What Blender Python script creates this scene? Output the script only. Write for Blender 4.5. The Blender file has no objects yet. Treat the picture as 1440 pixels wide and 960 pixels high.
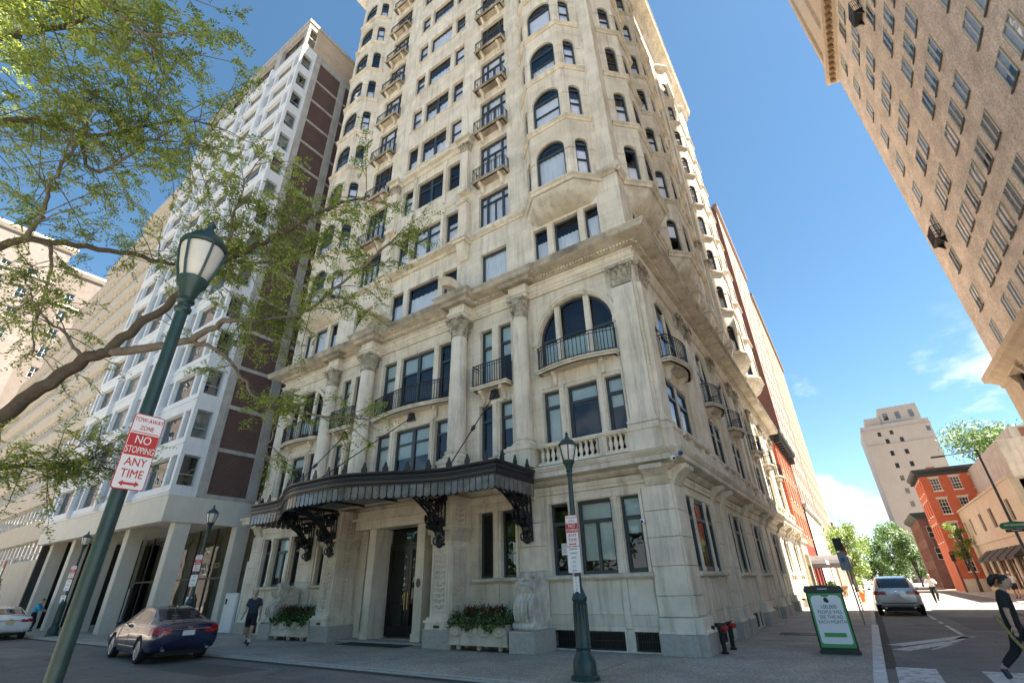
import bpy, bmesh, math, random
from mathutils import Vector, Matrix, noise
from math import sin, cos, pi, radians, sqrt, atan2

random.seed(11)
scene = bpy.context.scene
COL = scene.collection

# ------------------------------------------------------------------ camera
YAW, PITCH, ROLL = radians(-33.515), radians(27.491), radians(-1.587)
d = Vector((sin(YAW) * cos(PITCH), cos(YAW) * cos(PITCH), sin(PITCH)))
r0 = Vector((cos(YAW), -sin(YAW), 0)); u0 = r0.cross(d)
r = r0 * cos(ROLL) + u0 * sin(ROLL); u = -r0 * sin(ROLL) + u0 * cos(ROLL)
cam_data = bpy.data.cameras.new('camera')
cam_data.sensor_width = 36.0; cam_data.sensor_fit = 'HORIZONTAL'
cam_data.lens = 36.0 * 660.87 / 1440.0
cam_data.clip_start = 0.1; cam_data.clip_end = 4000
cam = bpy.data.objects.new('camera', cam_data); COL.objects.link(cam)
cam.matrix_world = Matrix(((r.x, u.x, -d.x, 4.0987), (r.y, u.y, -d.y, -14.5266), (r.z, u.z, -d.z, 1.7), (0, 0, 0, 1)))
scene.camera = cam

# ------------------------------------------------------------------ light
SUN_EL = radians(60.0); SUN_AZ = atan2(1.0, 0.27)      # azimuth from +Y towards +X
world = bpy.data.worlds.new('World'); scene.world = world; world.use_nodes = True
wt = world.node_tree; wt.nodes.clear()
W = wt.nodes.new; L = wt.links.new
out = W('ShaderNodeOutputWorld'); bg = W('ShaderNodeBackground'); sky = W('ShaderNodeTexSky')
sky.sky_type = 'NISHITA'; sky.sun_disc = False
sky.sun_elevation = SUN_EL; sky.sun_rotation = SUN_AZ
sky.altitude = 20; sky.air_density = 0.75; sky.dust_density = 0.15; sky.ozone_density = 1.0
bg.inputs[1].default_value = 0.05
# a few fair-weather clouds low over the horizon, all round
tc = W('ShaderNodeTexCoord'); sep = W('ShaderNodeSeparateXYZ'); L(tc.outputs['Generated'], sep.inputs[0])
mp = W('ShaderNodeMapping'); mp.inputs['Scale'].default_value = (5.0, 5.0, 9.0); mp.inputs['Location'].default_value = (2.3, 0.8, 0.4)
L(tc.outputs['Generated'], mp.inputs[0])
nz = W('ShaderNodeTexNoise'); nz.inputs['Scale'].default_value = 1.0; nz.inputs['Detail'].default_value = 7; nz.inputs['Roughness'].default_value = 0.55
L(mp.outputs[0], nz.inputs['Vector'])
rmp = W('ShaderNodeMapRange'); rmp.interpolation_type = 'SMOOTHSTEP'
rmp.inputs['From Min'].default_value = 0.53; rmp.inputs['From Max'].default_value = 0.66
L(nz.outputs['Fac'], rmp.inputs[0])
el = W('ShaderNodeMapRange'); el.interpolation_type = 'SMOOTHSTEP'
el.inputs['From Min'].default_value = 0.42; el.inputs['From Max'].default_value = 0.16
L(sep.outputs['Z'], el.inputs[0])
mul = W('ShaderNodeMath'); mul.operation = 'MULTIPLY'; L(rmp.outputs[0], mul.inputs[0]); L(el.outputs[0], mul.inputs[1])
mix = W('ShaderNodeMix'); mix.data_type = 'RGBA'
L(mul.outputs[0], mix.inputs['Factor'])
hs = W('ShaderNodeHueSaturation'); hs.inputs['Saturation'].default_value = 1.1; hs.inputs['Hue'].default_value = 0.486
L(sky.outputs[0], hs.inputs['Color'])
L(hs.outputs[0], mix.inputs['A']); mix.inputs['B'].default_value = (6.0, 6.1, 6.3, 1)
L(mix.outputs['Result'], bg.inputs[0]); L(bg.outputs[0], out.inputs[0])

sun_d = bpy.data.lights.new('sun', 'SUN'); sun_d.energy = 5.0; sun_d.angle = radians(0.53); sun_d.color = (1.0, 0.91, 0.79)
sun = bpy.data.objects.new('sun', sun_d); COL.objects.link(sun)
sdir = Vector((sin(SUN_AZ) * cos(SUN_EL), cos(SUN_AZ) * cos(SUN_EL), sin(SUN_EL)))
sun.rotation_euler = sdir.to_track_quat('Z', 'Y').to_euler(); sun.location = (40, 20, 90)

scene.view_settings.view_transform = 'Standard'; scene.view_settings.look = 'None'
scene.view_settings.gamma = 1.0; scene.view_settings.use_curve_mapping = False
scene.view_settings.exposure = 2.4
scene.render.engine = 'CYCLES'
scene.cycles.max_bounces = 8; scene.cycles.diffuse_bounces = 4; scene.cycles.transparent_max_bounces = 16

# ------------------------------------------------------------------ materials
MATS = {}
def nodes_of(name):
    m = bpy.data.materials.new(name); m.use_nodes = True
    nt = m.node_tree; b = nt.nodes['Principled BSDF']
    return m, nt, b
def mat(name, col, rough=0.6, metal=0.0, var=0.0, scale=3.0, bump=0.0, bscale=40.0, streak=0.0, spec=0.5, tint=None, coat=0.0):
    """plain procedural surface: base colour with large blotches, fine grain, vertical rain streaks and bump"""
    if name in MATS: return MATS[name]
    m, nt, b = nodes_of(name); N = nt.nodes.new; K = nt.links.new
    b.inputs['Roughness'].default_value = rough; b.inputs['Metallic'].default_value = metal
    b.inputs['Specular IOR Level'].default_value = spec
    if coat: b.inputs['Coat Weight'].default_value = coat; b.inputs['Coat Roughness'].default_value = 0.04
    col4 = (*col, 1)
    if var or streak:
        g = N('ShaderNodeNewGeometry')
        n1 = N('ShaderNodeTexNoise'); n1.inputs['Scale'].default_value = scale; n1.inputs['Detail'].default_value = 6; n1.inputs['Roughness'].default_value = 0.62
        K(g.outputs['Position'], n1.inputs['Vector'])
        mr = N('ShaderNodeMapRange'); mr.inputs['From Min'].default_value = 0.3; mr.inputs['From Max'].default_value = 0.7
        mr.inputs['To Min'].default_value = 1 - var; mr.inputs['To Max'].default_value = 1 + var * 0.7
        K(n1.outputs['Fac'], mr.inputs[0])
        last = mr.outputs[0]
        if streak:
            mp = N('ShaderNodeMapping'); mp.inputs['Scale'].default_value = (2.4, 2.4, 0.22); K(g.outputs['Position'], mp.inputs[0])
            n2 = N('ShaderNodeTexNoise'); n2.inputs['Scale'].default_value = 1.6; n2.inputs['Detail'].default_value = 7; n2.inputs['Roughness'].default_value = 0.7
            K(mp.outputs[0], n2.inputs['Vector'])
            m2 = N('ShaderNodeMapRange'); m2.inputs['From Min'].default_value = 0.5; m2.inputs['From Max'].default_value = 0.74
            m2.inputs['To Min'].default_value = 1; m2.inputs['To Max'].default_value = 1 - streak
            K(n2.outputs['Fac'], m2.inputs[0])
            mu = N('ShaderNodeMath'); mu.operation = 'MULTIPLY'; K(last, mu.inputs[0]); K(m2.outputs[0], mu.inputs[1]); last = mu.outputs[0]
        vm = N('ShaderNodeVectorMath'); vm.operation = 'SCALE'; vm.inputs[0].default_value = col; K(last, vm.inputs['Scale'])
        src = vm.outputs[0]
        if tint:
            n3 = N('ShaderNodeTexNoise'); n3.inputs['Scale'].default_value = scale * 0.35; n3.inputs['Detail'].default_value = 3; K(g.outputs['Position'], n3.inputs['Vector'])
            mx = N('ShaderNodeMix'); mx.data_type = 'RGBA'; mx.blend_type = 'MULTIPLY'
            m3 = N('ShaderNodeMapRange'); m3.inputs['From Min'].default_value = 0.42; m3.inputs['From Max'].default_value = 0.7; K(n3.outputs['Fac'], m3.inputs[0])
            K(m3.outputs[0], mx.inputs['Factor']); K(src, mx.inputs['A']); mx.inputs['B'].default_value = (*tint, 1); src = mx.outputs['Result']
        K(src, b.inputs['Base Color'])
    else:
        b.inputs['Base Color'].default_value = col4
    if bump:
        g2 = N('ShaderNodeNewGeometry')
        nb = N('ShaderNodeTexNoise'); nb.inputs['Scale'].default_value = bscale; nb.inputs['Detail'].default_value = 4; K(g2.outputs['Position'], nb.inputs['Vector'])
        bp = N('ShaderNodeBump'); bp.inputs['Strength'].default_value = bump; bp.inputs['Distance'].default_value = 0.02
        K(nb.outputs['Fac'], bp.inputs['Height']); K(bp.outputs[0], b.inputs['Normal'])
    MATS[name] = m; return m

def brick_mat(name, c1, c2, mortar, bw=0.21, bh=0.07, var=0.15, axis='x'):
    """far brickwork: courses too fine to pick apart"""
    m, nt, b = nodes_of(name); N = nt.nodes.new; K = nt.links.new
    g = N('ShaderNodeNewGeometry'); s = N('ShaderNodeSeparateXYZ'); K(g.outputs['Position'], s.inputs[0])
    ad = N('ShaderNodeMath'); ad.operation = 'ADD'; K(s.outputs['X'], ad.inputs[0]); K(s.outputs['Y'], ad.inputs[1])
    cb = N('ShaderNodeCombineXYZ'); K(ad.outputs[0], cb.inputs['X']); K(s.outputs['Z'], cb.inputs['Y'])
    br = N('ShaderNodeTexBrick'); br.inputs['Scale'].default_value = 1.0
    br.inputs['Brick Width'].default_value = bw; br.inputs['Row Height'].default_value = bh; br.inputs['Mortar Size'].default_value = 0.008
    br.inputs['Color1'].default_value = (*c1, 1); br.inputs['Color2'].default_value = (*c2, 1); br.inputs['Mortar'].default_value = (*mortar, 1)
    K(cb.outputs[0], br.inputs['Vector'])
    n1 = N('ShaderNodeTexNoise'); n1.inputs['Scale'].default_value = 0.9; n1.inputs['Detail'].default_value = 8; n1.inputs['Roughness'].default_value = 0.7; K(g.outputs['Position'], n1.inputs['Vector'])
    mr = N('ShaderNodeMapRange'); mr.inputs['From Min'].default_value = 0.3; mr.inputs['From Max'].default_value = 0.7; mr.inputs['To Min'].default_value = 1 - var; mr.inputs['To Max'].default_value = 1 + var; K(n1.outputs['Fac'], mr.inputs[0])
    vm = N('ShaderNodeVectorMath'); vm.operation = 'SCALE'; K(br.outputs['Color'], vm.inputs[0]); K(mr.outputs[0], vm.inputs['Scale'])
    K(vm.outputs[0], b.inputs['Base Color']); b.inputs['Roughness'].default_value = 0.9
    bp = N('ShaderNodeBump'); bp.inputs['Strength'].default_value = 0.4; bp.inputs['Distance'].default_value = 0.01; bp.invert = True
    K(br.outputs['Fac'], bp.inputs['Height']); K(bp.outputs[0], b.inputs['Normal'])
    MATS[name] = m; return m

def glass_mat(name, tintc, ior=1.75, wav=0.02):
    m, nt, b = nodes_of(name); nt.nodes.remove(b); N = nt.nodes.new; K = nt.links.new
    o = nt.nodes['Material Output']
    tr = N('ShaderNodeBsdfTransparent'); tr.inputs[0].default_value = (*tintc, 1)
    gl = N('ShaderNodeBsdfGlossy'); gl.inputs['Roughness'].default_value = 0.015; gl.inputs['Color'].default_value = (0.93, 0.96, 1, 1)
    fr = N('ShaderNodeFresnel'); fr.inputs['IOR'].default_value = ior
    g = N('ShaderNodeNewGeometry'); nb = N('ShaderNodeTexNoise'); nb.inputs['Scale'].default_value = 1.3; nb.inputs['Detail'].default_value = 1
    K(g.outputs['Position'], nb.inputs['Vector'])
    bp = N('ShaderNodeBump'); bp.inputs['Strength'].default_value = wav; bp.inputs['Distance'].default_value = 0.3; K(nb.outputs['Fac'], bp.inputs['Height'])
    K(bp.outputs[0], gl.inputs['Normal'])
    ms = N('ShaderNodeMixShader'); K(fr.outputs[0], ms.inputs[0]); K(tr.outputs[0], ms.inputs[1]); K(gl.outputs[0], ms.inputs[2])
    K(ms.outputs[0], o.inputs['Surface']); MATS[name] = m; return m

def speckle_mat(name, c_dark, c_light, sc, rough=0.9, crack=0.0, patch=0.2, bumps=0.5):
    """asphalt and exposed-aggregate paving: grains, patches, worn areas and cracks"""
    m, nt, b = nodes_of(name); N = nt.nodes.new; K = nt.links.new
    g = N('ShaderNodeNewGeometry')
    v = N('ShaderNodeTexVoronoi'); v.inputs['Scale'].default_value = sc; K(g.outputs['Position'], v.inputs['Vector'])
    mx = N('ShaderNodeMix'); mx.data_type = 'RGBA'; mx.inputs['A'].default_value = (*c_dark, 1); mx.inputs['B'].default_value = (*c_light, 1)
    sp = N('ShaderNodeSeparateColor'); K(v.outputs['Color'], sp.inputs[0]); K(sp.outputs[0], mx.inputs['Factor'])
    n = N('ShaderNodeTexNoise'); n.inputs['Scale'].default_value = 0.55; n.inputs['Detail'].default_value = 9; n.inputs['Roughness'].default_value = 0.68; K(g.outputs['Position'], n.inputs['Vector'])
    mr = N('ShaderNodeMapRange'); mr.inputs['From Min'].default_value = 0.32; mr.inputs['From Max'].default_value = 0.68; mr.inputs['To Min'].default_value = 1 - patch; mr.inputs['To Max'].default_value = 1 + patch; K(n.outputs['Fac'], mr.inputs[0])
    last = mr.outputs[0]
    if crack:
        v2 = N('ShaderNodeTexVoronoi'); v2.feature = 'DISTANCE_TO_EDGE'; v2.inputs['Scale'].default_value = 0.33
        nw = N('ShaderNodeTexNoise'); nw.inputs['Scale'].default_value = 1.7; nw.inputs['Detail'].default_value = 5; K(g.outputs['Position'], nw.inputs['Vector'])
        ad = N('ShaderNodeVectorMath'); ad.operation = 'ADD'; K(g.outputs['Position'], ad.inputs[0]); K(nw.outputs['Color'], ad.inputs[1]); K(ad.outputs[0], v2.inputs['Vector'])
        m2 = N('ShaderNodeMapRange'); m2.inputs['From Min'].default_value = 0.0; m2.inputs['From Max'].default_value = 0.012; m2.inputs['To Min'].default_value = 1 - crack; m2.inputs['To Max'].default_value = 1; K(v2.outputs['Distance'], m2.inputs[0])
        mu = N('ShaderNodeMath'); mu.operation = 'MULTIPLY'; K(last, mu.inputs[0]); K(m2.outputs[0], mu.inputs[1]); last = mu.outputs[0]
    vm = N('ShaderNodeVectorMath'); vm.operation = 'SCALE'; K(mx.outputs['Result'], vm.inputs[0]); K(last, vm.inputs['Scale'])
    K(vm.outputs[0], b.inputs['Base Color']); b.inputs['Roughness'].default_value = rough
    bp = N('ShaderNodeBump'); bp.inputs['Strength'].default_value = bumps; bp.inputs['Distance'].default_value = 0.004
    K(v.outputs['Distance'], bp.inputs['Height']); K(bp.outputs[0], b.inputs['Normal'])
    MATS[name] = m; return m

def leaf_mat(name, c1, c2, trans=0.45):
    m, nt, b = nodes_of(name); nt.nodes.remove(b); N = nt.nodes.new; K = nt.links.new
    o = nt.nodes['Material Output']
    g = N('ShaderNodeNewGeometry')
    n = N('ShaderNodeTexNoise'); n.inputs['Scale'].default_value = 1.1; n.inputs['Detail'].default_value = 3; K(g.outputs['Position'], n.inputs['Vector'])
    wn = N('ShaderNodeMath'); wn.operation = 'ADD'; K(n.outputs['Fac'], wn.inputs[0]); 
    rn = N('ShaderNodeMath'); rn.operation = 'MULTIPLY_ADD'; K(g.outputs['Random Per Island'], rn.inputs[0]); rn.inputs[1].default_value = 0.5; rn.inputs[2].default_value = -0.25
    K(rn.outputs[0], wn.inputs[1])
    mr = N('ShaderNodeMapRange'); mr.inputs['From Min'].default_value = 0.3; mr.inputs['From Max'].default_value = 0.75; K(wn.outputs[0], mr.inputs[0])
    mx = N('ShaderNodeMix'); mx.data_type = 'RGBA'; K(mr.outputs[0], mx.inputs['Factor']); mx.inputs['A'].default_value = (*c1, 1); mx.inputs['B'].default_value = (*c2, 1)
    df = N('ShaderNodeBsdfDiffuse'); K(mx.outputs['Result'], df.inputs[0])
    tl = N('ShaderNodeBsdfTranslucent'); K(mx.outputs['Result'], tl.inputs[0])
    ms = N('ShaderNodeMixShader'); ms.inputs[0].default_value = trans; K(df.outputs[0], ms.inputs[1]); K(tl.outputs[0], ms.inputs[2])
    gl = N('ShaderNodeBsdfGlossy'); gl.inputs['Roughness'].default_value = 0.45; gl.inputs['Color'].default_value = (0.8, 0.85, 0.8, 1)
    m2 = N('ShaderNodeMixShader'); m2.inputs[0].default_value = 0.05; K(ms.outputs[0], m2.inputs[1]); K(gl.outputs[0], m2.inputs[2])
    K(m2.outputs[0], o.inputs['Surface']); MATS[name] = m; return m

STONE = mat('limestone', (0.73, 0.66, 0.54), 0.85, var=0.17, scale=1.1, streak=0.46, bump=0.25, bscale=30, tint=(0.86, 0.83, 0.78))
def ashlar(name):
    """limestone with faint block joints for the plain upper walls"""
    m = STONE.copy(); m.name = name; nt = m.node_tree; b = nt.nodes['Principled BSDF']; N = nt.nodes.new; K = nt.links.new
    src = b.inputs['Base Color'].links[0].from_socket
    g = N('ShaderNodeNewGeometry'); s = N('ShaderNodeSeparateXYZ'); K(g.outputs['Position'], s.inputs[0])
    ad = N('ShaderNodeMath'); ad.operation = 'ADD'; K(s.outputs['X'], ad.inputs[0]); K(s.outputs['Y'], ad.inputs[1])
    cb = N('ShaderNodeCombineXYZ'); K(ad.outputs[0], cb.inputs['X']); K(s.outputs['Z'], cb.inputs['Y'])
    br = N('ShaderNodeTexBrick'); br.inputs['Scale'].default_value = 1; br.inputs['Brick Width'].default_value = 1.3; br.inputs['Row Height'].default_value = 0.63; br.inputs['Mortar Size'].default_value = 0.009; br.inputs['Bias'].default_value = 0
    br.inputs['Color1'].default_value = (1, 1, 1, 1); br.inputs['Color2'].default_value = (0.92, 0.91, 0.895, 1); br.inputs['Mortar'].default_value = (0.74, 0.72, 0.68, 1); K(cb.outputs[0], br.inputs['Vector'])
    mx = N('ShaderNodeMix'); mx.data_type = 'RGBA'; mx.blend_type = 'MULTIPLY'; mx.inputs['Factor'].default_value = 1; K(src, mx.inputs['A']); K(br.outputs['Color'], mx.inputs['B']); K(mx.outputs['Result'], b.inputs['Base Color'])
    return m
STONEW = ashlar('ashlar_limestone')
STONE2 = mat('carved_limestone', (0.69, 0.625, 0.51), 0.85, var=0.16, scale=2.6, streak=0.42, bump=0.3, bscale=45, tint=(0.7, 0.68, 0.62))
SOOT = mat('weathered_stone', (0.49, 0.435, 0.345), 0.9, var=0.3, scale=1.6, streak=0.5, bump=0.3, bscale=35, tint=(0.45, 0.44, 0.42))
GRANITE = mat('granite', (0.40, 0.375, 0.33), 0.75, var=0.18, scale=9, bump=0.15, bscale=120)
FRAME = mat('painted_window_frame', (0.035, 0.048, 0.058), 0.45, var=0.15, scale=4)
IRON = mat('black_ironwork', (0.016, 0.018, 0.022), 0.42, var=0.25, scale=8)
GLASS = glass_mat('window_glass', (0.72, 0.80, 0.78), 1.6)
GLASST = glass_mat('tower_window_glass', (0.97, 0.98, 1.0), 1.55, 0.03)
DARKIN = mat('dark_interior', (0.035, 0.034, 0.032), 0.9, var=0.4, scale=1.2)
BLIND_REFL = mat('blind_and_reflection_white', (0.86, 0.87, 0.9), 0.9, var=0.06, scale=2)  # white of the blinds, and of the pale sheets painted for reflected sky
CURTAIN = mat('curtain_cloth', (0.38, 0.36, 0.28), 0.9, var=0.2, scale=5)
GREEN = mat('green_lamp_paint', (0.018, 0.05, 0.048), 0.38, var=0.25, scale=5, bump=0.1, bscale=60)
WHITEPAINT = mat('white_paint', (0.74, 0.74, 0.72), 0.55, var=0.06, scale=3)
BLACK = mat('black_rubber', (0.014, 0.014, 0.015), 0.7)
CHROME = mat('chrome', (0.75, 0.75, 0.76), 0.12, metal=1.0)
def worn_paint(name, paint_c, under_c, thr):
    """road paint worn through to the asphalt in patches"""
    m, nt, b = nodes_of(name); N = nt.nodes.new; K = nt.links.new
    g = N('ShaderNodeNewGeometry'); n = N('ShaderNodeTexNoise'); n.inputs['Scale'].default_value = 6; n.inputs['Detail'].default_value = 9; n.inputs['Roughness'].default_value = 0.75; K(g.outputs['Position'], n.inputs['Vector'])
    r_ = N('ShaderNodeMapRange'); r_.inputs['From Min'].default_value = thr - 0.04; r_.inputs['From Max'].default_value = thr + 0.05; K(n.outputs['Fac'], r_.inputs[0])
    x = N('ShaderNodeMix'); x.data_type = 'RGBA'; x.inputs['A'].default_value = (*paint_c, 1); x.inputs['B'].default_value = (*under_c, 1); K(r_.outputs[0], x.inputs['Factor']); K(x.outputs['Result'], b.inputs['Base Color']); b.inputs['Roughness'].default_value = 0.8
    MATS[name] = m; return m
ROADPAINT = worn_paint('road_marking_paint', (0.6, 0.59, 0.57), (0.17, 0.16, 0.145), 0.56)

# ------------------------------------------------------------------ mesh helpers
class MB:
    def __init__(s, M=None):
        s.v = []; s.f = []; s.mi = []; s.M = M or Matrix.Identity(4)
    def add(s, vs, fs, mi=0):
        o = len(s.v); M = s.M
        s.v.extend([M @ Vector(p) for p in vs]); s.f.extend([tuple(i + o for i in f) for f in fs]); s.mi.extend([mi] * len(fs))
        return s
    def box(s, x0, x1, y0, y1, z0, z1, mi=0):
        return s.add([(x0, y0, z0), (x1, y0, z0), (x1, y1, z0), (x0, y1, z0), (x0, y0, z1), (x1, y0, z1), (x1, y1, z1), (x0, y1, z1)],
                     [(0, 3, 2, 1), (4, 5, 6, 7), (0, 1, 5, 4), (1, 2, 6, 5), (2, 3, 7, 6), (3, 0, 4, 7)], mi)
    def cbox(s, x0, x1, y0, y1, z0, z1, c=0.01, mi=0):
        """box with chamfered front edges (front = low y)"""
        vs = [(x0, y1, z0), (x1, y1, z0), (x1, y1, z1), (x0, y1, z1), (x0, y0 + c, z0), (x1, y0 + c, z0), (x1, y0 + c, z1), (x0, y0 + c, z1),
              (x0 + c, y0, z0 + c), (x1 - c, y0, z0 + c), (x1 - c, y0, z1 - c), (x0 + c, y0, z1 - c)]
        return s.add(vs, [(0, 1, 2, 3)[::-1], (0, 4, 5, 1)[::-1], (1, 5, 6, 2)[::-1], (2, 6, 7, 3)[::-1], (3, 7, 4, 0)[::-1],
                          (4, 8, 9, 5)[::-1], (5, 9, 10, 6)[::-1], (6, 10, 11, 7)[::-1], (7, 11, 8, 4)[::-1], (8, 11, 10, 9)[::-1]], mi)
    def quad(s, a, b, c, d, mi=0): return s.add([a, b, c, d], [(0, 1, 2, 3)], mi)
    def prism_xz(s, poly, y0, y1, mi=0):
        n = len(poly)
        vs = [(x, y0, z) for x, z in poly] + [(x, y1, z) for x, z in poly]
        fs = [tuple(range(n)), tuple(range(2 * n - 1, n - 1, -1))] + [(i, i + n, (i + 1) % n + n, (i + 1) % n) for i in range(n)]
        return s.add(vs, fs, mi)
    def prism_yz(s, poly, x0, x1, mi=0):
        n = len(poly)
        vs = [(x0, y, z) for y, z in poly] + [(x1, y, z) for y, z in poly]
        fs = [tuple(range(n - 1, -1, -1)), tuple(range(n, 2 * n))] + [(i, (i + 1) % n, (i + 1) % n + n, i + n) for i in range(n)]
        return s.add(vs, fs, mi)
    def prism_xy(s, poly, z0, z1, mi=0):
        n = len(poly)
        vs = [(x, y, z0) for x, y in poly] + [(x, y, z1) for x, y in poly]
        fs = [tuple(range(n - 1, -1, -1)), tuple(range(n, 2 * n))] + [(i, (i + 1) % n, (i + 1) % n + n, i + n) for i in range(n)]
        return s.add(vs, fs, mi)
    def lathe(s, prof, n=16, c=(0, 0, 0), mi=0, sx=1.0, sy=1.0, a0=0.0, a1=2 * pi):
        full = abs(a1 - a0 - 2 * pi) < 1e-6; k = n if full else n + 1
        vs = []; fs = []
        for (rr, z) in prof:
            for i in range(k):
                a = a0 + (a1 - a0) * i / n; vs.append((c[0] + rr * cos(a) * sx, c[1] + rr * sin(a) * sy, c[2] + z))
        for j in range(len(prof) - 1):
            for i in range(n):
                i2 = (i + 1) % k; fs.append((j * k + i, j * k + i2, (j + 1) * k + i2, (j + 1) * k + i))
        if full:
            if prof[0][0] > 1e-4: fs.append(tuple(range(k - 1, -1, -1)))
            if prof[-1][0] > 1e-4: fs.append(tuple((len(prof) - 1) * k + i for i in range(k)))
        return s.add(vs, fs, mi)
    def tube(s, pts, rad, n=8, mi=0, cap=True, flat=None):
        pts = [Vector(p) for p in pts]; m = len(pts)
        if not isinstance(rad, (list, tuple)): rad = [rad] * m
        vs = []; fs = []; up = None
        for i, p in enumerate(pts):
            t = (pts[min(i + 1, m - 1)] - pts[max(i - 1, 0)])
            if t.length < 1e-9: t = Vector((0, 0, 1))
            t.normalize()
            if up is None:
                up = Vector((0, 0, 1)) if abs(t.z) < 0.9 else Vector((1, 0, 0))
            a = t.cross(up)
            if a.length < 1e-6: a = t.orthogonal()
            a.normalize(); b = a.cross(t).normalized(); up = b
            for k in range(n):
                an = 2 * pi * k / n; o = a * cos(an) * rad[i] + b * sin(an) * rad[i] * (flat or 1.0); vs.append(tuple(p + o))
        for i in range(m - 1):
            for k in range(n):
                k2 = (k + 1) % n; fs.append((i * n + k, i * n + k2, (i + 1) * n + k2, (i + 1) * n + k))
        if cap: fs.append(tuple(range(n - 1, -1, -1))); fs.append(tuple((m - 1) * n + k for k in range(n)))
        return s.add(vs, fs, mi)
    def ball(s, c, rx, ry=None, rz=None, n=10, m=7, mi=0):
        ry = ry or rx; rz = rz or rx
        prof = [(max(1e-5, sin(pi * j / m)), -cos(pi * j / m) * rz) for j in range(m + 1)]
        return s.lathe(prof, n, c, mi, rx, ry)
    def moulding(s, path, prof, closed=False, mi=0):
        """sweep prof [(out,z)...] (bottom to top) along a plan path; outwards is to the right of the path"""
        P = [Vector((p[0], p[1])) for p in path]; n = len(P); vs = []; fs = []; k = len(prof)
        def nrm(a, b):
            t = (b - a).normalized(); return Vector((t.y, -t.x))
        for i in range(n):
            if closed: n1 = nrm(P[i - 1], P[i]); n2 = nrm(P[i], P[(i + 1) % n])
            else:
                n1 = nrm(P[i - 1], P[i]) if i > 0 else nrm(P[0], P[1]); n2 = nrm(P[i], P[i + 1]) if i < n - 1 else n1
            mt = (n1 + n2) / max(0.25, 1 + n1.dot(n2))
            for (o, z) in prof: q = P[i] + mt * o; vs.append((q.x, q.y, z))
        rng = n if closed else n - 1
        for i in range(rng):
            i2 = (i + 1) % n
            for j in range(k - 1): fs.append((i * k + j, i2 * k + j, i2 * k + j + 1, i * k + j + 1))
        if not closed:
            fs.append(tuple(range(k))[::-1]); fs.append(tuple((n - 1) * k + j for j in range(k)))
        return s.add(vs, fs, mi)
    def wall(s, x0, x1, z0, z1, holes, depth=0.25, y=0.0, mi=0, seg=12):
        """flat wall in the local x-z plane (outside = -y) with rectangular or arched openings and their reveals"""
        xs = sorted({round(a, 4) for a in [x0, x1] + [h[0] for h in holes] + [h[1] for h in holes] if x0 - 1e-6 <= a <= x1 + 1e-6})
        zs = sorted({round(a, 4) for a in [z0, z1] + [h[2] for h in holes] + [h[3] for h in holes] if z0 - 1e-6 <= a <= z1 + 1e-6})
        for i in range(len(xs) - 1):
            cx = (xs[i] + xs[i + 1]) / 2; run = None
            for j in range(len(zs) - 1):
                cz = (zs[j] + zs[j + 1]) / 2
                solid = not any(h[0] < cx < h[1] and h[2] < cz < h[3] for h in holes)
                if solid: run = zs[j] if run is None else run
                if run is not None and (not solid or j == len(zs) - 2):
                    top = zs[j + 1] if solid else zs[j]
                    s.quad((xs[i], y, run), (xs[i + 1], y, run), (xs[i + 1], y, top), (xs[i], y, top), mi); run = None
        for h in holes:
            a, b, c, e = h[:4]; yd = y + depth; arch = len(h) > 4 and h[4]
            sp = e - (b - a) / 2 if arch else e
            s.quad((a, y, c), (a, y, sp), (a, yd, sp), (a, yd, c), mi); s.quad((b, y, sp), (b, y, c), (b, yd, c), (b, yd, sp), mi)
            s.quad((a, yd, c), (b, yd, c), (b, y, c), (a, y, c), mi)
            if arch:
                rr = (b - a) / 2; cx = (a + b) / 2
                arc = [(cx - rr * cos(pi * t / seg), sp + rr * sin(pi * t / seg)) for t in range(seg + 1)]
                for t in range(seg):
                    p, q = arc[t], arc[t + 1]
                    s.quad((p[0], y, p[1]), (q[0], y, q[1]), (q[0], yd, q[1]), (p[0], yd, p[1]), mi)
                    corner = (a, y, e) if t < seg / 2 else (b, y, e)
                    s.add([corner, (q[0], y, q[1]), (p[0], y, p[1])], [(0, 2, 1)] , mi)
            else:
                s.quad((a, y, e), (b, y, e), (b, yd, e), (a, yd, e), mi)
        return s
    def mesh(s, name, mats, smooth=False, angle=40):
        me = bpy.data.meshes.new(name); me.from_pydata([tuple(p) for p in s.v], [], s.f)
        mats = mats if isinstance(mats, (list, tuple)) else [mats]
        for m in mats: me.materials.append(m)
        if len(mats) > 1: me.polygons.foreach_set('material_index', s.mi)
        if smooth:
            me.polygons.foreach_set('use_smooth', [True] * len(me.polygons))
            me.set_sharp_from_angle(angle=radians(angle))
        me.update(); return me
    def build(s, name, mats, parent=None, smooth=False, angle=40, **kw):
        return put(name, s.mesh(name, mats, smooth, angle), parent, **kw)

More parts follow.
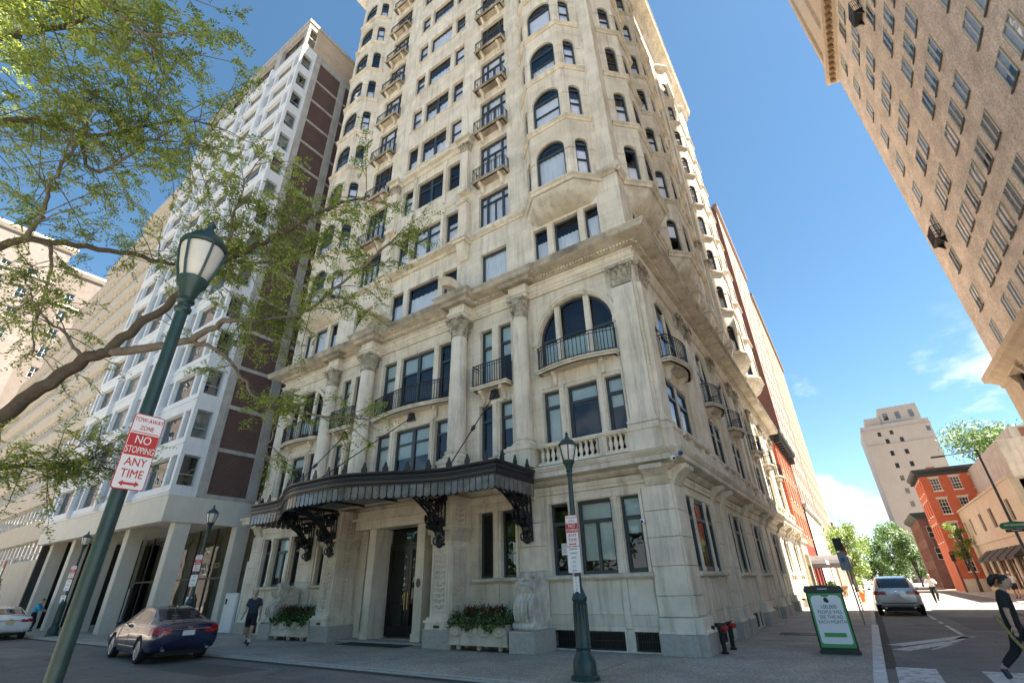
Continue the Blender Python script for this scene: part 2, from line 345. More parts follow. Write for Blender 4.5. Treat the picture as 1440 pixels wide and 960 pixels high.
def put(name, me, parent=None, M=None, label=None, cat=None, group=None, kind=None):
    o = bpy.data.objects.new(name, me); COL.objects.link(o)
    if parent is not None: o.parent = parent
    if M is not None: o.matrix_local = M
    if label: o['label'] = label
    if cat: o['category'] = cat
    if group: o['group'] = group
    if kind: o['kind'] = kind
    return o
def thing(name, label, cat, loc=(0, 0, 0), rz=0.0, group=None):
    o = put(name, None, label=label, cat=cat, group=group); o.empty_display_size = 0.3
    o.location = loc; o.rotation_euler = (0, 0, rz); return o
def copy_tree(o, parent=None):
    c = o.copy(); COL.objects.link(c)
    if parent is not None: c.parent = parent
    for ch in list(o.children): copy_tree(ch, c)
    return c
def T(x, y, z, rz=0.0): return Matrix.Translation((x, y, z)) @ Matrix.Rotation(rz, 4, 'Z')
def arc_pts(cx, cz, rr, a0, a1, n): return [(cx + rr * cos(a0 + (a1 - a0) * i / n), cz + rr * sin(a0 + (a1 - a0) * i / n)) for i in range(n + 1)]
def text_mesh(txt, size, mat_, align='CENTER', ext=0.001):
    cu = bpy.data.curves.new('lettering', 'FONT'); cu.body = txt; cu.size = size; cu.align_x = align; cu.align_y = 'CENTER'; cu.extrude = ext
    tmp = bpy.data.objects.new('tmp', cu); COL.objects.link(tmp)
    dg = bpy.context.evaluated_depsgraph_get(); dg.update()
    me = bpy.data.meshes.new_from_object(tmp.evaluated_get(dg)); me.materials.clear(); me.materials.append(mat_)
    bpy.data.objects.remove(tmp); return me
def lettering(txt, size, mat_, parent, M, wide=1.0, name='lettering'):
    o = put(name, text_mesh(txt, size, mat_), parent); o.matrix_local = M @ Matrix.Rotation(pi / 2, 4, 'X') @ Matrix.Diagonal((wide, 1, 1, 1)); return o
# ------------------------------------------------------------------ windows (shared meshes)
WCACHE = {}
def win_meshes(w, h, kind, gl=None):
    gl = gl or GLASS; key = (round(w, 2), round(h, 2), kind, gl.name)
    if key in WCACHE: return WCACHE[key]
    f = MB(); p = MB(); t = 0.1 if w > 0.8 else (0.075 if w > 0.5 else 0.05); dp = 0.09
    def bar(x0, x1, z0, z1, y0=0.0, y1=dp): f.box(x0, x1, y0, y1, z0, z1)
    def pane(x0, x1, z0, z1, y=0.05): p.quad((x0, y, z0), (x1, y, z0), (x1, y, z1), (x0, y, z1))
    if kind.startswith('arch'):
        rr = w / 2; sp = h - rr; n = 14
        o = [(0, 0)] + [(w / 2 - rr * cos(pi * i / n), sp + rr * sin(pi * i / n)) for i in range(n + 1)] + [(w, 0)]
        ri = rr - t
        q = [(t, t)] + [(w / 2 - ri * cos(pi * i / n), sp + ri * sin(pi * i / n)) for i in range(n + 1)] + [(w - t, t)]
        m = len(o)
        for i in range(m):
            j = (i + 1) % m
            a, b, c, e = o[i], o[j], q[j], q[i]
            f.quad((a[0], 0, a[1]), (e[0], 0, e[1]), (c[0], 0, c[1]), (b[0], 0, b[1]))
            f.quad((e[0], 0, e[1]), (e[0], dp, e[1]), (c[0], dp, c[1]), (c[0], 0, c[1]))
        p.add([(x, 0.05, z) for x, z in q], [tuple(range(m))[::-1]])
        bar(t, w - t, sp - 0.06, sp + 0.05, -0.012)
        if kind == 'arch_sash': bar(t, w - t, sp * 0.48, sp * 0.48 + 0.05, 0.005)
        if kind == 'arch_triple':
            for x in (w * 0.27, w * 0.68): bar(x - 0.05, x + 0.05, t, h - (0.42 if x < w / 2 else 0.32), 0.004)
        if kind == 'arch_picture': 
            f.tube([(x, 0.03, z) for x, z in arc_pts(w / 2, sp + 0.02, ri * 0.62, pi * 0.05, pi * 0.95, 10)], 0.016, 4)
    else:
        bar(0, t, 0, h); bar(w - t, w, 0, h); bar(t, w - t, 0, t); bar(t, w - t, h - t, h)
        if kind == 'transom':
            zt = h * 0.68; bar(t, w - t, zt, zt + 0.11, -0.015); pane(t, w - t, t, zt); pane(t, w - t, zt + 0.11, h - t)
            f.box(t, t + 0.035, 0.02, 0.08, t, zt); f.box(w - t - 0.035, w - t, 0.02, 0.08, t, zt); f.box(t + 0.035, w - t - 0.035, 0.02, 0.08, t, t + 0.05)
        elif kind == 'transom_mullion':
            zt = h * 0.68; bar(t, w - t, zt, zt + 0.11, -0.015); bar(w / 2 - 0.045, w / 2 + 0.045, t, zt, 0.004); pane(t, w / 2 - 0.045, t, zt); pane(w / 2 + 0.045, w - t, t, zt); pane(t, w - t, zt + 0.11, h - t)
        elif kind == 'double':
            zt = h * 0.66
            bar(w / 2 - 0.09, w / 2 + 0.09, t, h - t, -0.01); bar(t, w / 2 - 0.09, zt, zt + 0.08); bar(w / 2 + 0.09, w - t, zt, zt + 0.08)
            for a, b in ((t, w / 2 - 0.09), (w / 2 + 0.09, w - t)): pane(a, b, t, zt); pane(a, b, zt + 0.08, h - t)
        elif kind == 'sash':
            zt = h * 0.5; bar(t, w - t, zt, zt + 0.06); pane(t, w - t, t, zt, 0.06); pane(t, w - t, zt + 0.06, h - t, 0.04)
        elif kind == 'casement':      # french window: side lights, transom and a pair of doors
            a = w * 0.24; zt = h * 0.72
            bar(a - 0.05, a + 0.05, t, h - t, -0.006); bar(w - a - 0.05, w - a + 0.05, t, h - t, -0.006)
            for x0, x1 in ((t, a - 0.05), (a + 0.05, w - a - 0.05), (w - a + 0.05, w - t)):
                bar(x0, x1, zt, zt + 0.07); pane(x0, x1, t, zt); pane(x0, x1, zt + 0.07, h - t)
            bar(w / 2 - 0.03, w / 2 + 0.03, t, zt, 0.01)
        else: pane(t, w - t, t, h - t)
    fm = f.mesh('window', FRAME); pm = p.mesh('pane', gl)
    WCACHE[key] = (fm, pm); return fm, pm
BCACHE = {}
def flat_mesh(name, w, h, m, y=0.0, folds=0):
    key = (name, round(w, 2), round(h, 2), m.name)
    if key in BCACHE: return BCACHE[key]
    b = MB()
    if folds:
        n = folds * 2; xs = [w * i / n for i in range(n + 1)]
        for i in range(n): b.quad((xs[i], y + 0.05 * (i % 2), 0), (xs[i + 1], y + 0.05 * ((i + 1) % 2), 0), (xs[i + 1], y + 0.05 * ((i + 1) % 2), h), (xs[i], y + 0.05 * (i % 2), h))
    else: b.box(0, w, y, y + 0.012, 0, h)
    BCACHE[key] = b.mesh(name, m); return BCACHE[key]
RW = random.Random(5)
def window(parent, M, x0, x1, z0, z1, kind='single', depth=0.17, blind=0.6, curtain=0.25):
    w, h = x1 - x0, z1 - z0
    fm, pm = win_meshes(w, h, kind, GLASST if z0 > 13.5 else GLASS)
    o = put('window', fm, parent, M @ Matrix.Translation((x0, depth, z0)))
    put('pane', pm, o)
    top = h - (w / 2 if kind.startswith('arch') else 0.07)
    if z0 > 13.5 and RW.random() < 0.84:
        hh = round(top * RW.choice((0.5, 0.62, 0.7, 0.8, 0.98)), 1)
        put('pale_reflection_sheet', flat_mesh('pale_reflection_sheet', w - 0.14, hh, BLIND_REFL, folds=6), o, Matrix.Translation((0.07, 0.1, 0.06)))  # pale folded sheet added to imitate bright sky reflected in the lower pane
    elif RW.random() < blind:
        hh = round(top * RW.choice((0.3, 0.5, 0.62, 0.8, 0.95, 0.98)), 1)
        put('blind', flat_mesh('blind', w - 0.14, hh, BLIND_REFL), o, Matrix.Translation((0.07, 0.1, top - hh)))
    if w > 0.9 and RW.random() < curtain:
        cw = round(w * 0.22, 1)
        put('curtain', flat_mesh('curtain', cw, top - 0.1, CURTAIN, folds=5), o, Matrix.Translation((0.08, 0.24, 0.08)))
        put('curtain', flat_mesh('curtain', cw, top - 0.1, CURTAIN, folds=5), o, Matrix.Translation((w - 0.08 - cw, 0.24, 0.08)))
    return o

# ------------------------------------------------------------------ the corner apartment building
XL = -22.1; SD = 32.4; CX = -11.05
FM = Matrix.Identity(4); SM = Matrix.Rotation(pi / 2, 4, 'Z')
bld = thing('apartment_building', 'tall cream limestone apartment building with arched bays on the street corner', 'building')
mir = lambda a, b: (2 * CX - b, 2 * CX - a)
# front openings (x0, x1, z0, z1, arch, window kind)
TRI = [(-4.2, -3.5), (-3.2, -1.98), (-1.7, -1.05)]
NAR = [(-7.19, -6.56), (-6.22, -5.58)]
CEN = [(-13.4, -12.45), (-12.15, -9.95), (-9.65, -8.7)]
front = []
for i, (a, b) in enumerate(TRI):
    for (x0, x1) in ((a, b), mir(a, b)):
        front.append((x0, x1, 1.97, 4.12, 0, 'transom_mullion' if i == 1 else 'transom'))
        front.append((x0, x1, 6.1, 8.15, 0, 'transom'))
for (a, b) in NAR:
    for (x0, x1) in ((a, b), mir(a, b)):
        front.append((x0, x1, 1.97, 4.12, 0, 'single')); front.append((x0, x1, 6.1, 8.25, 0, 'transom')); front.append((x0, x1, 9.0, 11.75, 0, 'transom'))
for i, (a, b) in enumerate(CEN):
    front.append((a, b, 6.1, 8.15, 0, 'double' if i == 1 else 'transom')); front.append((a, b, 9.0, 11.85, 0, 'double' if i == 1 else 'transom'))
for (x0, x1) in ((-4.2, -1.05), mir(-4.2, -1.05)): front.append((x0, x1, 8.95, 11.87, 1, 'arch_triple'))
DOOR = (-13.45, -8.65, 0.06, 3.95)
GR = [(-4.26, -3.42), (-3.2, -2.0), (-1.72, -1.03)]
grh = [(a, b, 0.03, 0.5) for a, b in GR] + [mir(a, b) + (0.03, 0.5) for a, b in GR]
w = MB(); w.wall(XL, 0, 0, 13.3, [h[:5] for h in front] + [DOOR] + grh + [(a, b, 5.46, 5.96) for a, b in TRI + [mir(*t) for t in TRI]], depth=0.28)
w.build('wall', STONEW, bld)
for h in front: window(bld, FM, h[0], h[1], h[2], h[3], h[5], blind=0.75 if h[2] > 5 else 0.15)
# side openings
SB = [(1.2, 4.3), (7.2, 9.9), (12.0, 14.7), (18.1, 20.8), (22.9, 25.6), (28.1, 31.2)]
side = []; sgr = []
for (a, b) in SB:
    wd = b - a; l = [(a, a + wd * 0.22), (a + wd * 0.28, a + wd * 0.72), (a + wd * 0.78, b)]
    for i, (x0, x1) in enumerate(l): side.append((x0, x1, 1.97, 4.12, 0, 'transom'))
    side.append((a + 0.2, a + wd / 2 - 0.1, 6.1, 8.2, 0, 'transom')); side.append((a + wd / 2 + 0.1, b - 0.2, 6.1, 8.2, 0, 'transom'))
    side.append((a + 0.1, b - 0.1, 8.95, 11.8, 1, 'arch_triple'))
    sgr += [(x0 + 0.02, x1 - 0.02, 0.03, 0.55) for x0, x1 in l]
slits = [(5.5, 5.75, 1.97, 3.7), (16.4, 16.65, 1.97, 3.7)]
w = MB(SM); w.wall(0, SD, 0, 13.3, [h[:5] for h in side] + sgr + slits + [(a, b, 5.46, 5.96) for a, b in SB], depth=0.28)
w.build('wall', STONEW, bld)
for h in side: window(bld, SM, h[0], h[1], h[2], h[3], h[5], 0.035, blind=0.5 if h[2] > 5 else 0.1)
for h in slits: window(bld, SM, h[0], h[1], h[2], h[3], 'single', blind=0)
# rear and party walls, core, roof of the base
w = MB(); w.box(XL, XL + 0.3, 0.3, SD - 0.3, 0, 55.6); w.box(XL, 0, SD - 0.3, SD, 0, 55.6); w.build('rear_wall', STONE, bld)
w = MB(); w.box(XL + 0.8, -0.9, 1.2, SD - 0.8, 0.2, 52.2); w.build('interior_core', DARKIN, bld)
# floor slabs give the rooms a floor and ceiling seen through the glass
w = MB()
for z in [4.6, 8.5, 12.9] + [16.9 + 3.78 * k for k in range(10)]: w.box(XL + 0.35, -0.3, 0.3, 1.2, z, z + 0.25); w.box(-0.9, -0.3, 1.2, SD - 0.4, z, z + 0.25)
w.build('floor_slab', mat('ceiling_plaster', (0.5, 0.48, 0.43), 0.9, var=0.1), bld)
# area grilles at pavement level
def grille(parent, M, a, b, z0, z1):
    g = MB(M)
    g.quad((a, 0.2, z0), (b, 0.2, z0), (b, 0.2, z1), (a, 0.2, z1), 1)
    n = max(4, int((b - a) / 0.07))
    for i in range(n + 1):
        x = a + 0.02 + (b - a - 0.04) * i / n; g.box(x - 0.008, x + 0.008, 0.06, 0.08, z0, z1)
    for z in (z0 + 0.04, (z0 + z1) / 2, z1 - 0.04): g.box(a, b, 0.05, 0.06, z - 0.012, z + 0.012)
    return g.build('grille', [IRON, BLACK], parent)
for g in grh: grille(bld, FM, *g)
for g in sgr: grille(bld, SM, *g)
# stone courses of the ground-floor piers, each block its own piece
BL = {}
def block(M, x0, x1, z0, z1, proud=0.05, c=0.012, m=None):
    key = (round(x1 - x0, 2), round(z1 - z0, 2), proud, (m or STONE).name)
    if key not in BL:
        b = MB(); b.cbox(0, key[0] - 0.012, -proud, 0.02, 0, key[1] - 0.012, c); BL[key] = b.mesh('stone_block', m or STONE)
    return put('stone_block', BL[key], bld, M @ Matrix.Translation((x0 + 0.006, 0, z0 + 0.006)))
def pier_blocks(M, x0, x1, proud=0.07, zs=(0.86, 1.36, 2.1, 2.85, 3.58, 4.3), wide=1.3):
    n = max(1, round((x1 - x0) / wide))
    for j in range(len(zs) - 1):
        k = n if j % 2 == 0 else n
        for i in range(k): block(M, x0 + (x1 - x0) * i / k, x0 + (x1 - x0) * (i + 1) / k, zs[j], zs[j + 1], proud)
def plinth(M, x0, x1, proud=0.12, h=0.48):
    b = MB(M); b.cbox(x0 - 0.04, x1 + 0.04, -proud - 0.04, 0.02, -0.02, h, 0.02); b.build('granite_plinth', GRANITE, bld)
    b = MB(M); b.prism_yz([(0.02, h), (-proud - 0.05, h), (-proud - 0.02, h + 0.06), (-proud + 0.03, h + 0.08), (-proud + 0.03, 0.84), (0.02, 0.86)], x0 - 0.01, x1 + 0.01); b.build('pier_base', STONE, bld)
FP = [(-0.93, 0.0), (-5.42, -4.36)]; FPm = FP + [mir(*p) for p in FP]
for (a, b) in FPm: pier_blocks(FM, a, b); plinth(FM, a, b)
SP = [(0.0, 1.05), (4.5, 5.35), (5.95, 6.95), (10.1, 11.8), (14.95, 16.25), (16.8, 17.9), (21.0, 22.7), (25.8, 27.9), (31.3, SD)]
for (a, b) in SP: pier_blocks(SM, a, b, wide=1.7); plinth(SM, a, b, 0.22)
# dado panels below the ground-floor windows, with strips under the mullions
def dado(M, a, b, strips):
    xs = [a] + [s for st in strips for s in st] + [b]
    for i in range(0, len(xs), 2):
        if xs[i + 1] - xs[i] > 0.15: block(M, xs[i], xs[i + 1], 0.9, 1.8, 0.025)
    for (s0, s1) in strips: block(M, s0, s1, 0.56, 1.82, 0.055)
    m = MB(M); m.prism_yz([(0.02, 1.84), (-0.14, 1.84), (-0.17, 1.88), (-0.17, 1.94), (-0.1, 1.965), (0.1, 1.968), (0.1, 1.84)], a - 0.05, b + 0.05); m.build('sill', STONE2, bld)
dado(FM, -4.34, -0.95, [(-3.46, -3.24), (-1.94, -1.74)]); dado(FM, *mir(-4.34, -0.95), [mir(-1.94, -1.74), mir(-3.46, -3.24)])
dado(FM, -7.3, -5.45, [(-6.5, -6.28)]); dado(FM, *mir(-7.3, -5.45), [mir(-6.5, -6.28)])
for (a, b) in SB:
    wd = b - a; dado(SM, a - 0.12, b + 0.12, [(a + wd * 0.21, a + wd * 0.29), (a + wd * 0.71, a + wd * 0.79)])
# window surrounds: architrave strips round each ground floor group
def surround(M, a, b, z0, z1, t=0.1, p=0.035):
    m = MB(M); m.box(a - t, a - 0.005, -p, 0.02, z0, z1); m.box(b + 0.005, b + t, -p, 0.02, z0, z1); m.box(a - t, b + t, -p, 0.02, z1 + 0.003, z1 + t + 0.02); m.build('window_surround', STONE, bld)
for (a, b) in ((-4.2, -1.05), (-7.19, -5.58)):
    for q in ((a, b), mir(a, b)):
        surround(FM, q[0], q[1], 1.97, 4.14); surround(FM, q[0], q[1], 6.1, 8.28, 0.09)
for (a, b) in SB: surround(SM, a, b, 1.97, 4.14); surround(SM, a + 0.2, b - 0.2, 6.1, 8.22, 0.08)
# little mullion colonnettes with capitals (ground floor)
cm = MB(); cm.box(-0.1, 0.1, -0.075, 0.02, 0, 0.16); cm.box(-0.075, 0.075, -0.055, 0.02, 0.16, 1.86)
cm.box(-0.09, 0.09, -0.08, 0.02, 1.86, 1.92); cm.box(-0.085, 0.085, -0.07, 0.02, 1.92, 2.06); cm.box(-0.11, 0.11, -0.1, 0.02, 2.06, 2.14)
cmm = cm.mesh('mullion', STONE)
for x in (-3.35, -1.84): 
    for q in (x, 2 * CX - x): put('mullion', cmm, bld, T(q, 0, 1.975)); put('mullion', cmm, bld, T(q, 0, 6.12))
for x in (-6.39, ): 
    for q in (x, 2 * CX - x): put('mullion', cmm, bld, T(q, 0, 1.975)); put('mullion', cmm, bld, T(q, 0, 6.12))
for x in (-12.3, -9.8): put('mullion', cmm, bld, T(x, 0, 6.12))
scm = MB(); scm.lathe([(0.085, 0), (0.085, 0.1), (0.055, 0.14), (0.05, 1.0), (0.045, 1.82), (0.07, 1.86), (0.06, 1.9), (0.085, 2.05), (0.09, 2.14)], 10); scmm = scm.mesh('colonnette', STONE2, True)
for (a, b) in SB:
    wd = b - a
    for f in (0.25, 0.75): put('colonnette', scmm, bld, SM @ T(a + wd * f, 0.02, 1.975))

# ---- string courses and cornices, mitred round the corner
PATH = [(XL, 6.0), (XL, 0.0), (0.0, 0.0), (0.0, SD), (XL, SD)]
def course(prof, name='cornice', m=STONE2, path=PATH):
    b = MB(); b.moulding(path, prof); return b.build(name, m, bld)
course([(0.0, 4.42), (0.06, 4.42), (0.06, 4.5), (0.1, 4.56), (0.1, 4.66), (0.0, 4.67)], 'string_course', STONE)
course([(0.0, 4.70), (0.1, 4.72), (0.2, 4.80), (0.24, 4.86), (0.50, 4.90), (0.56, 4.92), (0.56, 5.06), (0.6, 5.10), (0.66, 5.20), (0.66, 5.24), (0.3, 5.31), (0.0, 5.33)], 'cornice', STONE2)
course([(0.0, 12.42), (0.1, 12.43), (0.1, 12.52), (0.14, 12.54), (0.14, 12.62), (0.2, 12.68), (0.2, 12.72), (0.06, 12.74), (0.06, 12.98), (0.12, 13.0), (0.14, 13.06), (0.0, 13.07)], 'architrave', STONE)
course([(0.0, 13.08), (0.26, 13.09), (0.26, 13.2), (0.34, 13.24), (0.81, 13.28), (0.81, 13.33), (0.0, 13.34)], 'cornice', STONE2)
course([(0.3, 13.3), (0.84, 13.3), (0.84, 13.4), (0.92, 13.5), (0.92, 13.54), (0.4, 13.62), (0.0, 13.66)], 'cornice', SOOT)
dn = MB()
x = XL + 0.1
while x < 0.25: dn.box(x, x + 0.075, -0.36, -0.262, 13.1, 13.2); x += 0.135
dn.M = SM; x = -0.15
while x < SD - 0.1: dn.box(x, x + 0.075, -0.36, -0.262, 13.1, 13.2); x += 0.135
dn.build('dentil_course', STONE2, bld, kind='stuff')
# brackets under the lower cornice
br = MB(); br.prism_yz([(0.02, 4.3), (-0.08, 4.3), (-0.12, 4.38), (-0.2, 4.52), (-0.4, 4.66), (-0.5, 4.72), (-0.52, 4.84), (0.02, 4.84)], -0.19, 0.19); brm = br.mesh('cornice_bracket', STONE2)
for x in (-0.55, -0.05): put('cornice_bracket', brm, bld, T(x if x < -0.3 else -0.22, 0, 0.0))
for x in (-0.45, -4.9, -17.2, -21.6): put('cornice_bracket', brm, bld, T(x - 0.0, -0.01, 0.001))
for y in (0.22, 0.7, 4.9, 6.4, 10.9, 15.5, 17.3, 21.9, 26.3, 27.4, 31.9): put('cornice_bracket', brm, bld, SM @ T(y, 0, 0))

# ---- balustrades in front of the second-floor windows
bp_ = MB(); bp_.box(-0.075, 0.075, -0.075, 0.075, 0, 0.05)
bp_.lathe([(0.05, 0.05), (0.06, 0.08), (0.04, 0.12), (0.075, 0.2), (0.085, 0.26), (0.06, 0.36), (0.036, 0.44), (0.05, 0.47), (0.04, 0.49)], 10)
bp_.box(-0.065, 0.065, -0.065, 0.065, 0.49, 0.53); bpm = bp_.mesh('baluster', STONE, True, 50)
def balustrade(M, a, b, posts):
    m = MB(M); m.box(a, b, -0.42, -0.12, 5.33, 5.42); m.box(a, b, -0.43, -0.1, 5.95, 6.0); m.box(a, b, -0.46, -0.08, 6.0, 6.07)
    for (p0, p1) in posts: m.box(p0, p1, -0.4, -0.14, 5.42, 5.95)
    m.build('balustrade', STONE, bld)
    xs = [a] + [q for p in posts for q in p] + [b]
    for i in range(0, len(xs), 2):
        s0, s1 = xs[i], xs[i + 1]
        if s1 - s0 < 0.2: continue
        n = max(2, round((s1 - s0) / 0.21))
        for k in range(n): put('baluster', bpm, bld, M @ T(s0 + (s1 - s0) * (k + 0.5) / n, -0.27, 5.42))
balustrade(FM, -4.28, -0.98, [(-3.45, -3.2), (-1.98, -1.72)])
q = mir(-4.28, -0.98); balustrade(FM, q[0], q[1], [mir(-1.98, -1.72), mir(-3.45, -3.2)])
for (a, b) in SB: balustrade(SM, a - 0.08, b + 0.08, [(a + (b - a) * 0.22, a + (b - a) * 0.3), (a + (b - a) * 0.7, a + (b - a) * 0.78)])

# ---- pilasters, columns and their capitals
def corinthian(rad, square=False, name='capital'):
    m = MB(); h = 0.92
    if square:
        m.box(-rad, rad, -0.02, 0.2, 0, 0.07)
        m.prism_xz([(-rad * 0.93, 0.07), (rad * 0.93, 0.07), (rad * 1.15, 0.8), (-rad * 1.15, 0.8)], 0.0, 0.2)
        m.prism_xz([(-rad * 1.32, 0.8), (rad * 1.32, 0.8), (rad * 1.38, h), (-rad * 1.38, h)], -0.16, 0.2)
        ang = [(-rad * 0.8 + rad * 1.6 * i / 3, 0) for i in range(4)]
        for row, (z0, z1, off) in enumerate(((0.07, 0.38, 0), (0.22, 0.62, rad * 0.27))):
            for (x, _) in ang[: 4 - row]:
                x += off; wv = rad * 0.26
                vs = [(x - wv, -0.02, z0), (x + wv, -0.02, z0), (x + wv * 0.9, -0.05, z0 + (z1 - z0) * 0.6), (x - wv * 0.9, -0.05, z0 + (z1 - z0) * 0.6), (x + wv * 0.5, -0.16, z1), (x - wv * 0.5, -0.16, z1), (x, -0.17, z1 - 0.07)]
                m.add(vs, [(0, 1, 2, 3), (3, 2, 4, 5), (5, 4, 6)])
        for sx in (-1, 1):
            m.tube([(sx * (rad * 1.12 + 0.07 * cos(t)), -0.14, 0.68 + 0.07 * sin(t)) for t in [i * 0.7 for i in range(10)]], [0.035 - 0.002 * i for i in range(10)], 5)
            m.tube([(sx * (rad * 0.3 + 0.045 * cos(t)), -0.12, 0.7 + 0.045 * sin(t)) for t in [i * 0.8 for i in range(8)]], 0.022, 5)
        m.ball((0, -0.17, 0.86), 0.07, 0.04, 0.07, 8, 5)
    else:
        m.lathe([(rad * 1.06, 0), (rad * 1.1, 0.03), (rad * 1.06, 0.07), (rad * 0.95, 0.09), (rad * 1.0, 0.5), (rad * 1.22, 0.8)], 18)
        for row, (z0, z1, n, off) in enumerate(((0.07, 0.38, 8, 0), (0.2, 0.64, 8, pi / 8))):
            for i in range(n):
                a = 2 * pi * i / n + off; R3 = Matrix.Rotation(a, 3, 'Z'); wv = rad * 0.3
                vs = [(-wv, -rad * 0.98, z0), (wv, -rad * 0.98, z0), (wv, -rad * 1.06, z0 + (z1 - z0) * 0.6), (-wv, -rad * 1.06, z0 + (z1 - z0) * 0.6), (wv * 0.5, -rad * 1.36, z1), (-wv * 0.5, -rad * 1.36, z1), (0, -rad * 1.42, z1 - 0.08)]
                m.add([tuple(R3 @ Vector(p)) for p in vs], [(0, 1, 2, 3), (3, 2, 4, 5), (5, 4, 6)])
        for i in range(4):
            a = pi / 4 + i * pi / 2; R3 = Matrix.Rotation(a, 3, 'Z')
            m.tube([tuple(R3 @ Vector((0, -(rad * 1.42 + 0.075 * cos(t)), 0.68 + 0.075 * sin(t)))) for t in [j * 0.7 for j in range(10)]], [0.045 - 0.003 * j for j in range(10)], 5)
        s = rad * 1.36
        m.prism_xy([(-s, -s), (0, -s * 0.86), (s, -s), (s * 0.86, 0), (s, s), (0, s * 0.86), (-s, s), (-s * 0.86, 0)], 0.8, h)
        for i in range(4):
            a = i * pi / 2; m.ball((s * 0.9 * sin(a), -s * 0.9 * cos(a), 0.86), 0.07, 0.07, 0.07, 8, 5)
    return m.mesh(name, CAPM, False)
CAPM = mat('sooty_carved_stone', (0.44, 0.395, 0.31), 0.9, var=0.4, scale=7, bump=0.5, bscale=50, tint=(0.5, 0.47, 0.42))
CAPR = corinthian(0.36); CAPR2 = corinthian(0.3); CAPS = corinthian(0.33, True)
def pilaster(M, x, wd=0.7, z0=5.33, p=0.14):
    m = MB(M); a, b = x - wd / 2, x + wd / 2
    m.box(a - 0.1, b + 0.1, -p - 0.2, 0.02, z0, z0 + 0.62); m.prism_yz([(0.02, z0 + 0.62), (-p - 0.22, z0 + 0.62), (-p - 0.24, z0 + 0.66), (-p - 0.24, z0 + 0.74), (-p - 0.12, z0 + 0.78), (0.02, z0 + 0.79)], a - 0.12, b + 0.12)
    for (o, za, zb) in ((0.09, 0.79, 0.88), (0.1, 0.9, 1.0), (0.045, 1.0, 1.08)): m.box(a - o, b + o, -p - o, 0.02, z0 + za, z0 + zb)
    m.box(a, b, -p, 0.02, z0 + 1.0, 11.56); m.build('pilaster', STONE, bld)
    s = MB(M); s.box(a + 0.1, b - 0.1, -p - 0.02, -p + 0.02, z0 + 1.25, 11.35)
    put('capital', CAPS, bld, M @ Matrix.Translation((x, -p + 0.02, 11.5)) @ Matrix.Diagonal((wd / 0.7, 1, 1, 1)))
pilaster(FM, -0.5, 0.82); pilaster(FM, 2 * CX + 0.5, 0.82); pilaster(SM, 0.52, 0.8)
for y in (5.1, 6.4, 11.0, 15.5, 17.3, 21.8, 26.4, 27.5, 31.85): pilaster(SM, y, 0.72)
def column(x, y, rad, cap):
    m = MB(); z0 = 5.33
    m.box(x - 0.52, x + 0.52, y - 0.5, 0.02, z0, z0 + 0.62); m.box(x - 0.56, x + 0.56, y - 0.54, 0.02, z0 + 0.62, z0 + 0.74); m.box(x - 0.48, x + 0.48, y - 0.46, min(0.02, y + 0.48), z0 + 0.741, z0 + 0.82)
    m.build('column_pedestal', STONE, bld)
    m = MB(); m.lathe([(rad * 1.36, 0.82), (rad * 1.42, 0.87), (rad * 1.36, 0.92), (rad * 1.16, 0.94), (rad * 1.12, 1.0), (rad * 1.26, 1.04), (rad * 1.2, 1.09), (rad * 1.04, 1.12), (rad, 1.2), (rad * 1.0, 3.2), (rad * 0.9, 6.18)], 28, (x, y, z0)); m.build('column', STONE, bld, True)
    put('capital', cap, bld, T(x, y, 11.5))
for x in (-8.05, 2 * CX + 8.05): column(x, -0.42, 0.37, CAPR)
for x in (-4.95, 2 * CX + 4.95): column(x, -0.22, 0.34, CAPR2)
# entablature breaking forward over the free columns
for x, o in ((-8.05, 0.72), (2 * CX + 8.05, 0.72), (-4.95, 0.42), (2 * CX + 4.95, 0.42)):
    m = MB(); m.box(x - 0.45, x + 0.45, -o, -0.05, 12.421, 12.62); m.box(x - 0.5, x + 0.5, -o - 0.06, -0.05, 12.62, 12.73); m.box(x - 0.44, x + 0.44, -o + 0.02, -0.05, 12.73, 13.079); m.build('entablature_block', STONE, bld)
    m = MB(); c = 0.5
    m.moulding([(x - c, 0.1), (x - c, -o), (x + c, -o), (x + c, 0.1)], [(0.0, 13.075), (0.22, 13.085), (0.3, 13.2), (0.42, 13.25), (0.46, 13.3), (0.46, 13.41), (0.54, 13.5), (0.54, 13.548), (-0.3, 13.67)]); m.build('cornice_block', SOOT, bld)
# broken segmental pediment ends over the free columns
for sx, x in ((1, -8.05), (-1, 2 * CX + 8.05)):
    m = MB(); rr = 1.55; cx = x + sx * -0.55; n = 9
    for i in range(n):
        a0 = 0.25 + i * 0.14; a1 = a0 + 0.14
        pts = []
        for a in (a0, a1):
            for (q, yy) in ((rr - 0.3, -0.85), (rr, -1.15), (rr, 0.02), (rr - 0.3, 0.02)): pts.append((cx + sx * (cos(a) * q - 0.4), yy, 13.3 + sin(a) * q * 0.92))
        m.add(pts, [(0, 1, 5, 4), (1, 2, 6, 5), (3, 0, 4, 7), (2, 3, 7, 6)])
        if i == 0: m.add(pts[:4], [(0, 3, 2, 1)])
        if i == n - 1: m.add(pts[4:], [(0, 1, 2, 3)])
    m.build('broken_pediment', STONE2, bld, True, 30)
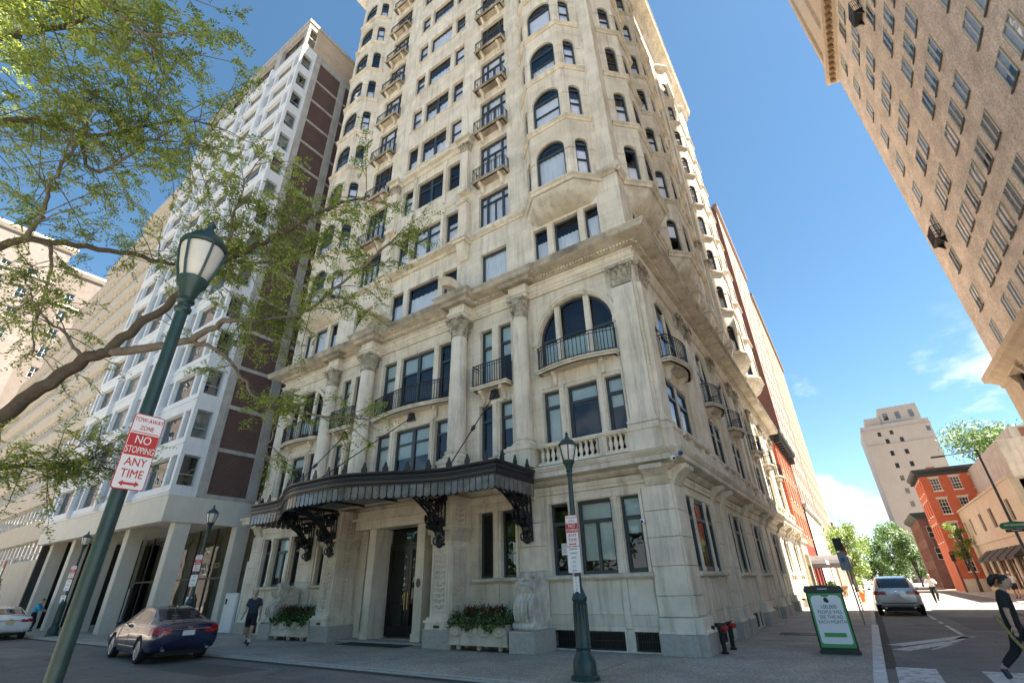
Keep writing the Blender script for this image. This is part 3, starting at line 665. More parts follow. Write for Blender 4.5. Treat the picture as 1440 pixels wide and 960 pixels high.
# archivolts round the third-floor arches, with keystones and imposts
def archivolt(M, a, b, top):
    m = MB(M); rr = (b - a) / 2; cx = (a + b) / 2; sp = top - rr; n = 20
    prof = [(0.03, -0.0), (0.03, -0.06), (0.12, -0.06), (0.12, -0.1), (0.22, -0.1), (0.24, 0.0)]
    vs = []; fs = []; k = len(prof)
    for i in range(n + 1):
        t = pi * i / n
        for (o, y) in prof: vs.append((cx - (rr + o) * cos(t), y, sp + (rr + o) * sin(t)))
    for i in range(n):
        for j in range(k - 1): fs.append((i * k + j, i * k + j + 1, (i + 1) * k + j + 1, (i + 1) * k + j))
    m.add(vs, fs)
    for (x0, x1) in ((a - 0.34, a - 0.005), (b + 0.005, b + 0.34)): m.box(x0, x1, -0.12, 0.02, sp - 0.16, sp - 0.09); m.box(x0 + 0.01, x1 - 0.01, -0.15, 0.02, sp - 0.09, sp)
    m.box(a - 0.26, a - 0.03, -0.05, 0.02, 8.95, sp - 0.16); m.box(b + 0.03, b + 0.26, -0.05, 0.02, 8.95, sp - 0.16)
    m.build('archivolt', STONE, bld)
    m = MB(M)
    for f in (0.27, 0.68):
        x = a + (b - a) * f; zt = sp + sqrt(max(0, rr * rr - (x - cx) ** 2)) - 0.03; m.box(x - 0.11, x + 0.11, 0.03, 0.165, 8.95, zt)
    m.build('mullion', STONE, bld)
for q in ((-4.2, -1.05), mir(-4.2, -1.05)): archivolt(FM, q[0], q[1], 11.87)
for (a, b) in SB: archivolt(SM, a + 0.1, b - 0.1, 11.8)
# balconies
def balcony(M, a, b, z, out=0.55, bow=0.0, rail=0.95, parent=None, thick=0.14, brk=True, step=0.11, m_=None):
    n = 10 if bow else 1; parent = parent or bld
    edge = [(a + (b - a) * i / n, -out - bow * sin(pi * i / n)) for i in range(n + 1)]
    m = MB(M); m.moulding([(a, 0.0)] + edge + [(b, 0.0)], [(-0.12, z - thick), (-0.04, z - thick), (0.0, z - thick * 0.5), (0.06, z - thick * 0.4), (0.06, z), (-0.2, z)])
    m.prism_xy([(a, 0.02)] + edge + [(b, 0.02)], z - thick, z - 0.002)
    o = m.build('balcony', m_ or STONE2, parent)
    g = MB(M); path = [(a + 0.03, -0.02)] + [(p[0] + (0.03 if i == 0 else (-0.03 if i == n else 0)), p[1] + 0.04) for i, p in enumerate(edge)] + [(b - 0.03, -0.02)]
    for zz, t in ((z + rail, 0.028), (z + rail - 0.13, 0.016), (z + 0.09, 0.018)): g.tube([(p[0], p[1], zz) for p in path], t, 4)
    for i in range(len(path) - 1):
        p, q = Vector((*path[i], 0)), Vector((*path[i + 1], 0)); k = max(1, int((q - p).length / step))
        for j in range(k):
            t = p.lerp(q, (j + 0.5) / k); g.box(t.x - 0.011, t.x + 0.011, t.y - 0.011, t.y + 0.011, z, z + rail)
        g.box(q.x - 0.016, q.x + 0.016, q.y - 0.016, q.y + 0.016, z, z + rail + 0.04) if n == 1 else None
    put('railing', g.mesh('railing', IRON), o)
    if brk:
        for x in (a + (b - a) * 0.2, a + (b - a) * 0.8):
            c = MB(M); c.prism_yz([(0.0, z - thick), (-out * 0.85, z - thick), (-out * 0.8, z - thick - 0.1), (-out * 0.4, z - thick - 0.2), (-0.12, z - thick - 0.42), (-0.1, z - thick - 0.5), (0.0, z - thick - 0.52)], x - 0.075, x + 0.075); put('bracket', c.mesh('bracket', STONE2), o)
    return o
for q in ((-4.2, -1.05), mir(-4.2, -1.05)): balcony(FM, q[0] - 0.02, q[1] + 0.05, 8.93, 0.3, 0.28)
for q in ((-7.3, -5.5), mir(-7.3, -5.5)): balcony(FM, q[0] + 0.05, q[1] - 0.05, 8.93, 0.5)
balcony(FM, -13.5, -8.6, 8.93, 0.3, 0.35)
for (a, b) in SB: balcony(SM, a + 0.25, b - 0.25, 8.93, 0.35, 0.3)

# ---- tower above the main cornice
NF = 9; FH = 3.78; TOP = 56.0
zt = lambda k: 19.85 + FH * k
tf = []; tw = []
def addw(lst, x0, x1, z0, z1, kind, bl=0.6): lst.append((x0, x1, z0, z1, 0, kind, bl))
BAYC = -2.6; BW = 1.85; BF = 0.98; BD = 0.87
bays_f = [BAYC, 2 * CX - BAYC]
for (a, b) in TRI:
    for q in ((a, b), mir(a, b)): addw(tf, q[0], q[1], 14.0, 15.97, 'single', 0.2)
for q in ((-7.2, -5.7), mir(-7.2, -5.7)):
    addw(tf, q[0], q[1], 14.0, 16.0, 'single', 0.3)
for i, (a, b) in enumerate(CEN): addw(tf, a, b, 13.95, 16.0, 'single', 0.3)
for k in range(NF):
    for i, (a, b) in enumerate(((-13.3, -12.4), (-12.1, -10.0), (-9.65, -8.76))):
        addw(tf, a, b, zt(k) - 2.05, zt(k), ('double' if k < 4 else 'single') if i == 1 else 'sash', 0.65)
    for q in ((-7.35, -5.5), mir(-7.35, -5.5)):
        if k == 0: addw(tf, q[0], q[1], 17.75, 19.85, 'casement', 0.4)
        else: addw(tf, q[0], q[1], zt(k) - 3.05, zt(k) - 0.05, 'casement', 0.5)
bayhole = [(c - 1.6, c + 1.6, 17.5, 51.9, 0) for c in bays_f]
m = MB(); m.wall(XL, 0, 13.6, TOP, [h[:5] for h in tf] + bayhole, depth=0.28); m.build('wall', STONEW, bld)
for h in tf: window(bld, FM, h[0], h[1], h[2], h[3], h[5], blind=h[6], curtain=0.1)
for k in range(1, NF):
    for q in ((-7.35, -5.5), mir(-7.35, -5.5)): balcony(FM, q[0] - 0.1, q[1] + 0.1, zt(k) - 3.07, 0.5, rail=0.9, thick=0.1, step=0.16, m_=SOOT)
# side of the tower
bays_s = [2.6, 8.7, 23.7, 29.8]
ts = []
for (a, b) in SB:
    for q in ((a + 0.1, a + 0.8), (a + 1.05, b - 1.05), (b - 0.8, b - 0.1)): addw(ts, q[0], q[1], 14.0, 15.9, 'single', 0.3)
MIDS = [(12.6, 13.8), (15.2, 17.2), (18.6, 19.8)]
for k in range(NF):
    for (a, b) in MIDS: addw(ts, a, b, zt(k) - 2.1, zt(k), 'sash', 0.5)
m = MB(SM); m.wall(0, SD, 13.6, TOP, [h[:5] for h in ts] + [(c - 1.6, c + 1.6, 17.5, 51.9, 0) for c in bays_s], depth=0.28); m.build('wall', STONEW, bld)
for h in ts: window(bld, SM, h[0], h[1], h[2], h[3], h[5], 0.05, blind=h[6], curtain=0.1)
def oriel(M, c):
    """canted bay: three faces with round-headed windows on every floor, ledges, corbelled foot"""
    P = [(c - BW, 0.0), (c - BF, -BD), (c + BF, -BD), (c + BW, 0.0)]
    cant = sqrt((BW - BF) ** 2 + BD ** 2); an = atan2(BD, BW - BF)
    faces = [(M @ Matrix.Translation((P[0][0], 0, 0)) @ Matrix.Rotation(-an, 4, 'Z'), cant, [(0.34, 0.94)], 0.32),
             (M @ Matrix.Translation((P[1][0], -BD, 0)), 2 * BF, [(0.24, 2 * BF - 0.24)], 0),
             (M @ Matrix.Translation((P[2][0], -BD, 0)) @ Matrix.Rotation(an, 4, 'Z'), cant, [(cant - 0.94, cant - 0.34)], 0.32)]
    root = None
    for fi in (1, 0, 2):
        FMx, wd, ops, _ = faces[fi]; m = MB(FMx)
        holes = [(a, b, zt(k) - 2.45 + (0.0 if fi == 1 else 0.05), zt(k) + (0.02 if fi == 1 else -0.25), 1) for k in range(NF) for a, b in ops]
        m.wall(0, wd, 17.1, 52.3, holes, depth=0.2)
        o = m.build('oriel_bay', STONEW, bld) if root is None else None
        if root is None: root = o
        else: put('bay_cheek', m.mesh('bay_cheek', STONEW), bld)
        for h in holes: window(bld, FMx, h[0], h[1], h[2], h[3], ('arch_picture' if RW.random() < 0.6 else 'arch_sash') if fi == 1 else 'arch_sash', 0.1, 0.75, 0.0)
    path = [(P[0][0] - 0.02, 0.05)] + P[0:1] + P[1:3] + P[3:4] + [(P[3][0] + 0.02, 0.05)]; path = P
    for k in range(NF):
        z = zt(k) - 2.5
        m = MB(M); big = 0.05 if k == 0 else 0
        m.moulding(P, [(-0.1, z - 0.34 - big), (0.05 + big, z - 0.34 - big), (0.08 + big, z - 0.26), (0.17 + big, z - 0.2), (0.17 + big, z - 0.14), (0.12, z - 0.12), (0.1, z - 0.02), (0.06, z + 0.01), (-0.1, z + 0.02)]); m.build('ledge', STONE2, bld)
        m = MB(M); zz = zt(k) - 0.95
        m.moulding(P, [(-0.02, zz), (0.022, zz), (0.03, zz + 0.025), (0.022, zz + 0.05), (-0.02, zz + 0.05)])
        # impost string, cut where the arched openings are: built as short lengths
        m2 = MB()
        for FMx, wd, ops, _ in faces:
            m2.M = FMx
            for (a, b) in ((0.0, ops[0][0] - 0.04), (ops[0][1] + 0.04, wd)): m2.box(a, b, -0.03, 0.01, zz, zz + 0.06)
        m2.build('impost_string', STONE2, bld, kind='stuff')
    m = MB(M); prev = None; vs = []; fs = []
    rings = [(0.0, 17.1, 0.04), (0.0, 16.92, 0.02), (0.0, 16.86, -0.05), (0.12, 16.62, -0.1), (0.38, 16.3, -0.2), (0.7, 16.15, -0.35), (0.96, 16.1, -0.5)]
    for (t, z, o) in rings:
        for (x, y) in P: vs.append((c + (x - c) * (1 - t * 0.35) + (0.02 if x > c else -0.02) * (o > 0), y * (1 - t), z))
    for j in range(len(rings) - 1):
        for i in range(3): fs.append(((j + 1) * 4 + i, (j + 1) * 4 + i + 1, j * 4 + i + 1, j * 4 + i))
    fs.append(tuple((len(rings) - 1) * 4 + i for i in range(4))[::-1])
    m.add(vs, fs); m.build('bay_corbel', STONE2, bld, True, 50)
    m = MB(M); m.moulding(P, [(-0.1, 52.2), (0.1, 52.2), (0.2, 52.5), (0.35, 52.6), (0.35, 52.75), (-0.1, 52.8)]); m.build('ledge', STONE2, bld)
for c in bays_f: oriel(FM, c)
for c in bays_s: oriel(SM, c)
# belt course at the foot of the shaft, interrupted by the bays
def belt(M, a, b):
    m = MB(M); m.prism_yz([(0.02, 17.15), (-0.06, 17.15), (-0.08, 17.24), (-0.2, 17.32), (-0.22, 17.45), (-0.14, 17.5), (-0.12, 17.6), (0.02, 17.62)], a, b); m.build('belt_course', STONE2, bld)
belt(FM, -8.3, BAYC - BW + 0.02); belt(FM, 2 * CX - BAYC + BW - 0.02, -13.8); belt(FM, BAYC + BW - 0.02, 0.2); belt(FM, XL - 0.2, 2 * CX - BAYC - BW + 0.02)
for a, b in ((-0.2, 0.77), (4.43, 6.87), (10.53, 21.87), (25.53, 27.97), (31.63, SD)): belt(SM, a, b)
# two-storey frontispiece round the centre windows: consoles, pilasters, entablature
for x in (-8.22, 2 * CX + 8.22):
    m = MB(); m.prism_yz([(0.02, 16.05), (-0.12, 16.1), (-0.3, 16.5), (-0.42, 16.9), (-0.42, 17.0), (0.02, 17.0)], x - 0.26, x + 0.26); m.box(x - 0.4, x + 0.4, -0.55, 0.02, 17.0, 17.16); m.box(x - 0.46, x + 0.46, -0.62, 0.02, 17.16, 17.32); m.box(x - 0.36, x + 0.36, -0.45, 0.02, 17.32, 17.62); m.box(x - 0.28, x + 0.28, -0.3, 0.02, 17.62, 19.7); m.box(x - 0.36, x + 0.36, -0.4, 0.02, 19.7, 19.9); m.build('pilaster', STONE, bld)
    m = MB(); m.box(x - 0.34, x + 0.34, -0.4, 0.02, 20.5, 20.75); m.box(x - 0.25, x + 0.25, -0.28, 0.02, 20.75, 23.7); m.build('pilaster', STONE, bld)
    put('capital', CAPS, bld, T(x, -0.26, 23.65) @ Matrix.Diagonal((0.85, 1, 0.6, 1)))
    m = MB(); m.box(x - 0.38, x + 0.38, -0.42, 0.02, 24.2, 24.5); m.box(x - 0.5, x + 0.5, -0.6, 0.02, 24.5, 24.65); m.build('entablature_block', STONE2, bld)
def strip(z0, z1, prof, a=-13.4, b=-8.7, name='string_course'):
    m = MB(); m.prism_yz(prof, a, b); m.build(name, STONE2, bld)
strip(0, 0, [(0.02, 16.95), (-0.1, 16.98), (-0.16, 17.1), (-0.45, 17.2), (-0.48, 17.34), (-0.4, 17.4), (0.02, 17.42)])
strip(0, 0, [(0.02, 20.35), (-0.06, 20.37), (-0.06, 20.5), (0.02, 20.52)], -13.3, -8.76)
strip(0, 0, [(0.02, 24.15), (-0.1, 24.18), (-0.14, 24.4), (-0.3, 24.46), (-0.32, 24.58), (-0.2, 24.65), (0.02, 24.66)], -13.7, -8.4)
for x in (-12.25, -9.83):
    for z0, z1 in ((17.42, 20.3), (20.8, 24.1)): m = MB(); m.box(x - 0.1, x + 0.1, -0.1, 0.02, z0, z1); m.box(x - 0.14, x + 0.14, -0.13, 0.02, z1 - 0.25, z1 - 0.04); m.build('mullion', STONE, bld)
for k in range(2, NF):
    for (a, b) in ((-13.4, -12.3), (-12.2, -9.9), (-9.75, -8.66)): m = MB(); m.box(a, b, -0.05, 0.02, zt(k) - 2.16, zt(k) - 2.055); m.build('sill', STONE2, bld)
# pilasters and consoles on the middle of the side elevation
for y in (11.6, 14.5, 17.9, 20.8):
    m = MB(SM); m.box(y - 0.3, y + 0.3, -0.25, 0.02, 17.62, 30.6); m.box(y - 0.4, y + 0.4, -0.5, 0.02, 17.0, 17.62); m.box(y - 0.42, y + 0.42, -0.42, 0.02, 30.6, 31.0); m.prism_yz([(0.02, 16.0), (-0.12, 16.05), (-0.4, 16.9), (-0.4, 17.0), (0.02, 17.0)], y - 0.24, y + 0.24); m.box(y - 0.25, y + 0.25, -0.18, 0.02, 31.0, 50.0); m.build('pilaster', STONE, bld)
    put('capital', CAPS, bld, SM @ T(y, -0.2, 24.2) @ Matrix.Diagonal((0.9, 1.6, 0.9, 1)))
for k in range(1, NF):
    m = MB(SM); m.prism_yz([(0.02, zt(k) - 2.5), (-0.3, zt(k) - 2.42), (-0.34, zt(k) - 2.2), (0.02, zt(k) - 2.15)], 15.0, 17.4); m.build('sill', STONE2, bld)
# crowning cornice
course([(0.0, 54.6), (0.15, 54.7), (0.2, 55.0), (0.6, 55.9), (1.1, 56.2), (1.4, 56.4), (1.4, 56.9), (1.55, 57.2), (0.4, 57.5), (0.0, 57.6)], 'cornice', STONE2)
m = MB(); m.box(XL + 0.01, -0.01, 0.01, SD - 0.01, 55.2, 57.3); m.build('roof', mat('roof_gravel', (0.3, 0.29, 0.27), 0.95, var=0.2), bld)

# ---- entrance: ornamented piers, posts, doors
for sx, x in ((1, -7.98), (-1, 2 * CX + 7.98)):
    m = MB(); m.cbox(x - 0.62, x + 0.62, -1.2, -0.03, -0.02, 0.52, 0.02); m.build('granite_plinth', GRANITE, bld)
    m = MB(); 
    for (o, za, zb) in ((0.52, 0.52, 0.7), (0.56, 0.7, 0.78), (0.5, 0.78, 0.86), (0.42, 0.86, 3.1), (0.46, 3.1, 3.16)): m.box(x - o, x + o, -0.68 - o, -0.01, za, zb)
    m.box(x - 0.44, x + 0.44, -1.12, -0.01, 3.62, 4.69); m.build('entrance_pier', STONE, bld)
    rel = MB()     # carved candelabra relief on the faces of the pier
    rr_ = random.Random(3)
    for face in range(2):
        FMx = Matrix.Translation((x, -1.1, 0)) if face == 0 else Matrix.Translation((x + 0.42, -0.68, 0)) @ Matrix.Rotation(pi / 2, 4, 'Z')
        rel.M = FMx
        for (za, zb) in ((1.0, 2.98), (3.7, 4.55)):
            rel.box(-0.33, -0.3, -0.03, 0.01, za, zb); rel.box(0.3, 0.33, -0.03, 0.01, za, zb); rel.box(-0.3, 0.3, -0.03, 0.01, za, za + 0.03); rel.box(-0.3, 0.3, -0.03, 0.01, zb - 0.03, zb)
            z = za + 0.14
            while z < zb - 0.12:
                rel.ball((0, -0.01, z), 0.05 + rr_.random() * 0.04, 0.045, 0.06, 8, 5)
                for s in (-1, 1):
                    rel.tube([(s * (0.05 + 0.11 * t), -0.018, z + 0.07 * sin(t * 3)) for t in (0, 0.35, 0.7, 1.0, 1.3)], [0.02, 0.022, 0.02, 0.016, 0.008], 5)
                    rel.ball((s * 0.2, -0.012, z + 0.05), 0.045, 0.03, 0.05, 6, 4)
                z += 0.17
    rel.build('carved_relief', STONE2, bld, True, 60)
    cap = MB(); cap.box(x - 0.4, x + 0.4, -1.1, -0.05, 3.16, 3.2); cap.prism_xz([(x - 0.42, 3.16), (x + 0.42, 3.16), (x + 0.52, 3.52), (x - 0.52, 3.52)], -1.12, -0.05); cap.box(x - 0.56, x + 0.56, -1.24, -0.05, 3.52, 3.62)
    for i in range(6):
        for row in range(2):
            xx = x - 0.4 + i * 0.16; z0 = 3.18 + row * 0.14; cap.add([(xx - 0.07, -1.13, z0), (xx + 0.07, -1.13, z0), (xx + 0.06, -1.17, z0 + 0.12), (xx - 0.06, -1.17, z0 + 0.12), (xx, -1.24, z0 + 0.18)], [(0, 1, 2, 3), (3, 2, 4)])
            yy = -1.08 + i * 0.17
            if sx: cap.add([(x + 0.43, yy - 0.07, z0), (x + 0.43, yy + 0.07, z0), (x + 0.47, yy + 0.06, z0 + 0.12), (x + 0.47, yy - 0.06, z0 + 0.12), (x + 0.54, yy, z0 + 0.18)], [(0, 1, 2, 3), (3, 2, 4)])
    for s in (-1, 1): cap.tube([(x + s * (0.5 + 0.06 * cos(t)), -1.2, 3.46 + 0.06 * sin(t)) for t in [i * 0.7 for i in range(10)]], [0.035 - 0.002 * i for i in range(10)], 5)
    cap.build('capital', STONE2, bld)
    m = MB(); m.box(x - 0.12, x + 0.12, -1.222, -1.2, 0.56, 0.64); m.build('pier_plaque', IRON, bld)
m = MB(); m.box(-13.45, -8.65, -0.5, 0.02, 3.95, 4.3); m.box(-13.6, -8.5, -0.6, 0.02, 4.3, 4.41); m.box(-13.45, -8.65, -0.45, 0.02, 4.41, 4.69); m.build('entrance_lintel', STONE, bld)
for x in (-12.42, -9.68):
    m = MB(); m.box(x - 0.2, x + 0.2, -0.4, 0.55, 0.1, 3.948); m.box(x - 0.23, x + 0.23, -0.43, 0.56, 0.061, 0.3); m.build('entrance_post', STONE, bld)
for x in (-13.3, -8.8): m = MB(); m.box(x - 0.15, x + 0.15, -0.02, 0.5, 0.06, 3.949); m.build('entrance_jamb', STONE, bld)
DOORM = mat('dark_door_wood', (0.009, 0.007, 0.006), 0.3, var=0.3, scale=6)
m = MB(); m.box(-13.44, -8.66, 0.85, 0.95, 0.05, 3.94); m.build('vestibule_wall', DARKIN, bld)
for (a, b) in ((-12.2, -11.06), (-11.04, -9.9)):
    m = MB(); m.box(a, a + 0.14, 0.42, 0.48, 0.1, 3.3); m.box(b - 0.14, b, 0.42, 0.48, 0.1, 3.3); m.box(a + 0.14, b - 0.14, 0.42, 0.48, 0.1, 0.45); m.box(a + 0.14, b - 0.14, 0.42, 0.48, 3.15, 3.3); m.box(a + 0.14, b - 0.14, 0.42, 0.48, 1.2, 1.32)
    o = m.build('door', DOORM, bld)
    p = MB(); p.quad((a + 0.14, 0.45, 0.45), (b - 0.14, 0.45, 0.45), (b - 0.14, 0.45, 3.15), (a + 0.14, 0.45, 3.15)); put('pane', p.mesh('pane', GLASS), o)
    h = MB(); hx = b - 0.07 if b < -11.05 else a + 0.07; h.tube([(hx, 0.36, 1.0), (hx, 0.36, 1.6)], 0.014, 6); h.box(hx - 0.01, hx + 0.01, 0.36, 0.42, 1.05, 1.07); h.box(hx - 0.01, hx + 0.01, 0.36, 0.42, 1.53, 1.55)
    put('door_handle', h.mesh('door_handle', mat('brass', (0.6, 0.43, 0.16), 0.3, metal=1.0)), o)
m = MB(); m.box(-12.2, -9.9, 0.42, 0.5, 3.32, 3.4); o = m.build('transom_bar', DOORM, bld)
p = MB(); p.quad((-12.2, 0.46, 3.4), (-9.9, 0.46, 3.4), (-9.9, 0.46, 3.94), (-12.2, 0.46, 3.94)); put('pane', p.mesh('pane', GLASS), o)
for (a, b) in ((-13.15, -12.62), (-9.48, -8.95)):
    m = MB(); m.box(a, a + 0.06, 0.5, 0.56, 0.1, 3.94); m.box(b - 0.06, b, 0.5, 0.56, 0.1, 3.94); o = m.build('sidelight', DOORM, bld)
    p = MB(); p.quad((a + 0.06, 0.53, 0.1), (b - 0.06, 0.53, 0.1), (b - 0.06, 0.53, 3.94), (a + 0.06, 0.53, 3.94)); put('pane', p.mesh('pane', GLASS), o)
m = MB(); m.lathe([(0.0001, -0.42), (0.13, -0.42), (0.16, -0.4)], 16); pl = MB(); pl.prism_xz([(-9.68 + 0.1 * cos(t * pi / 8), 1.9 + 0.15 * sin(t * pi / 8)) for t in range(16)], -0.43, -0.405); pl.build('wall_plaque', mat('bronze_plaque', (0.09, 0.075, 0.05), 0.45, metal=0.6), bld)
m = MB(); m.box(-13.4, -8.7, -0.75, 0.9, 0.0, 0.055); m.box(-13.4, -8.7, 0.6, 0.9, 0.055, 0.1); m.build('door_step', GRANITE, bld)
# ------------------------------------------------------------------ ground, roads, pavements
ASPH = speckle_mat('asphalt', (0.125, 0.117, 0.105), (0.225, 0.21, 0.19), 60, 0.88, crack=0.35, patch=0.22)
PAVE = speckle_mat('aggregate_paving', (0.20, 0.178, 0.148), (0.50, 0.445, 0.37), 48, 0.9, crack=0.12, patch=0.26)
KERBM = mat('kerb_stone', (0.42, 0.415, 0.40), 0.85, var=0.2, scale=4, bump=0.2)
ZR = -0.06
g = MB(); g.box(-900, 900, -900, 1500, ZR - 0.6, ZR - 0.1); g.build('ground', mat('ground_soil', (0.16, 0.15, 0.13), 0.95, var=0.2, scale=0.05), kind='structure')
g = MB(); g.quad((-300, -12.4, ZR), (120, -12.4, ZR), (120, -5.0, ZR), (-300, -5.0, ZR)); g.build('front_road', ASPH, kind='structure')
g = MB(); g.quad((3.8, -5.0, ZR), (11.7, -5.0, ZR), (11.7, 420, ZR), (3.8, 420, ZR)); g.quad((3.8, -60, ZR), (11.7, -60, ZR), (11.7, -12.4, ZR), (3.8, -12.4, ZR)); g.build('side_road', ASPH, kind='structure')
def rounded(x0, x1, y0, y1, corners, rr=2.2):
    """pavement outline, anticlockwise, rounding the named corners"""
    pts = []
    for i, (x, y, a) in enumerate(((x0, y0, pi), (x1, y0, 1.5 * pi), (x1, y1, 0), (x0, y1, 0.5 * pi))):
        if i in corners:
            cx = x + (rr if i in (0, 3) else -rr); cy = y + (rr if i in (0, 1) else -rr)
            pts += [(cx + rr * cos(a + pi / 2 * k / 8), cy + rr * sin(a + pi / 2 * k / 8)) for k in range(9)]
        else: pts.append((x, y))
    return pts
def pavement(name, outline, kerb_skip=()):
    inset = []
    m = MB(); m.prism_xy(outline, ZR - 0.05, -0.006); m.build(name, PAVE, kind='structure')
    k = MB(); k.moulding(outline, [(-0.16, -0.02), (-0.16, -0.002), (-0.03, 0.0), (0.0, -0.02), (0.012, ZR - 0.05)][::-1], closed=True); k.build('kerb', KERBM, kind='structure')
pavement('pavement', rounded(-300, 3.8, -5.0, 420, (1,)))
pavement('opposite_pavement', rounded(11.7, 120, -5.0, 420, (0,)))
pavement('park_pavement', rounded(-300, 3.8, -60, -12.4, (2,)))
pavement('far_corner_pavement', rounded(11.7, 120, -60, -12.4, (3,)))
# scored joints in the paving: thin dark recesses laid as strips
jm = mat('paving_joint', (0.10, 0.095, 0.09), 0.95)
j = MB()
for x in [-38 + 6.1 * i for i in range(7)]: j.box(x - 0.006, x + 0.006, -4.84, -1.5 if x > -22 else -1.5, -0.006, -0.003)
for y in (): j.box(-40, 3.6, y - 0.006, y + 0.006, -0.0055, -0.0025)
for y in [4.5 + 6.1 * i for i in range(7)]: j.box(0.6, 3.64, y - 0.006, y + 0.006, -0.006, -0.003)
j.build('paving_joint', jm, kind='structure')
# pale painted kerb face along the side street and road markings
k = MB(); k.box(3.63, 3.845, -2.5, 11.5, -0.1, 0.004); k.build('painted_kerb', mat('worn_kerb_paint', (0.62, 0.61, 0.58), 0.8, var=0.3, scale=3), kind='structure')
def marking(name, pts, z=ZR + 0.004):
    m = MB(); m.add([(x, y, z) for x, y in pts], [tuple(range(len(pts)))]); return m.build(name, ROADPAINT, kind='structure')
def line(a, b, wd, name='road_marking'):
    a = Vector(a); b = Vector(b); n = (b - a).normalized(); n = Vector((-n.y, n.x)) * wd / 2
    return marking(name, [(a - n).to_tuple(), (b - n).to_tuple(), (b + n).to_tuple(), (a + n).to_tuple()])
line((4.15, 4.75), (6.2, 8.15), 0.42); line((4.25, 3.6), (5.55, 6.1), 0.42); line((5.55, 6.1), (6.1, 8.0), 0.22); line((4.95, 4.0), (5.75, 6.2), 0.1)
line((6.07, 8.6), (6.03, 12.5), 0.13); line((6.02, 13.6), (6.0, 14.6), 0.13); line((5.98, 15.8), (5.95, 23.3), 0.13)
for i in range(3): line((5.95, 28 + 9 * i), (5.93, 33 + 9 * i), 0.13)
# zebra bars of the crossing
for i in range(5):
    x = 4.0 + i * 1.42; marking('crossing_bar', [(x, -3.2), (x + 0.7, -3.2), (x + 0.72, 0.35), (x + 0.02, 0.35)])
# utility patches, covers and dirty gutters on the carriageways
PATCHD = speckle_mat('fresh_asphalt_patch', (0.075, 0.07, 0.064), (0.14, 0.132, 0.12), 70, 0.85, crack=0.0, patch=0.2)
PATCHL = speckle_mat('old_asphalt_patch', (0.16, 0.15, 0.135), (0.27, 0.255, 0.23), 55, 0.9, crack=0.3, patch=0.25)
def patch(pts, m, z=ZR + 0.003): b = MB(); b.add([(x, y, z) for x, y in pts], [tuple(range(len(pts)))]); b.build('asphalt_patch', m, kind='structure')
patch([(-14.2, -7.3), (-9.6, -7.25), (-9.5, -5.9), (-14.3, -6.0)], PATCHD); patch([(-8.4, -6.6), (-5.2, -6.62), (-5.1, -5.3), (-8.3, -5.35)], PATCHL); patch([(-26, -8.4), (-20.5, -8.3), (-20.4, -6.9), (-26, -7.0)], PATCHL); patch([(7.2, 2.0), (9.4, 2.0), (9.5, 9.0), (7.1, 9.2)], PATCHL); patch([(6.6, 10.5), (8.4, 10.4), (8.5, 17.5), (6.5, 17.6)], PATCHD); patch([(-3.8, -5.9), (0.5, -5.95), (0.5, -5.2), (-3.8, -5.22)], PATCHD)
GUT = mat('gutter_dirt', (0.07, 0.062, 0.05), 0.95, var=0.5, scale=6)
b = MB(); b.quad((-60, -5.28, ZR + 0.002), (1.4, -5.28, ZR + 0.002), (1.4, -5.0, ZR + 0.002), (-60, -5.0, ZR + 0.002)); b.quad((3.8, 0, ZR + 0.002), (4.05, 0, ZR + 0.002), (4.05, 60, ZR + 0.002), (3.8, 60, ZR + 0.002)); b.build('gutter', GUT, kind='structure')
CAST = mat('cast_iron_cover', (0.06, 0.055, 0.05), 0.6, var=0.3, scale=12)
for (x, y) in ((7.9, 6.0), (-7.0, -7.6), (5.3, 12.6), (-19.0, -7.6)):
    b = MB(); b.lathe([(0.33, 0.0), (0.33, 0.008), (0.29, 0.009), (0.28, 0.006), (0.0001, 0.006)], 24, (x, y, ZR + 0.002)); b.build('manhole_cover', CAST, kind='structure')
# cellar plate and drain in the pavement
m = MB(); m.box(0.95, 2.3, 6.4, 7.3, -0.02, 0.006); m.build('cellar_plate', mat('rusty_steel_plate', (0.05, 0.047, 0.045), 0.6, var=0.3, scale=6), kind='structure')
m = MB(); m.box(-12.6, -9.4, -1.5, -0.55, -0.004, 0.012); m.build('entrance_mat', mat('coir_mat', (0.03, 0.028, 0.026), 0.98, var=0.2, scale=30), label='dark mat on the pavement before the entrance doors', cat='mat')
# ------------------------------------------------------------------ entrance canopy of black iron and glass
can = thing('entrance_canopy', 'black iron canopy with hanging glass fringe over the entrance doors', 'canopy', (CX, 0, 4.7))
CM = Matrix.Translation((-CX, 0, -4.7))
def cedge(n=72):
    pts = []
    for i in range(n + 1):
        x = -17.7 + (13.3) * i / n; t = abs(x - CX) / 6.65
        s = min(1, max(0, (t - 0.12) / 0.66)); s = s * s * (3 - 2 * s)
        pts.append((x, -4.45 + 1.65 * s))
    return pts
CE = cedge(); CPATH = [(-17.7, -0.62)] + CE + [(-4.4, -0.62)]
m = MB(CM); m.moulding(CPATH, [(-0.12, 4.78), (0.0, 4.78), (0.03, 4.82), (0.05, 4.9), (0.02, 4.94), (0.02, 5.06), (0.09, 5.13), (0.11, 5.18), (0.0, 5.2), (-0.12, 5.2)]); m.build('fascia', IRON, can)
m = MB(CM); m.moulding(CPATH, [(-0.01, 4.74), (0.045, 4.74), (0.045, 4.78), (-0.01, 4.78)]); m.moulding(CPATH, [(0.02, 4.97), (0.055, 4.985), (0.055, 5.015), (0.02, 5.03)]); m.build('fascia_trim', IRON, can)
GLC = glass_mat('frosted_canopy_glass', (0.62, 0.66, 0.66), 1.5)
FROST = mat('milky_glass', (0.15, 0.145, 0.13), 0.1, var=0.6, scale=2.5)
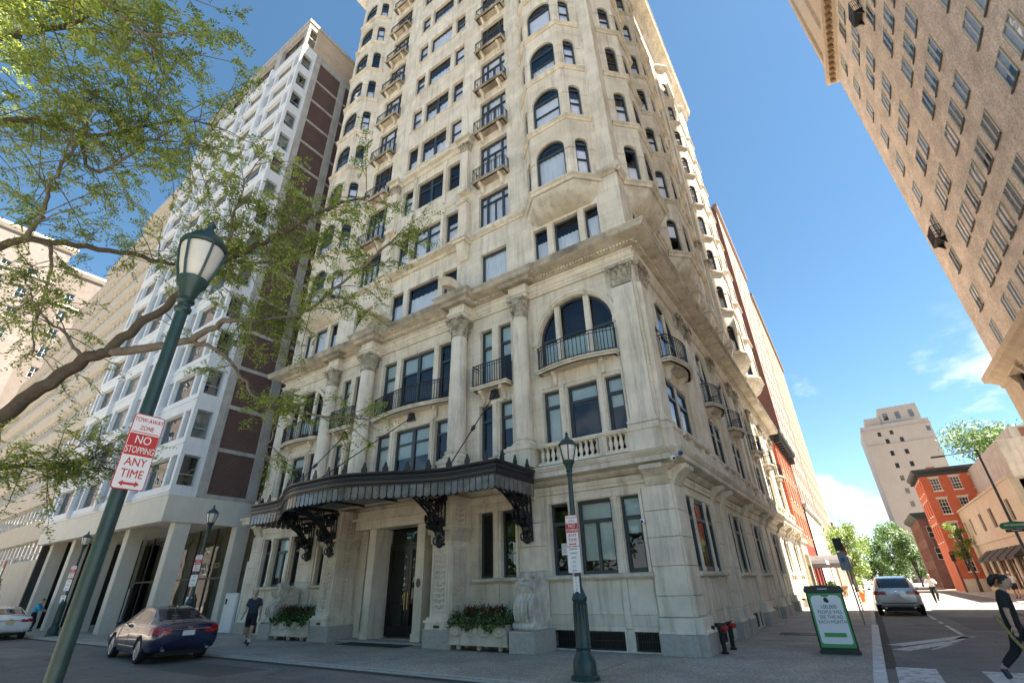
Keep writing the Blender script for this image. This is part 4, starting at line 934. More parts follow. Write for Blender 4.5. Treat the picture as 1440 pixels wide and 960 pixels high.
m = MB(CM); m.prism_xy([(-17.6, -0.05)] + [(x, y + 0.1) for x, y in CE] + [(-4.5, -0.05)], 4.96, 4.98); m.build('glass_roof', mat('canopy_ceiling', (0.34, 0.34, 0.33), 0.7, var=0.12, scale=2), can)
rb = MB(CM)
for x in [-17.0 + 1.99 * i for i in range(7)]:
    yy = min(CE, key=lambda p: abs(p[0] - x))[1]; rb.box(x - 0.03, x + 0.03, yy + 0.1, -0.03, 4.88, 4.958)
rb.tube([(x, y * 0.55, 4.9) for x, y in CE], 0.035, 5); rb.build('roof_rib', IRON, can)
# hanging glass panes with scalloped feet, each with its lead surround
pg = MB(); pw = 0.2; pg.prism_xz([(-pw / 2, 0.42), (-pw / 2, 0.06), (-pw * 0.25, 0.015), (0, 0.0), (pw * 0.25, 0.015), (pw / 2, 0.06), (pw / 2, 0.42)], -0.006, 0.006); pgm = pg.mesh('glass_pane', FROST)
pf = MB(); pf.tube([(-pw / 2 - 0.02, 0, 0.42), (-pw / 2 - 0.02, 0, 0.05), (-pw * 0.27, 0, 0.0), (0, 0, -0.015), (pw * 0.27, 0, 0.0), (pw / 2 + 0.02, 0, 0.05), (pw / 2 + 0.02, 0, 0.42)], 0.012, 4); pfm = pf.mesh('pane_surround', IRON)
seg = [Vector((*p, 0)) for p in CPATH]; acc = 0; nextd = 0.12; stp = 0.245
fin = MB(); fin.prism_xz([(-0.09, 0), (-0.11, 0.1), (-0.06, 0.18), (-0.03, 0.29), (0, 0.33), (0.03, 0.29), (0.06, 0.18), (0.11, 0.1), (0.09, 0)], -0.02, 0.02); fin.ball((-0.06, 0, 0.08), 0.05, 0.035, 0.05, 6, 4); fin.ball((0.06, 0, 0.08), 0.05, 0.035, 0.05, 6, 4); finm = fin.mesh('finial', IRON); fk = 0
for i in range(len(seg) - 1):
    a, b = seg[i], seg[i + 1]; ln = (b - a).length
    while acc + ln >= nextd:
        t = (nextd - acc) / ln; p = a.lerp(b, t); an = atan2(b.y - a.y, b.x - a.x)
        mt = CM @ T(p.x, p.y, 4.33, an); o = put('glass_pane', pgm, can, mt); put('pane_surround', pfm, o)
        if fk % 3 == 1: put('finial', finm, can, CM @ T(p.x, p.y, 5.2, an))
        fk += 1; nextd += stp
    acc += ln
# scrolled brackets
def spiral(cy, cz, r0, r1, a0, turns, n=22): return [(0, cy + (r0 + (r1 - r0) * i / n) * cos(a0 + turns * 2 * pi * i / n), cz + (r0 + (r1 - r0) * i / n) * sin(a0 + turns * 2 * pi * i / n)) for i in range(n + 1)]
bk = MB()
for xo in (-0.13, 0.0, 0.13):
    o = len(bk.v)
    bk.tube([(xo, -0.06, 3.35), (xo, -0.08, 4.1), (xo, -0.1, 4.75)], 0.03, 5); bk.tube([(xo, -0.1, 4.78), (xo, -1.9, 4.8)], 0.03, 5)
    bk.tube([(xo, -0.1, 3.6), (xo, -0.28, 3.95), (xo, -0.65, 4.3), (xo, -1.2, 4.6), (xo, -1.85, 4.76)], 0.035, 5)
    for (cy, cz, ra, rb_, a0, tn) in ((-0.36, 4.42, 0.26, 0.04, 0.3, 1.6), (-0.85, 4.58, 0.2, 0.03, 2.0, -1.6), (-0.2, 3.85, 0.16, 0.03, 0.2, 1.5), (-0.16, 3.5, 0.14, 0.03, 1.0, -1.4), (-1.3, 4.68, 0.12, 0.02, 0.5, 1.3), (-0.55, 4.05, 0.13, 0.03, 2.2, 1.5)):
        bk.tube([(xo + p[0], p[1], p[2]) for p in spiral(cy, cz, ra, rb_, a0, tn)], [0.032 - 0.0008 * i for i in range(23)], 5)
rk = random.Random(8)
for i in range(26):
    t = rk.random(); cy = -0.12 - 1.2 * t * rk.random(); cz = 4.0 + 0.6 * t + rk.uniform(-0.35, 0.15); sz = rk.uniform(0.06, 0.13)
    if cz > 4.75: cz = 4.7
    bk.ball((rk.uniform(-0.17, 0.17), cy, cz), sz * 0.6, sz, sz * 0.8, 6, 4)
for cz in (3.42, 3.7, 4.0): bk.ball((0, -0.12, cz), 0.13, 0.1, 0.14, 7, 5)
bkm = bk.mesh('bracket', IRON, True)
for x, yo in ((-5.02, 0), (-8.02, -1.02), (-14.08, -1.02), (-17.08, 0)): put('bracket', bkm, can, CM @ T(x, yo - 0.02, 4.78) @ Matrix.Diagonal((1.25, 1.15, 1.2, 1)) @ Matrix.Translation((0, 0, -4.82)))
# stay rods with turnbuckle knots and cast wall plates
for x in (-6.39, CX, 2 * CX + 6.39):
    ye = min(CE, key=lambda p: abs(p[0] - x))[1] + 0.15
    p0 = Vector((x, -0.12, 8.55)); p1 = Vector((x, ye, 5.2)); rd = MB(CM); rd.tube([p0, p1], 0.022, 6)
    md = p0.lerp(p1, 0.5); dr = (p1 - p0).normalized()
    rd.tube([md - dr * 0.18, md - dr * 0.12, md - dr * 0.04, md, md + dr * 0.04, md + dr * 0.12, md + dr * 0.18], [0.02, 0.06, 0.055, 0.09, 0.055, 0.06, 0.02], 8)
    rd.build('stay_rod', IRON, can)
    pl = MB(CM); pl.prism_xz([(x - 0.24, 8.42), (x + 0.24, 8.42), (x + 0.2, 8.52), (x + 0.14, 8.72), (x + 0.05, 8.95), (x, 9.02), (x - 0.05, 8.95), (x - 0.14, 8.72), (x - 0.2, 8.52)], -0.14, -0.02); pl.ball((x, -0.14, 8.55), 0.12, 0.08, 0.1, 8, 5); pl.build('wall_plate', IRON, can)

# ------------------------------------------------------------------ planters with flowers, scroll consoles
LEAFG = leaf_mat('planter_leaf', (0.035, 0.09, 0.02), (0.13, 0.26, 0.05), 0.3)
LEAFR = leaf_mat('dark_red_leaf', (0.06, 0.012, 0.016), (0.16, 0.04, 0.035), 0.3)
LEAFY = leaf_mat('lime_leaf', (0.16, 0.28, 0.06), (0.3, 0.42, 0.14), 0.3)
def leaf(mb, p, dirv, ln, wd, bend=0.2, mi=0):
    dirv = dirv.normalized(); s = dirv.cross(Vector((0, 0, 1)))
    if s.length < 1e-3: s = Vector((1, 0, 0))
    s.normalize(); up = s.cross(dirv)
    a = p; b = p + dirv * ln * 0.5 + up * ln * bend * 0.4; c = p + dirv * ln - up * ln * bend * 0.3
    mb.add([a, b - s * wd / 2, c, b + s * wd / 2], [(0, 1, 2), (0, 2, 3)], mi)
def planter(x0, x1, y0, seed, label):
    t = thing('planter', label, 'planter', ((x0 + x1) / 2, y0 + 0.3, 0)); off = Matrix.Translation((-(x0 + x1) / 2, -y0 - 0.3, 0))
    m = MB(off); m.prism_yz([(y0, 0.16), (y0 + 0.62, 0.16), (y0 + 0.66, 0.68), (y0 + 0.62, 0.7), (y0 + 0.02, 0.7), (y0 - 0.05, 0.68)], x0, x1); m.box(x0 - 0.04, x1 + 0.04, y0 - 0.05, y0 + 0.68, 0.145, 0.2); m.build('trough', STONE2, t)
    m = MB(off); n = 4; wd = (x1 - x0) / n
    for i in range(n):
        cx = x0 + wd * (i + 0.5)
        m.tube([(cx + wd * 0.42 * cos(a), y0 - 0.035, 0.56 - 0.16 * sin(a)) for a in [pi * k / 8 for k in range(9)]], [0.02 + 0.022 * sin(pi * k / 8) for k in range(9)], 5)
        m.ball((cx - wd * 0.42, y0 - 0.035, 0.58), 0.045, 0.03, 0.05, 6, 4); m.ball((cx, y0 - 0.03, 0.5), 0.05, 0.03, 0.07, 6, 4)
    m.build('carved_swag', STONE2, t, True)
    for x in (x0 + 0.3, (x0 + x1) / 2, x1 - 0.3): m = MB(off); m.ball((x, y0 + 0.1, 0.08), 0.08, 0.08, 0.08); m.build('foot', STONE2, t, True); m = MB(off); m.ball((x, y0 + 0.5, 0.08), 0.08); m.build('foot', STONE2, t, True)
    R = random.Random(seed); m = MB(off)
    m.box(x0 + 0.05, x1 - 0.05, y0 + 0.03, y0 + 0.6, 0.66, 0.72, 3)
    for i in range(1500):
        u_ = R.random(); p = Vector((x0 - 0.06 + (x1 - x0 + 0.12) * u_, y0 + 0.3 + R.gauss(0, 0.17), 0.72)); hgt = abs(R.gauss(0.16, 0.14)) * (1.0 - 0.5 * abs(u_ - 0.5))
        p.y = min(p.y, y0 + 0.6)
        p.z += hgt + 0.06 * sin(u_ * 23 + seed)
        if R.random() < 0.28: p.y = y0 - 0.07 + R.uniform(-0.04, 0.03); p.z = 0.72 - R.random() * (0.14 + 0.1 * sin(u_ * 17 + seed))
        dv = Vector((R.gauss(0, 1), R.gauss(-0.5, 0.8), R.gauss(0.5, 0.7)))
        leaf(m, p, dv, R.uniform(0.06, 0.13), R.uniform(0.04, 0.08), 0.3, 0 if R.random() < 0.62 else (2 if sin(u_ * 19 + seed * 2) > 0.2 else (1 if R.random() < 0.3 else 0)))
    m.build('trailing_plants', [LEAFG, LEAFR, LEAFY, mat('soil', (0.05, 0.035, 0.025), 0.95)], t, kind='stuff')
    m = MB(off)
    for c in range(5):
        cx = x0 + 0.3 + (x1 - x0 - 0.6) * (c + 0.5) / 5
        for i in range(30):
            a = R.random() * 2 * pi; leaf(m, Vector((cx + R.gauss(0, 0.07), y0 + 0.36 + R.gauss(0, 0.06), 0.85)), Vector((cos(a) * 0.4, sin(a) * 0.4, 1.0)), R.uniform(0.25, 0.46), R.uniform(0.035, 0.06), 0.25)
    m.build('red_spikes', LEAFR, t, kind='stuff')
    return t
planter(-7.32, -5.12, -1.3, 2, 'carved stone planter of green and red plants beside the scroll console and sign-papered windows')
planter(-17.1, -14.75, -1.3, 5, 'carved stone planter of red and green plants by the man in dark shorts')
def console(x, label):
    t = thing('scroll_console', label, 'stone ornament', (x, -0.85, 0))
    m = MB(); m.cbox(-0.42, 0.42, -0.52, 0.75, -0.01, 0.55, 0.02); m.build('granite_block', GRANITE, t)
    m = MB()
    prof = [(-0.36, 0.56), (-0.4, 0.62), (-0.38, 0.7), (-0.3, 0.72), (-0.36, 0.8), (-0.42, 0.95), (-0.42, 1.15), (-0.34, 1.3), (-0.22, 1.4), (-0.14, 1.5), (-0.2, 1.56), (-0.28, 1.64), (-0.3, 1.74), (-0.22, 1.82), (-0.1, 1.84), (-0.06, 1.9), (-0.12, 1.98), (-0.06, 2.06), (0.05, 2.08), (0.12, 2.0), (0.25, 1.9), (0.7, 1.85), (0.7, 0.56)]
    ribs = (-0.3, -0.25, -0.18, -0.1, -0.03, 0.03, 0.1, 0.18, 0.25, 0.3)
    for i in range(len(ribs) - 1):
        s = 0.035 * (i % 2); m.prism_yz([(y + (s if y < 0.3 else 0), z) for y, z in prof], ribs[i], ribs[i + 1] )
    m.tube([(-0.33, -0.12, 1.66), (0.33, -0.12, 1.66)], 0.13, 10); m.tube([(-0.36, -0.3, 0.66), (0.36, -0.3, 0.66)], 0.09, 8)
    for sx in (-1, 1): m.tube([(sx * 0.33, -0.12 + 0.1 * cos(a) * (1 - a / 12), 1.66 + 0.1 * sin(a) * (1 - a / 12)) for a in [k * 0.6 for k in range(16)]], 0.025, 5)
    m.ball((0.02, -0.08, 1.98), 0.16, 0.14, 0.13, 9, 6); m.ball((-0.1, -0.15, 1.88), 0.1, 0.08, 0.07, 8, 5); m.ball((0.12, -0.15, 1.88), 0.1, 0.08, 0.07, 8, 5)
    m.build('scroll', mat('bleached_stone', (0.66, 0.62, 0.54), 0.85, var=0.25, scale=5, streak=0.35, bump=0.3, tint=(0.6, 0.58, 0.55)), t, True, 30)
console(-4.6, 'white carved scroll console on a granite block beside the planter near the corner')
console(-17.5, 'carved scroll console on a granite block behind the red-leaved planter')

# ------------------------------------------------------------------ small fixtures on the facade
def cctv(loc, rz, label, blue=False):
    t = thing('security_camera', label, 'camera', loc, rz)
    m = MB(); m.box(-0.05, 0.05, -0.06, 0.02, -0.05, 0.05); m.build('mount', WHITEPAINT, t)
    m = MB(); m.ball((0, -0.1, -0.03), 0.075, 0.075, 0.075, 12, 8); m.build('housing', WHITEPAINT if not blue else mat('blue_plastic', (0.03, 0.09, 0.3), 0.4), t, True)
    m = MB(); m.tube([(0, -0.13, -0.04), (0, -0.178, -0.05)], 0.035, 10); m.build('lens', BLACK, t)
cctv((-0.98, -0.09, 3.34), 0.1, 'small white round security camera on the corner pier beside the ground-floor window')
cctv((0.55, -0.6, 5.0), 0.6, 'small blue camera dome at the corner of the lower cornice', True)
cctv((0.35, -0.72, 4.86), 0.6, 'small white camera under the corner of the lower cornice')
# notices in the windows
def notice(x0, x1, z0, z1, label):
    m = MB(); m.box(x0, x1, 0.19, 0.195, z0, z1); o = m.build('paper_notice', mat('paper', (0.75, 0.75, 0.72), 0.8), label=label, cat='notice')
    ln = MB()
    for i in range(5): z = z1 - 0.05 - i * (z1 - z0 - 0.08) / 5; ln.box(x0 + 0.025, x1 - 0.025 - 0.03 * (i % 2), 0.187, 0.19, z - 0.01, z)
    put('print_lines', ln.mesh('print_lines', mat('grey_ink', (0.2, 0.2, 0.22), 0.8)), o)
notice(-5.83, -5.64, 2.75, 3.05, 'upper white paper notice in the narrow window beside the scroll console')
notice(-5.83, -5.64, 2.38, 2.68, 'lower white paper notice in the narrow window beside the scroll console')
notice(-3.93, -3.72, 2.55, 2.9, 'white paper notice inside the wide ground-floor window behind the street lamp')
# standpipes on the side wall
RED = mat('red_cap_paint', (0.42, 0.02, 0.025), 0.45, var=0.15)
for y, lb in ((0.75, 'black standpipe with red cap beside the corner plinth'), (1.75, 'black standpipe with red cap, second from the corner plinth')):
    t = thing('standpipe', lb, 'standpipe', (0.42, y, 0), group='fire brigade standpipes')
    m = MB(); m.lathe([(0.09, 0), (0.1, 0.03), (0.06, 0.05), (0.055, 0.5), (0.08, 0.54), (0.085, 0.62), (0.05, 0.66)], 12); m.tube([(-0.16, 0, 0.58), (-0.38, 0, 0.58)], 0.05, 8); m.build('pipe', BLACK, t, True)
    for s in (-1, 1): m = MB(); m.tube([(0.04, s * 0.03, 0.57), (0.15, s * 0.11, 0.57)], [0.055, 0.06], 10); m.build('red_cap', RED, t)
# small notices on the corner base
for y, s, lb in ((0.14, 0.09, 'small white metal notice beside the corner edge above the granite plinth'), (0.42, 0.08, 'narrow white metal notice above the first standpipe on the corner base')):
    m = MB(SM); m.box(y, y + s, -0.1, -0.095, 0.62, 0.82); m.build('wall_notice', WHITEPAINT, label=lb, cat='notice', group='notices on the corner base')

# ------------------------------------------------------------------ street lamps
LAMPGLASS = mat('frosted_lamp_glass', (0.62, 0.60, 0.55), 0.35, var=0.08, scale=6)
def make_lamp(label, group, bs=1.0):
    t = thing('street_lamp', label, 'street lamp', group=group)
    m = MB(); m.lathe([(0.29, 0.0), (0.29, 0.06), (0.24, 0.09), (0.235, 0.3), (0.2, 0.38), (0.15, 0.46), (0.15, 0.52), (0.165, 0.55), (0.15, 0.58), (0.145, 1.38), (0.165, 1.41), (0.165, 1.45), (0.14, 1.5), (0.09, 1.62), (0.075, 1.7)], 20)
    for i in range(12):
        a = 2 * pi * i / 12; m.tube([(0.146 * cos(a), 0.146 * sin(a), 0.62), (0.143 * cos(a), 0.143 * sin(a), 1.34)], 0.014, 4)
    m.v = [Vector((p.x, p.y, p.z * bs)) for p in m.v]; m.build('base', GREEN, t, True, 35)
    m = MB(); m.lathe([(0.075 if bs == 1 else 0.058, 1.7 * bs), (0.055, 4.02), (0.075, 4.04), (0.08, 4.07), (0.06, 4.09), (0.06, 4.13)], 16); m.build('post', GREEN, t, True, 35)
    m = MB(); m.lathe([(0.06, 4.12), (0.085, 4.14), (0.07, 4.18), (0.1, 4.28), (0.14, 4.34), (0.15, 4.38), (0.12, 4.4)], 16); m.build('lantern_cup', GREEN, t, True, 35)
    m = MB(); m.lathe([(0.12, 4.4), (0.165, 4.52), (0.2, 4.68), (0.205, 4.74), (0.19, 4.76)], 18); m.build('lantern_glass', LAMPGLASS, t, True, 35)
    for i in range(6):
        a = 2 * pi * i / 6; m = MB(); m.tube([(q * cos(a), q * sin(a), z) for q, z in ((0.135, 4.39), (0.178, 4.52), (0.212, 4.68), (0.222, 4.76))], 0.013, 5); m.build('lantern_bar', GREEN, t)
    m = MB(); m.lathe([(0.225, 4.75), (0.235, 4.77), (0.225, 4.8), (0.2, 4.82), (0.16, 4.88), (0.1, 4.92), (0.06, 4.94), (0.055, 4.98), (0.035, 4.99), (0.03, 5.03), (0.0001, 5.04)], 18); m.build('lantern_roof', GREEN, t, True, 35)
    m = MB(); m.lathe([(0.03, 5.03), (0.05, 5.05), (0.03, 5.08), (0.0001, 5.12)], 10); m.build('finial', GREEN, t, True)
    return t
lamp0 = make_lamp('tall green lamp post near the corner before the main building, white notices strapped on', 'green street lamps'); lamp0.location = (-1.2, -4.17, 0)
for (x, y, lb, sc) in ((-18.25, -4.2, 'green street lamp rising behind the dark blue sedan', 1), (-32.2, -4.2, 'green street lamp on the kerb near the man in the blue shirt', 1)):
    o = copy_tree(lamp0); o.location = (x, y, 0); o['label'] = lb; o.scale = (1, 1, sc)
lamp1 = make_lamp('large green street lamp with a no stopping sign among the tree branches', 'green street lamps', 0.55); lamp1.location = (-0.38, -13.16, 0); lamp1.scale = (0.88, 0.88, 0.985)
# ------------------------------------------------------------------ signs
SIGNW = mat('sign_white', (0.78, 0.78, 0.77), 0.5, var=0.04, scale=8); SIGNR = mat('sign_red', (0.5, 0.035, 0.035), 0.5); SIGNK = mat('sign_black', (0.03, 0.03, 0.035), 0.6); SIGNG = mat('sign_green', (0.01, 0.16, 0.09), 0.5)
def rrect(w, h, rr=0.03, n=4):
    pts = []
    for (cx, cy, a) in ((w / 2 - rr, -h / 2 + rr, -pi / 2), (w / 2 - rr, h / 2 - rr, 0), (-w / 2 + rr, h / 2 - rr, pi / 2), (-w / 2 + rr, -h / 2 + rr, pi)):
        pts += [(cx + rr * cos(a + pi / 2 * i / n), cy + rr * sin(a + pi / 2 * i / n)) for i in range(n + 1)]
    return pts
def plate(parent, w, h, M, m, name='sign_plate', th=0.004, rr=0.03):
    b = MB(M); b.prism_xz(rrect(w, h, rr), 0, th); return b.build(name, m, parent)
def arrow(parent, w, M, m):
    b = MB(M); hh = w * 0.13
    b.prism_xz([(-w / 2, 0), (-w / 2 + hh * 1.6, hh), (-w / 2 + hh * 1.6, hh * 0.4), (w / 2 - hh * 1.6, hh * 0.4), (w / 2 - hh * 1.6, hh), (w / 2, 0), (w / 2 - hh * 1.6, -hh), (w / 2 - hh * 1.6, -hh * 0.4), (-w / 2 + hh * 1.6, -hh * 0.4), (-w / 2 + hh * 1.6, -hh)], -0.001, 0.002); b.build('arrow', m, parent)
def parking_sign(loc, rz, w, h, label, tow=True, more=False, group=None):
    """tow-away / no stopping any time plate with its red block and double arrow"""
    t = thing('parking_sign', label, 'sign', loc, rz, group)
    I = Matrix.Identity(4); k = w / 0.3
    plate(t, w, h, I, SIGNR, 'sign_back', 0.004, 0.028 * k); plate(t, w - 0.016 * k, h - 0.016 * k, Matrix.Translation((0, -0.002, 0)), SIGNW, 'sign_plate', 0.002, 0.024 * k)
    z = h / 2
    lettering('TOW-AWAY', 0.055 * k, SIGNR, t, Matrix.Translation((0, -0.004, z - 0.055 * k)), 0.9); lettering('ZONE', 0.055 * k, SIGNR, t, Matrix.Translation((0, -0.004, z - 0.125 * k)), 0.9)
    b = MB(); b.box(-w / 2 + 0.02 * k, w / 2 - 0.02 * k, -0.004, -0.001, z - 0.168 * k, z - 0.162 * k); b.build('sign_rule', SIGNR, t)
    b = MB(); b.box(-w / 2 + 0.012 * k, w / 2 - 0.012 * k, -0.004, -0.001, z - 0.37 * k, z - 0.18 * k); b.build('red_block', SIGNR, t)
    for s, zz, sz, mm, wd in (('NO', 0.235, 0.1, SIGNW, 1.0), ('STOPPING', 0.325, 0.082, SIGNW, 0.72), ('ANY', 0.43, 0.1, SIGNR, 1.0), ('TIME', 0.53, 0.1, SIGNR, 1.0)):
        lettering(s, sz * k, mm, t, Matrix.Translation((0, -0.006 if mm is SIGNW else -0.004, z - zz * k)), wd)
    arrow(t, 0.19 * k, Matrix.Translation((0, -0.004, z - 0.61 * k)), SIGNR)
    return t
def text_sign(loc, rz, w, h, lines, label, col=None, group=None, border=True):
    t = thing('notice_sign', label, 'sign', loc, rz, group); I = Matrix.Identity(4)
    plate(t, w, h, I, SIGNW, 'sign_plate', 0.004, min(w, h) * 0.08)
    n = len(lines)
    for i, (s, sz, mm) in enumerate(lines):
        lettering(s, sz, mm, t, Matrix.Translation((0, -0.002, h / 2 - h * (i + 0.5) / n)), 0.8)
    return t
toC = lambda x, y: atan2(4.1 - x, -(-14.5 - y))   # turn towards the near pavement
nps = parking_sign((-0.32, -13.14, 2.70), 1.62, 0.3, 0.66, 'large red and white no stopping any time sign on the green lamp by the tree'); nps.scale = (0.72, 1, 0.87)
parking_sign((-1.2, -4.275, 2.79), 0.12, 0.3, 0.66, 'no stopping any time sign on the green lamp before the wide window')
text_sign((-1.2, -4.28, 2.19), 0.12, 0.3, 0.52, [('PASSENGER', 0.045, SIGNK), ('LOADING', 0.045, SIGNK), ('ZONE', 0.05, SIGNK), ('EXCEPT', 0.03, SIGNK), ('SUNDAY', 0.03, SIGNK), ('20 MIN', 0.04, SIGNK)], 'white loading zone notice below the no stopping sign on the corner lamp')
text_sign((-1.19, -4.28, 1.68), 0.12, 0.14, 0.36, [('7', 0.08, SIGNK), ('L', 0.06, SIGNK), ('C', 0.06, SIGNK), ('A', 0.06, SIGNK), ('S', 0.06, SIGNK)], 'narrow white paper poster taped to the corner lamp above its base')
parking_sign((-18.25, -4.29, 2.85), 0.5, 0.3, 0.62, 'red topped no stopping sign on the lamp behind the dark blue sedan')
text_sign((-18.25, -4.29, 2.22), 0.5, 0.3, 0.42, [('TAXI', 0.07, SIGNK), ('STAND', 0.06, SIGNK), ('ONLY', 0.05, SIGNK)], 'white stand notice under the red topped sign behind the dark blue sedan')
text_sign((-18.25, -4.28, 1.5), 0.5, 0.24, 0.3, [('P', 0.16, mat('sign_blue', (0.03, 0.08, 0.3), 0.5))], 'small blue and white sign low on the lamp behind the dark blue sedan')
parking_sign((-32.2, -4.29, 3.0), 0.6, 0.3, 0.62, 'red topped no stopping sign on the far kerb lamp near the man in blue')
text_sign((-32.2, -4.29, 2.36), 0.6, 0.3, 0.55, [('2 HR', 0.09, SIGNK), ('PARKING', 0.05, SIGNK), ('8AM-6PM', 0.045, SIGNK)], 'white parking notice on the far kerb lamp near the man in blue')
text_sign((-32.2, -4.29, 1.7), 0.6, 0.28, 0.34, [('PAY', 0.08, SIGNK), ('HERE', 0.06, SIGNK)], 'low white notice on the far kerb lamp near the man in blue')

# ------------------------------------------------------------------ advertising litter bin on the pavement
ad = thing('advertising_bin', 'dark green pavement bin with a lit white advertising panel by the kerb', 'litter bin', (2.98, 1.62, 0), 0.10)
ADG = mat('bin_dark_green', (0.012, 0.03, 0.028), 0.4, var=0.2, scale=5); ADL = mat('poster_green', (0.06, 0.32, 0.09), 0.5)
m = MB(); m.prism_yz([(0.0, 0.06), (0.55, 0.06), (0.5, 1.36), (0.42, 1.46), (0.2, 1.52), (0.02, 1.5), (-0.02, 1.4)], -0.42, 0.42); m.box(-0.44, 0.44, -0.03, 0.58, 0.0, 0.08); m.build('cabinet', ADG, ad)
m = MB(); m.prism_xz([(-0.46, 1.36), (0.46, 1.36), (0.44, 1.46), (0.25, 1.52), (0, 1.535), (-0.25, 1.52), (-0.44, 1.46)], -0.06, 0.5); m.build('lid', ADG, ad)
m = MB(); m.box(-0.38, 0.38, -0.03, 0.01, 0.14, 1.34); m.build('poster_frame', ADL, ad)
m = MB(); m.prism_xz([(-0.34, 0.26), (-0.3, 0.22), (0.3, 0.22), (0.34, 0.26), (0.34, 1.22), (0.28, 1.29), (0.1, 1.3), (0.06, 1.26), (-0.06, 1.26), (-0.1, 1.3), (-0.28, 1.29), (-0.34, 1.22)], -0.036, -0.03); m.build('poster', mat('poster_white', (0.72, 0.75, 0.76), 0.35), ad)
for s, z, sz in (('100,000', 1.03, 0.125), ('PEOPLE WILL', 0.915, 0.105), ('SEE THIS AD', 0.805, 0.105), ('EACH MONTH', 0.695, 0.105)):
    lettering(s, sz, SIGNK, ad, Matrix.Translation((0.02, -0.038, z)), 0.9)
m = MB(); m.box(-0.24, 0.24, -0.042, -0.034, 0.37, 0.46); m.build('green_banner', ADL, ad)
m = MB(); m.prism_xz([(0.05 * cos(a), 1.19 + 0.06 * sin(a)) for a in [k * pi / 6 for k in range(12)]], -0.042, -0.034); m.ball((0.03, -0.04, 1.16), 0.035, 0.004, 0.035, 8, 5); m.build('poster_emblem', SIGNK, ad)
m = MB(); m.box(-0.12, 0.1, -0.066, -0.058, 1.43, 1.455); m.build('maker_mark', mat('pale_green_print', (0.4, 0.6, 0.5), 0.5), ad)
m = MB(); m.tube([(-0.46, 0.3, 1.2), (-0.52, 0.28, 1.2), (-0.52, 0.1, 1.2), (-0.46, 0.08, 1.2)], 0.015, 5); m.build('handle', ADG, ad)
# kerbside sign posts on the side street
STEEL = mat('galvanised_steel', (0.22, 0.22, 0.23), 0.5, metal=0.7, var=0.2)
for (x, y, lb, hgt, rz) in ((3.42, 11.4, 'leaning steel kerb post with parking plates behind the advertising bin', 3.2, 0.2), (3.3, 20.5, 'steel kerb post with red topped sign beyond the first kerb post', 3.3, 0.1)):
    t = thing('sign_post', lb, 'sign post', (x, y, 0)); t.rotation_euler = (0.0, -0.02, 0)
    m = MB(); m.box(-0.03, 0.03, -0.02, 0.02, 0, hgt); m.build('post', STEEL, t)
    plate(t, 0.32, 0.5, Matrix.Translation((0, -0.03, hgt - 0.25)) @ Matrix.Rotation(rz, 4, 'Z'), SIGNK if y < 15 else SIGNR, 'sign_plate')
    plate(t, 0.32, 0.7, Matrix.Translation((0, -0.03, hgt - 0.9)) @ Matrix.Rotation(rz, 4, 'Z'), mat('grey_sign', (0.22, 0.27, 0.29), 0.5), 'sign_plate')
    plate(t, 0.14, 0.16, Matrix.Translation((0, -0.036, hgt - 0.85)) @ Matrix.Rotation(rz, 4, 'Z'), mat('sign_blue', (0.03, 0.08, 0.3), 0.5), 'sign_symbol')
# ------------------------------------------------------------------ generic helpers for the neighbouring buildings
GLASS2 = glass_mat('sky_reflecting_glass', (0.5, 0.55, 0.56), 2.3, 0.03)
WC2 = {}
def simple_window(parent, M, x0, x1, z0, z1, fr, depth=0.12, bars='sash', gl=None, sill=None, t=0.06, blind=0.0):
    w, h = round(x1 - x0, 2), round(z1 - z0, 2); key = (w, h, fr.name, bars, (gl or GLASS2).name, sill.name if sill else '')
    if key not in WC2:
        f = MB(); f.box(0, t, 0, 0.08, 0, h); f.box(w - t, w, 0, 0.08, 0, h); f.box(t, w - t, 0, 0.08, 0, t); f.box(t, w - t, 0, 0.08, h - t, h)
        if bars in ('sash', 'grid'): f.box(t, w - t, -0.005, 0.07, h / 2 - 0.03, h / 2 + 0.03)
        if bars in ('pair', 'grid'): f.box(w / 2 - 0.03, w / 2 + 0.03, 0.002, 0.075, t, h - t)
        if bars == 'low': f.box(t, w - t, -0.005, 0.07, h * 0.36, h * 0.36 + 0.05)
        if bars == 'six':
            for i in (1, 2): f.box(w * i / 3 - 0.015, w * i / 3 + 0.015, 0.01, 0.07, t, h - t)
            for i in (1, 3): f.box(t, w - t, 0.012, 0.07, h * i / 4 - 0.015, h * i / 4 + 0.015)
            f.box(t, w - t, -0.005, 0.07, h / 2 - 0.03, h / 2 + 0.03)
        p = MB(); p.quad((t, 0.05, t), (w - t, 0.05, t), (w - t, 0.05, h - t), (t, 0.05, h - t))
        s = None
        if sill: s = MB(); s.box(-0.06, w + 0.06, -depth - 0.07, 0.0, -0.1, -0.004); s = s.mesh('sill', sill)
        WC2[key] = (f.mesh('window', fr), p.mesh('pane', gl or GLASS2), s)
    f, p, s = WC2[key]
    o = put('window', f, parent, M @ Matrix.Translation((x0, depth, z0))); put('pane', p, o)
    if s: put('sill', s, o)
    if RW.random() < blind:
        hh = round(h * RW.choice((0.5, 0.9, 0.92)), 1); put('blind', flat_mesh('blind', w - 0.12, hh, BLIND_REFL), o, Matrix.Translation((0.06, 0.075, h - 0.06 - hh)))
    return o
WN = Matrix.Rotation(-pi / 2, 4, 'Z')      # face looking towards -X: local x runs along -Y
def west(x): return Matrix.Translation((x, 0, 0)) @ WN     # local x = -world y
CONC = mat('board_concrete', (0.40, 0.385, 0.36), 0.9, var=0.2, scale=1.5, streak=0.35, bump=0.2)
CREAM = mat('cream_render', (0.60, 0.57, 0.49), 0.85, var=0.08, scale=1.2, streak=0.12)
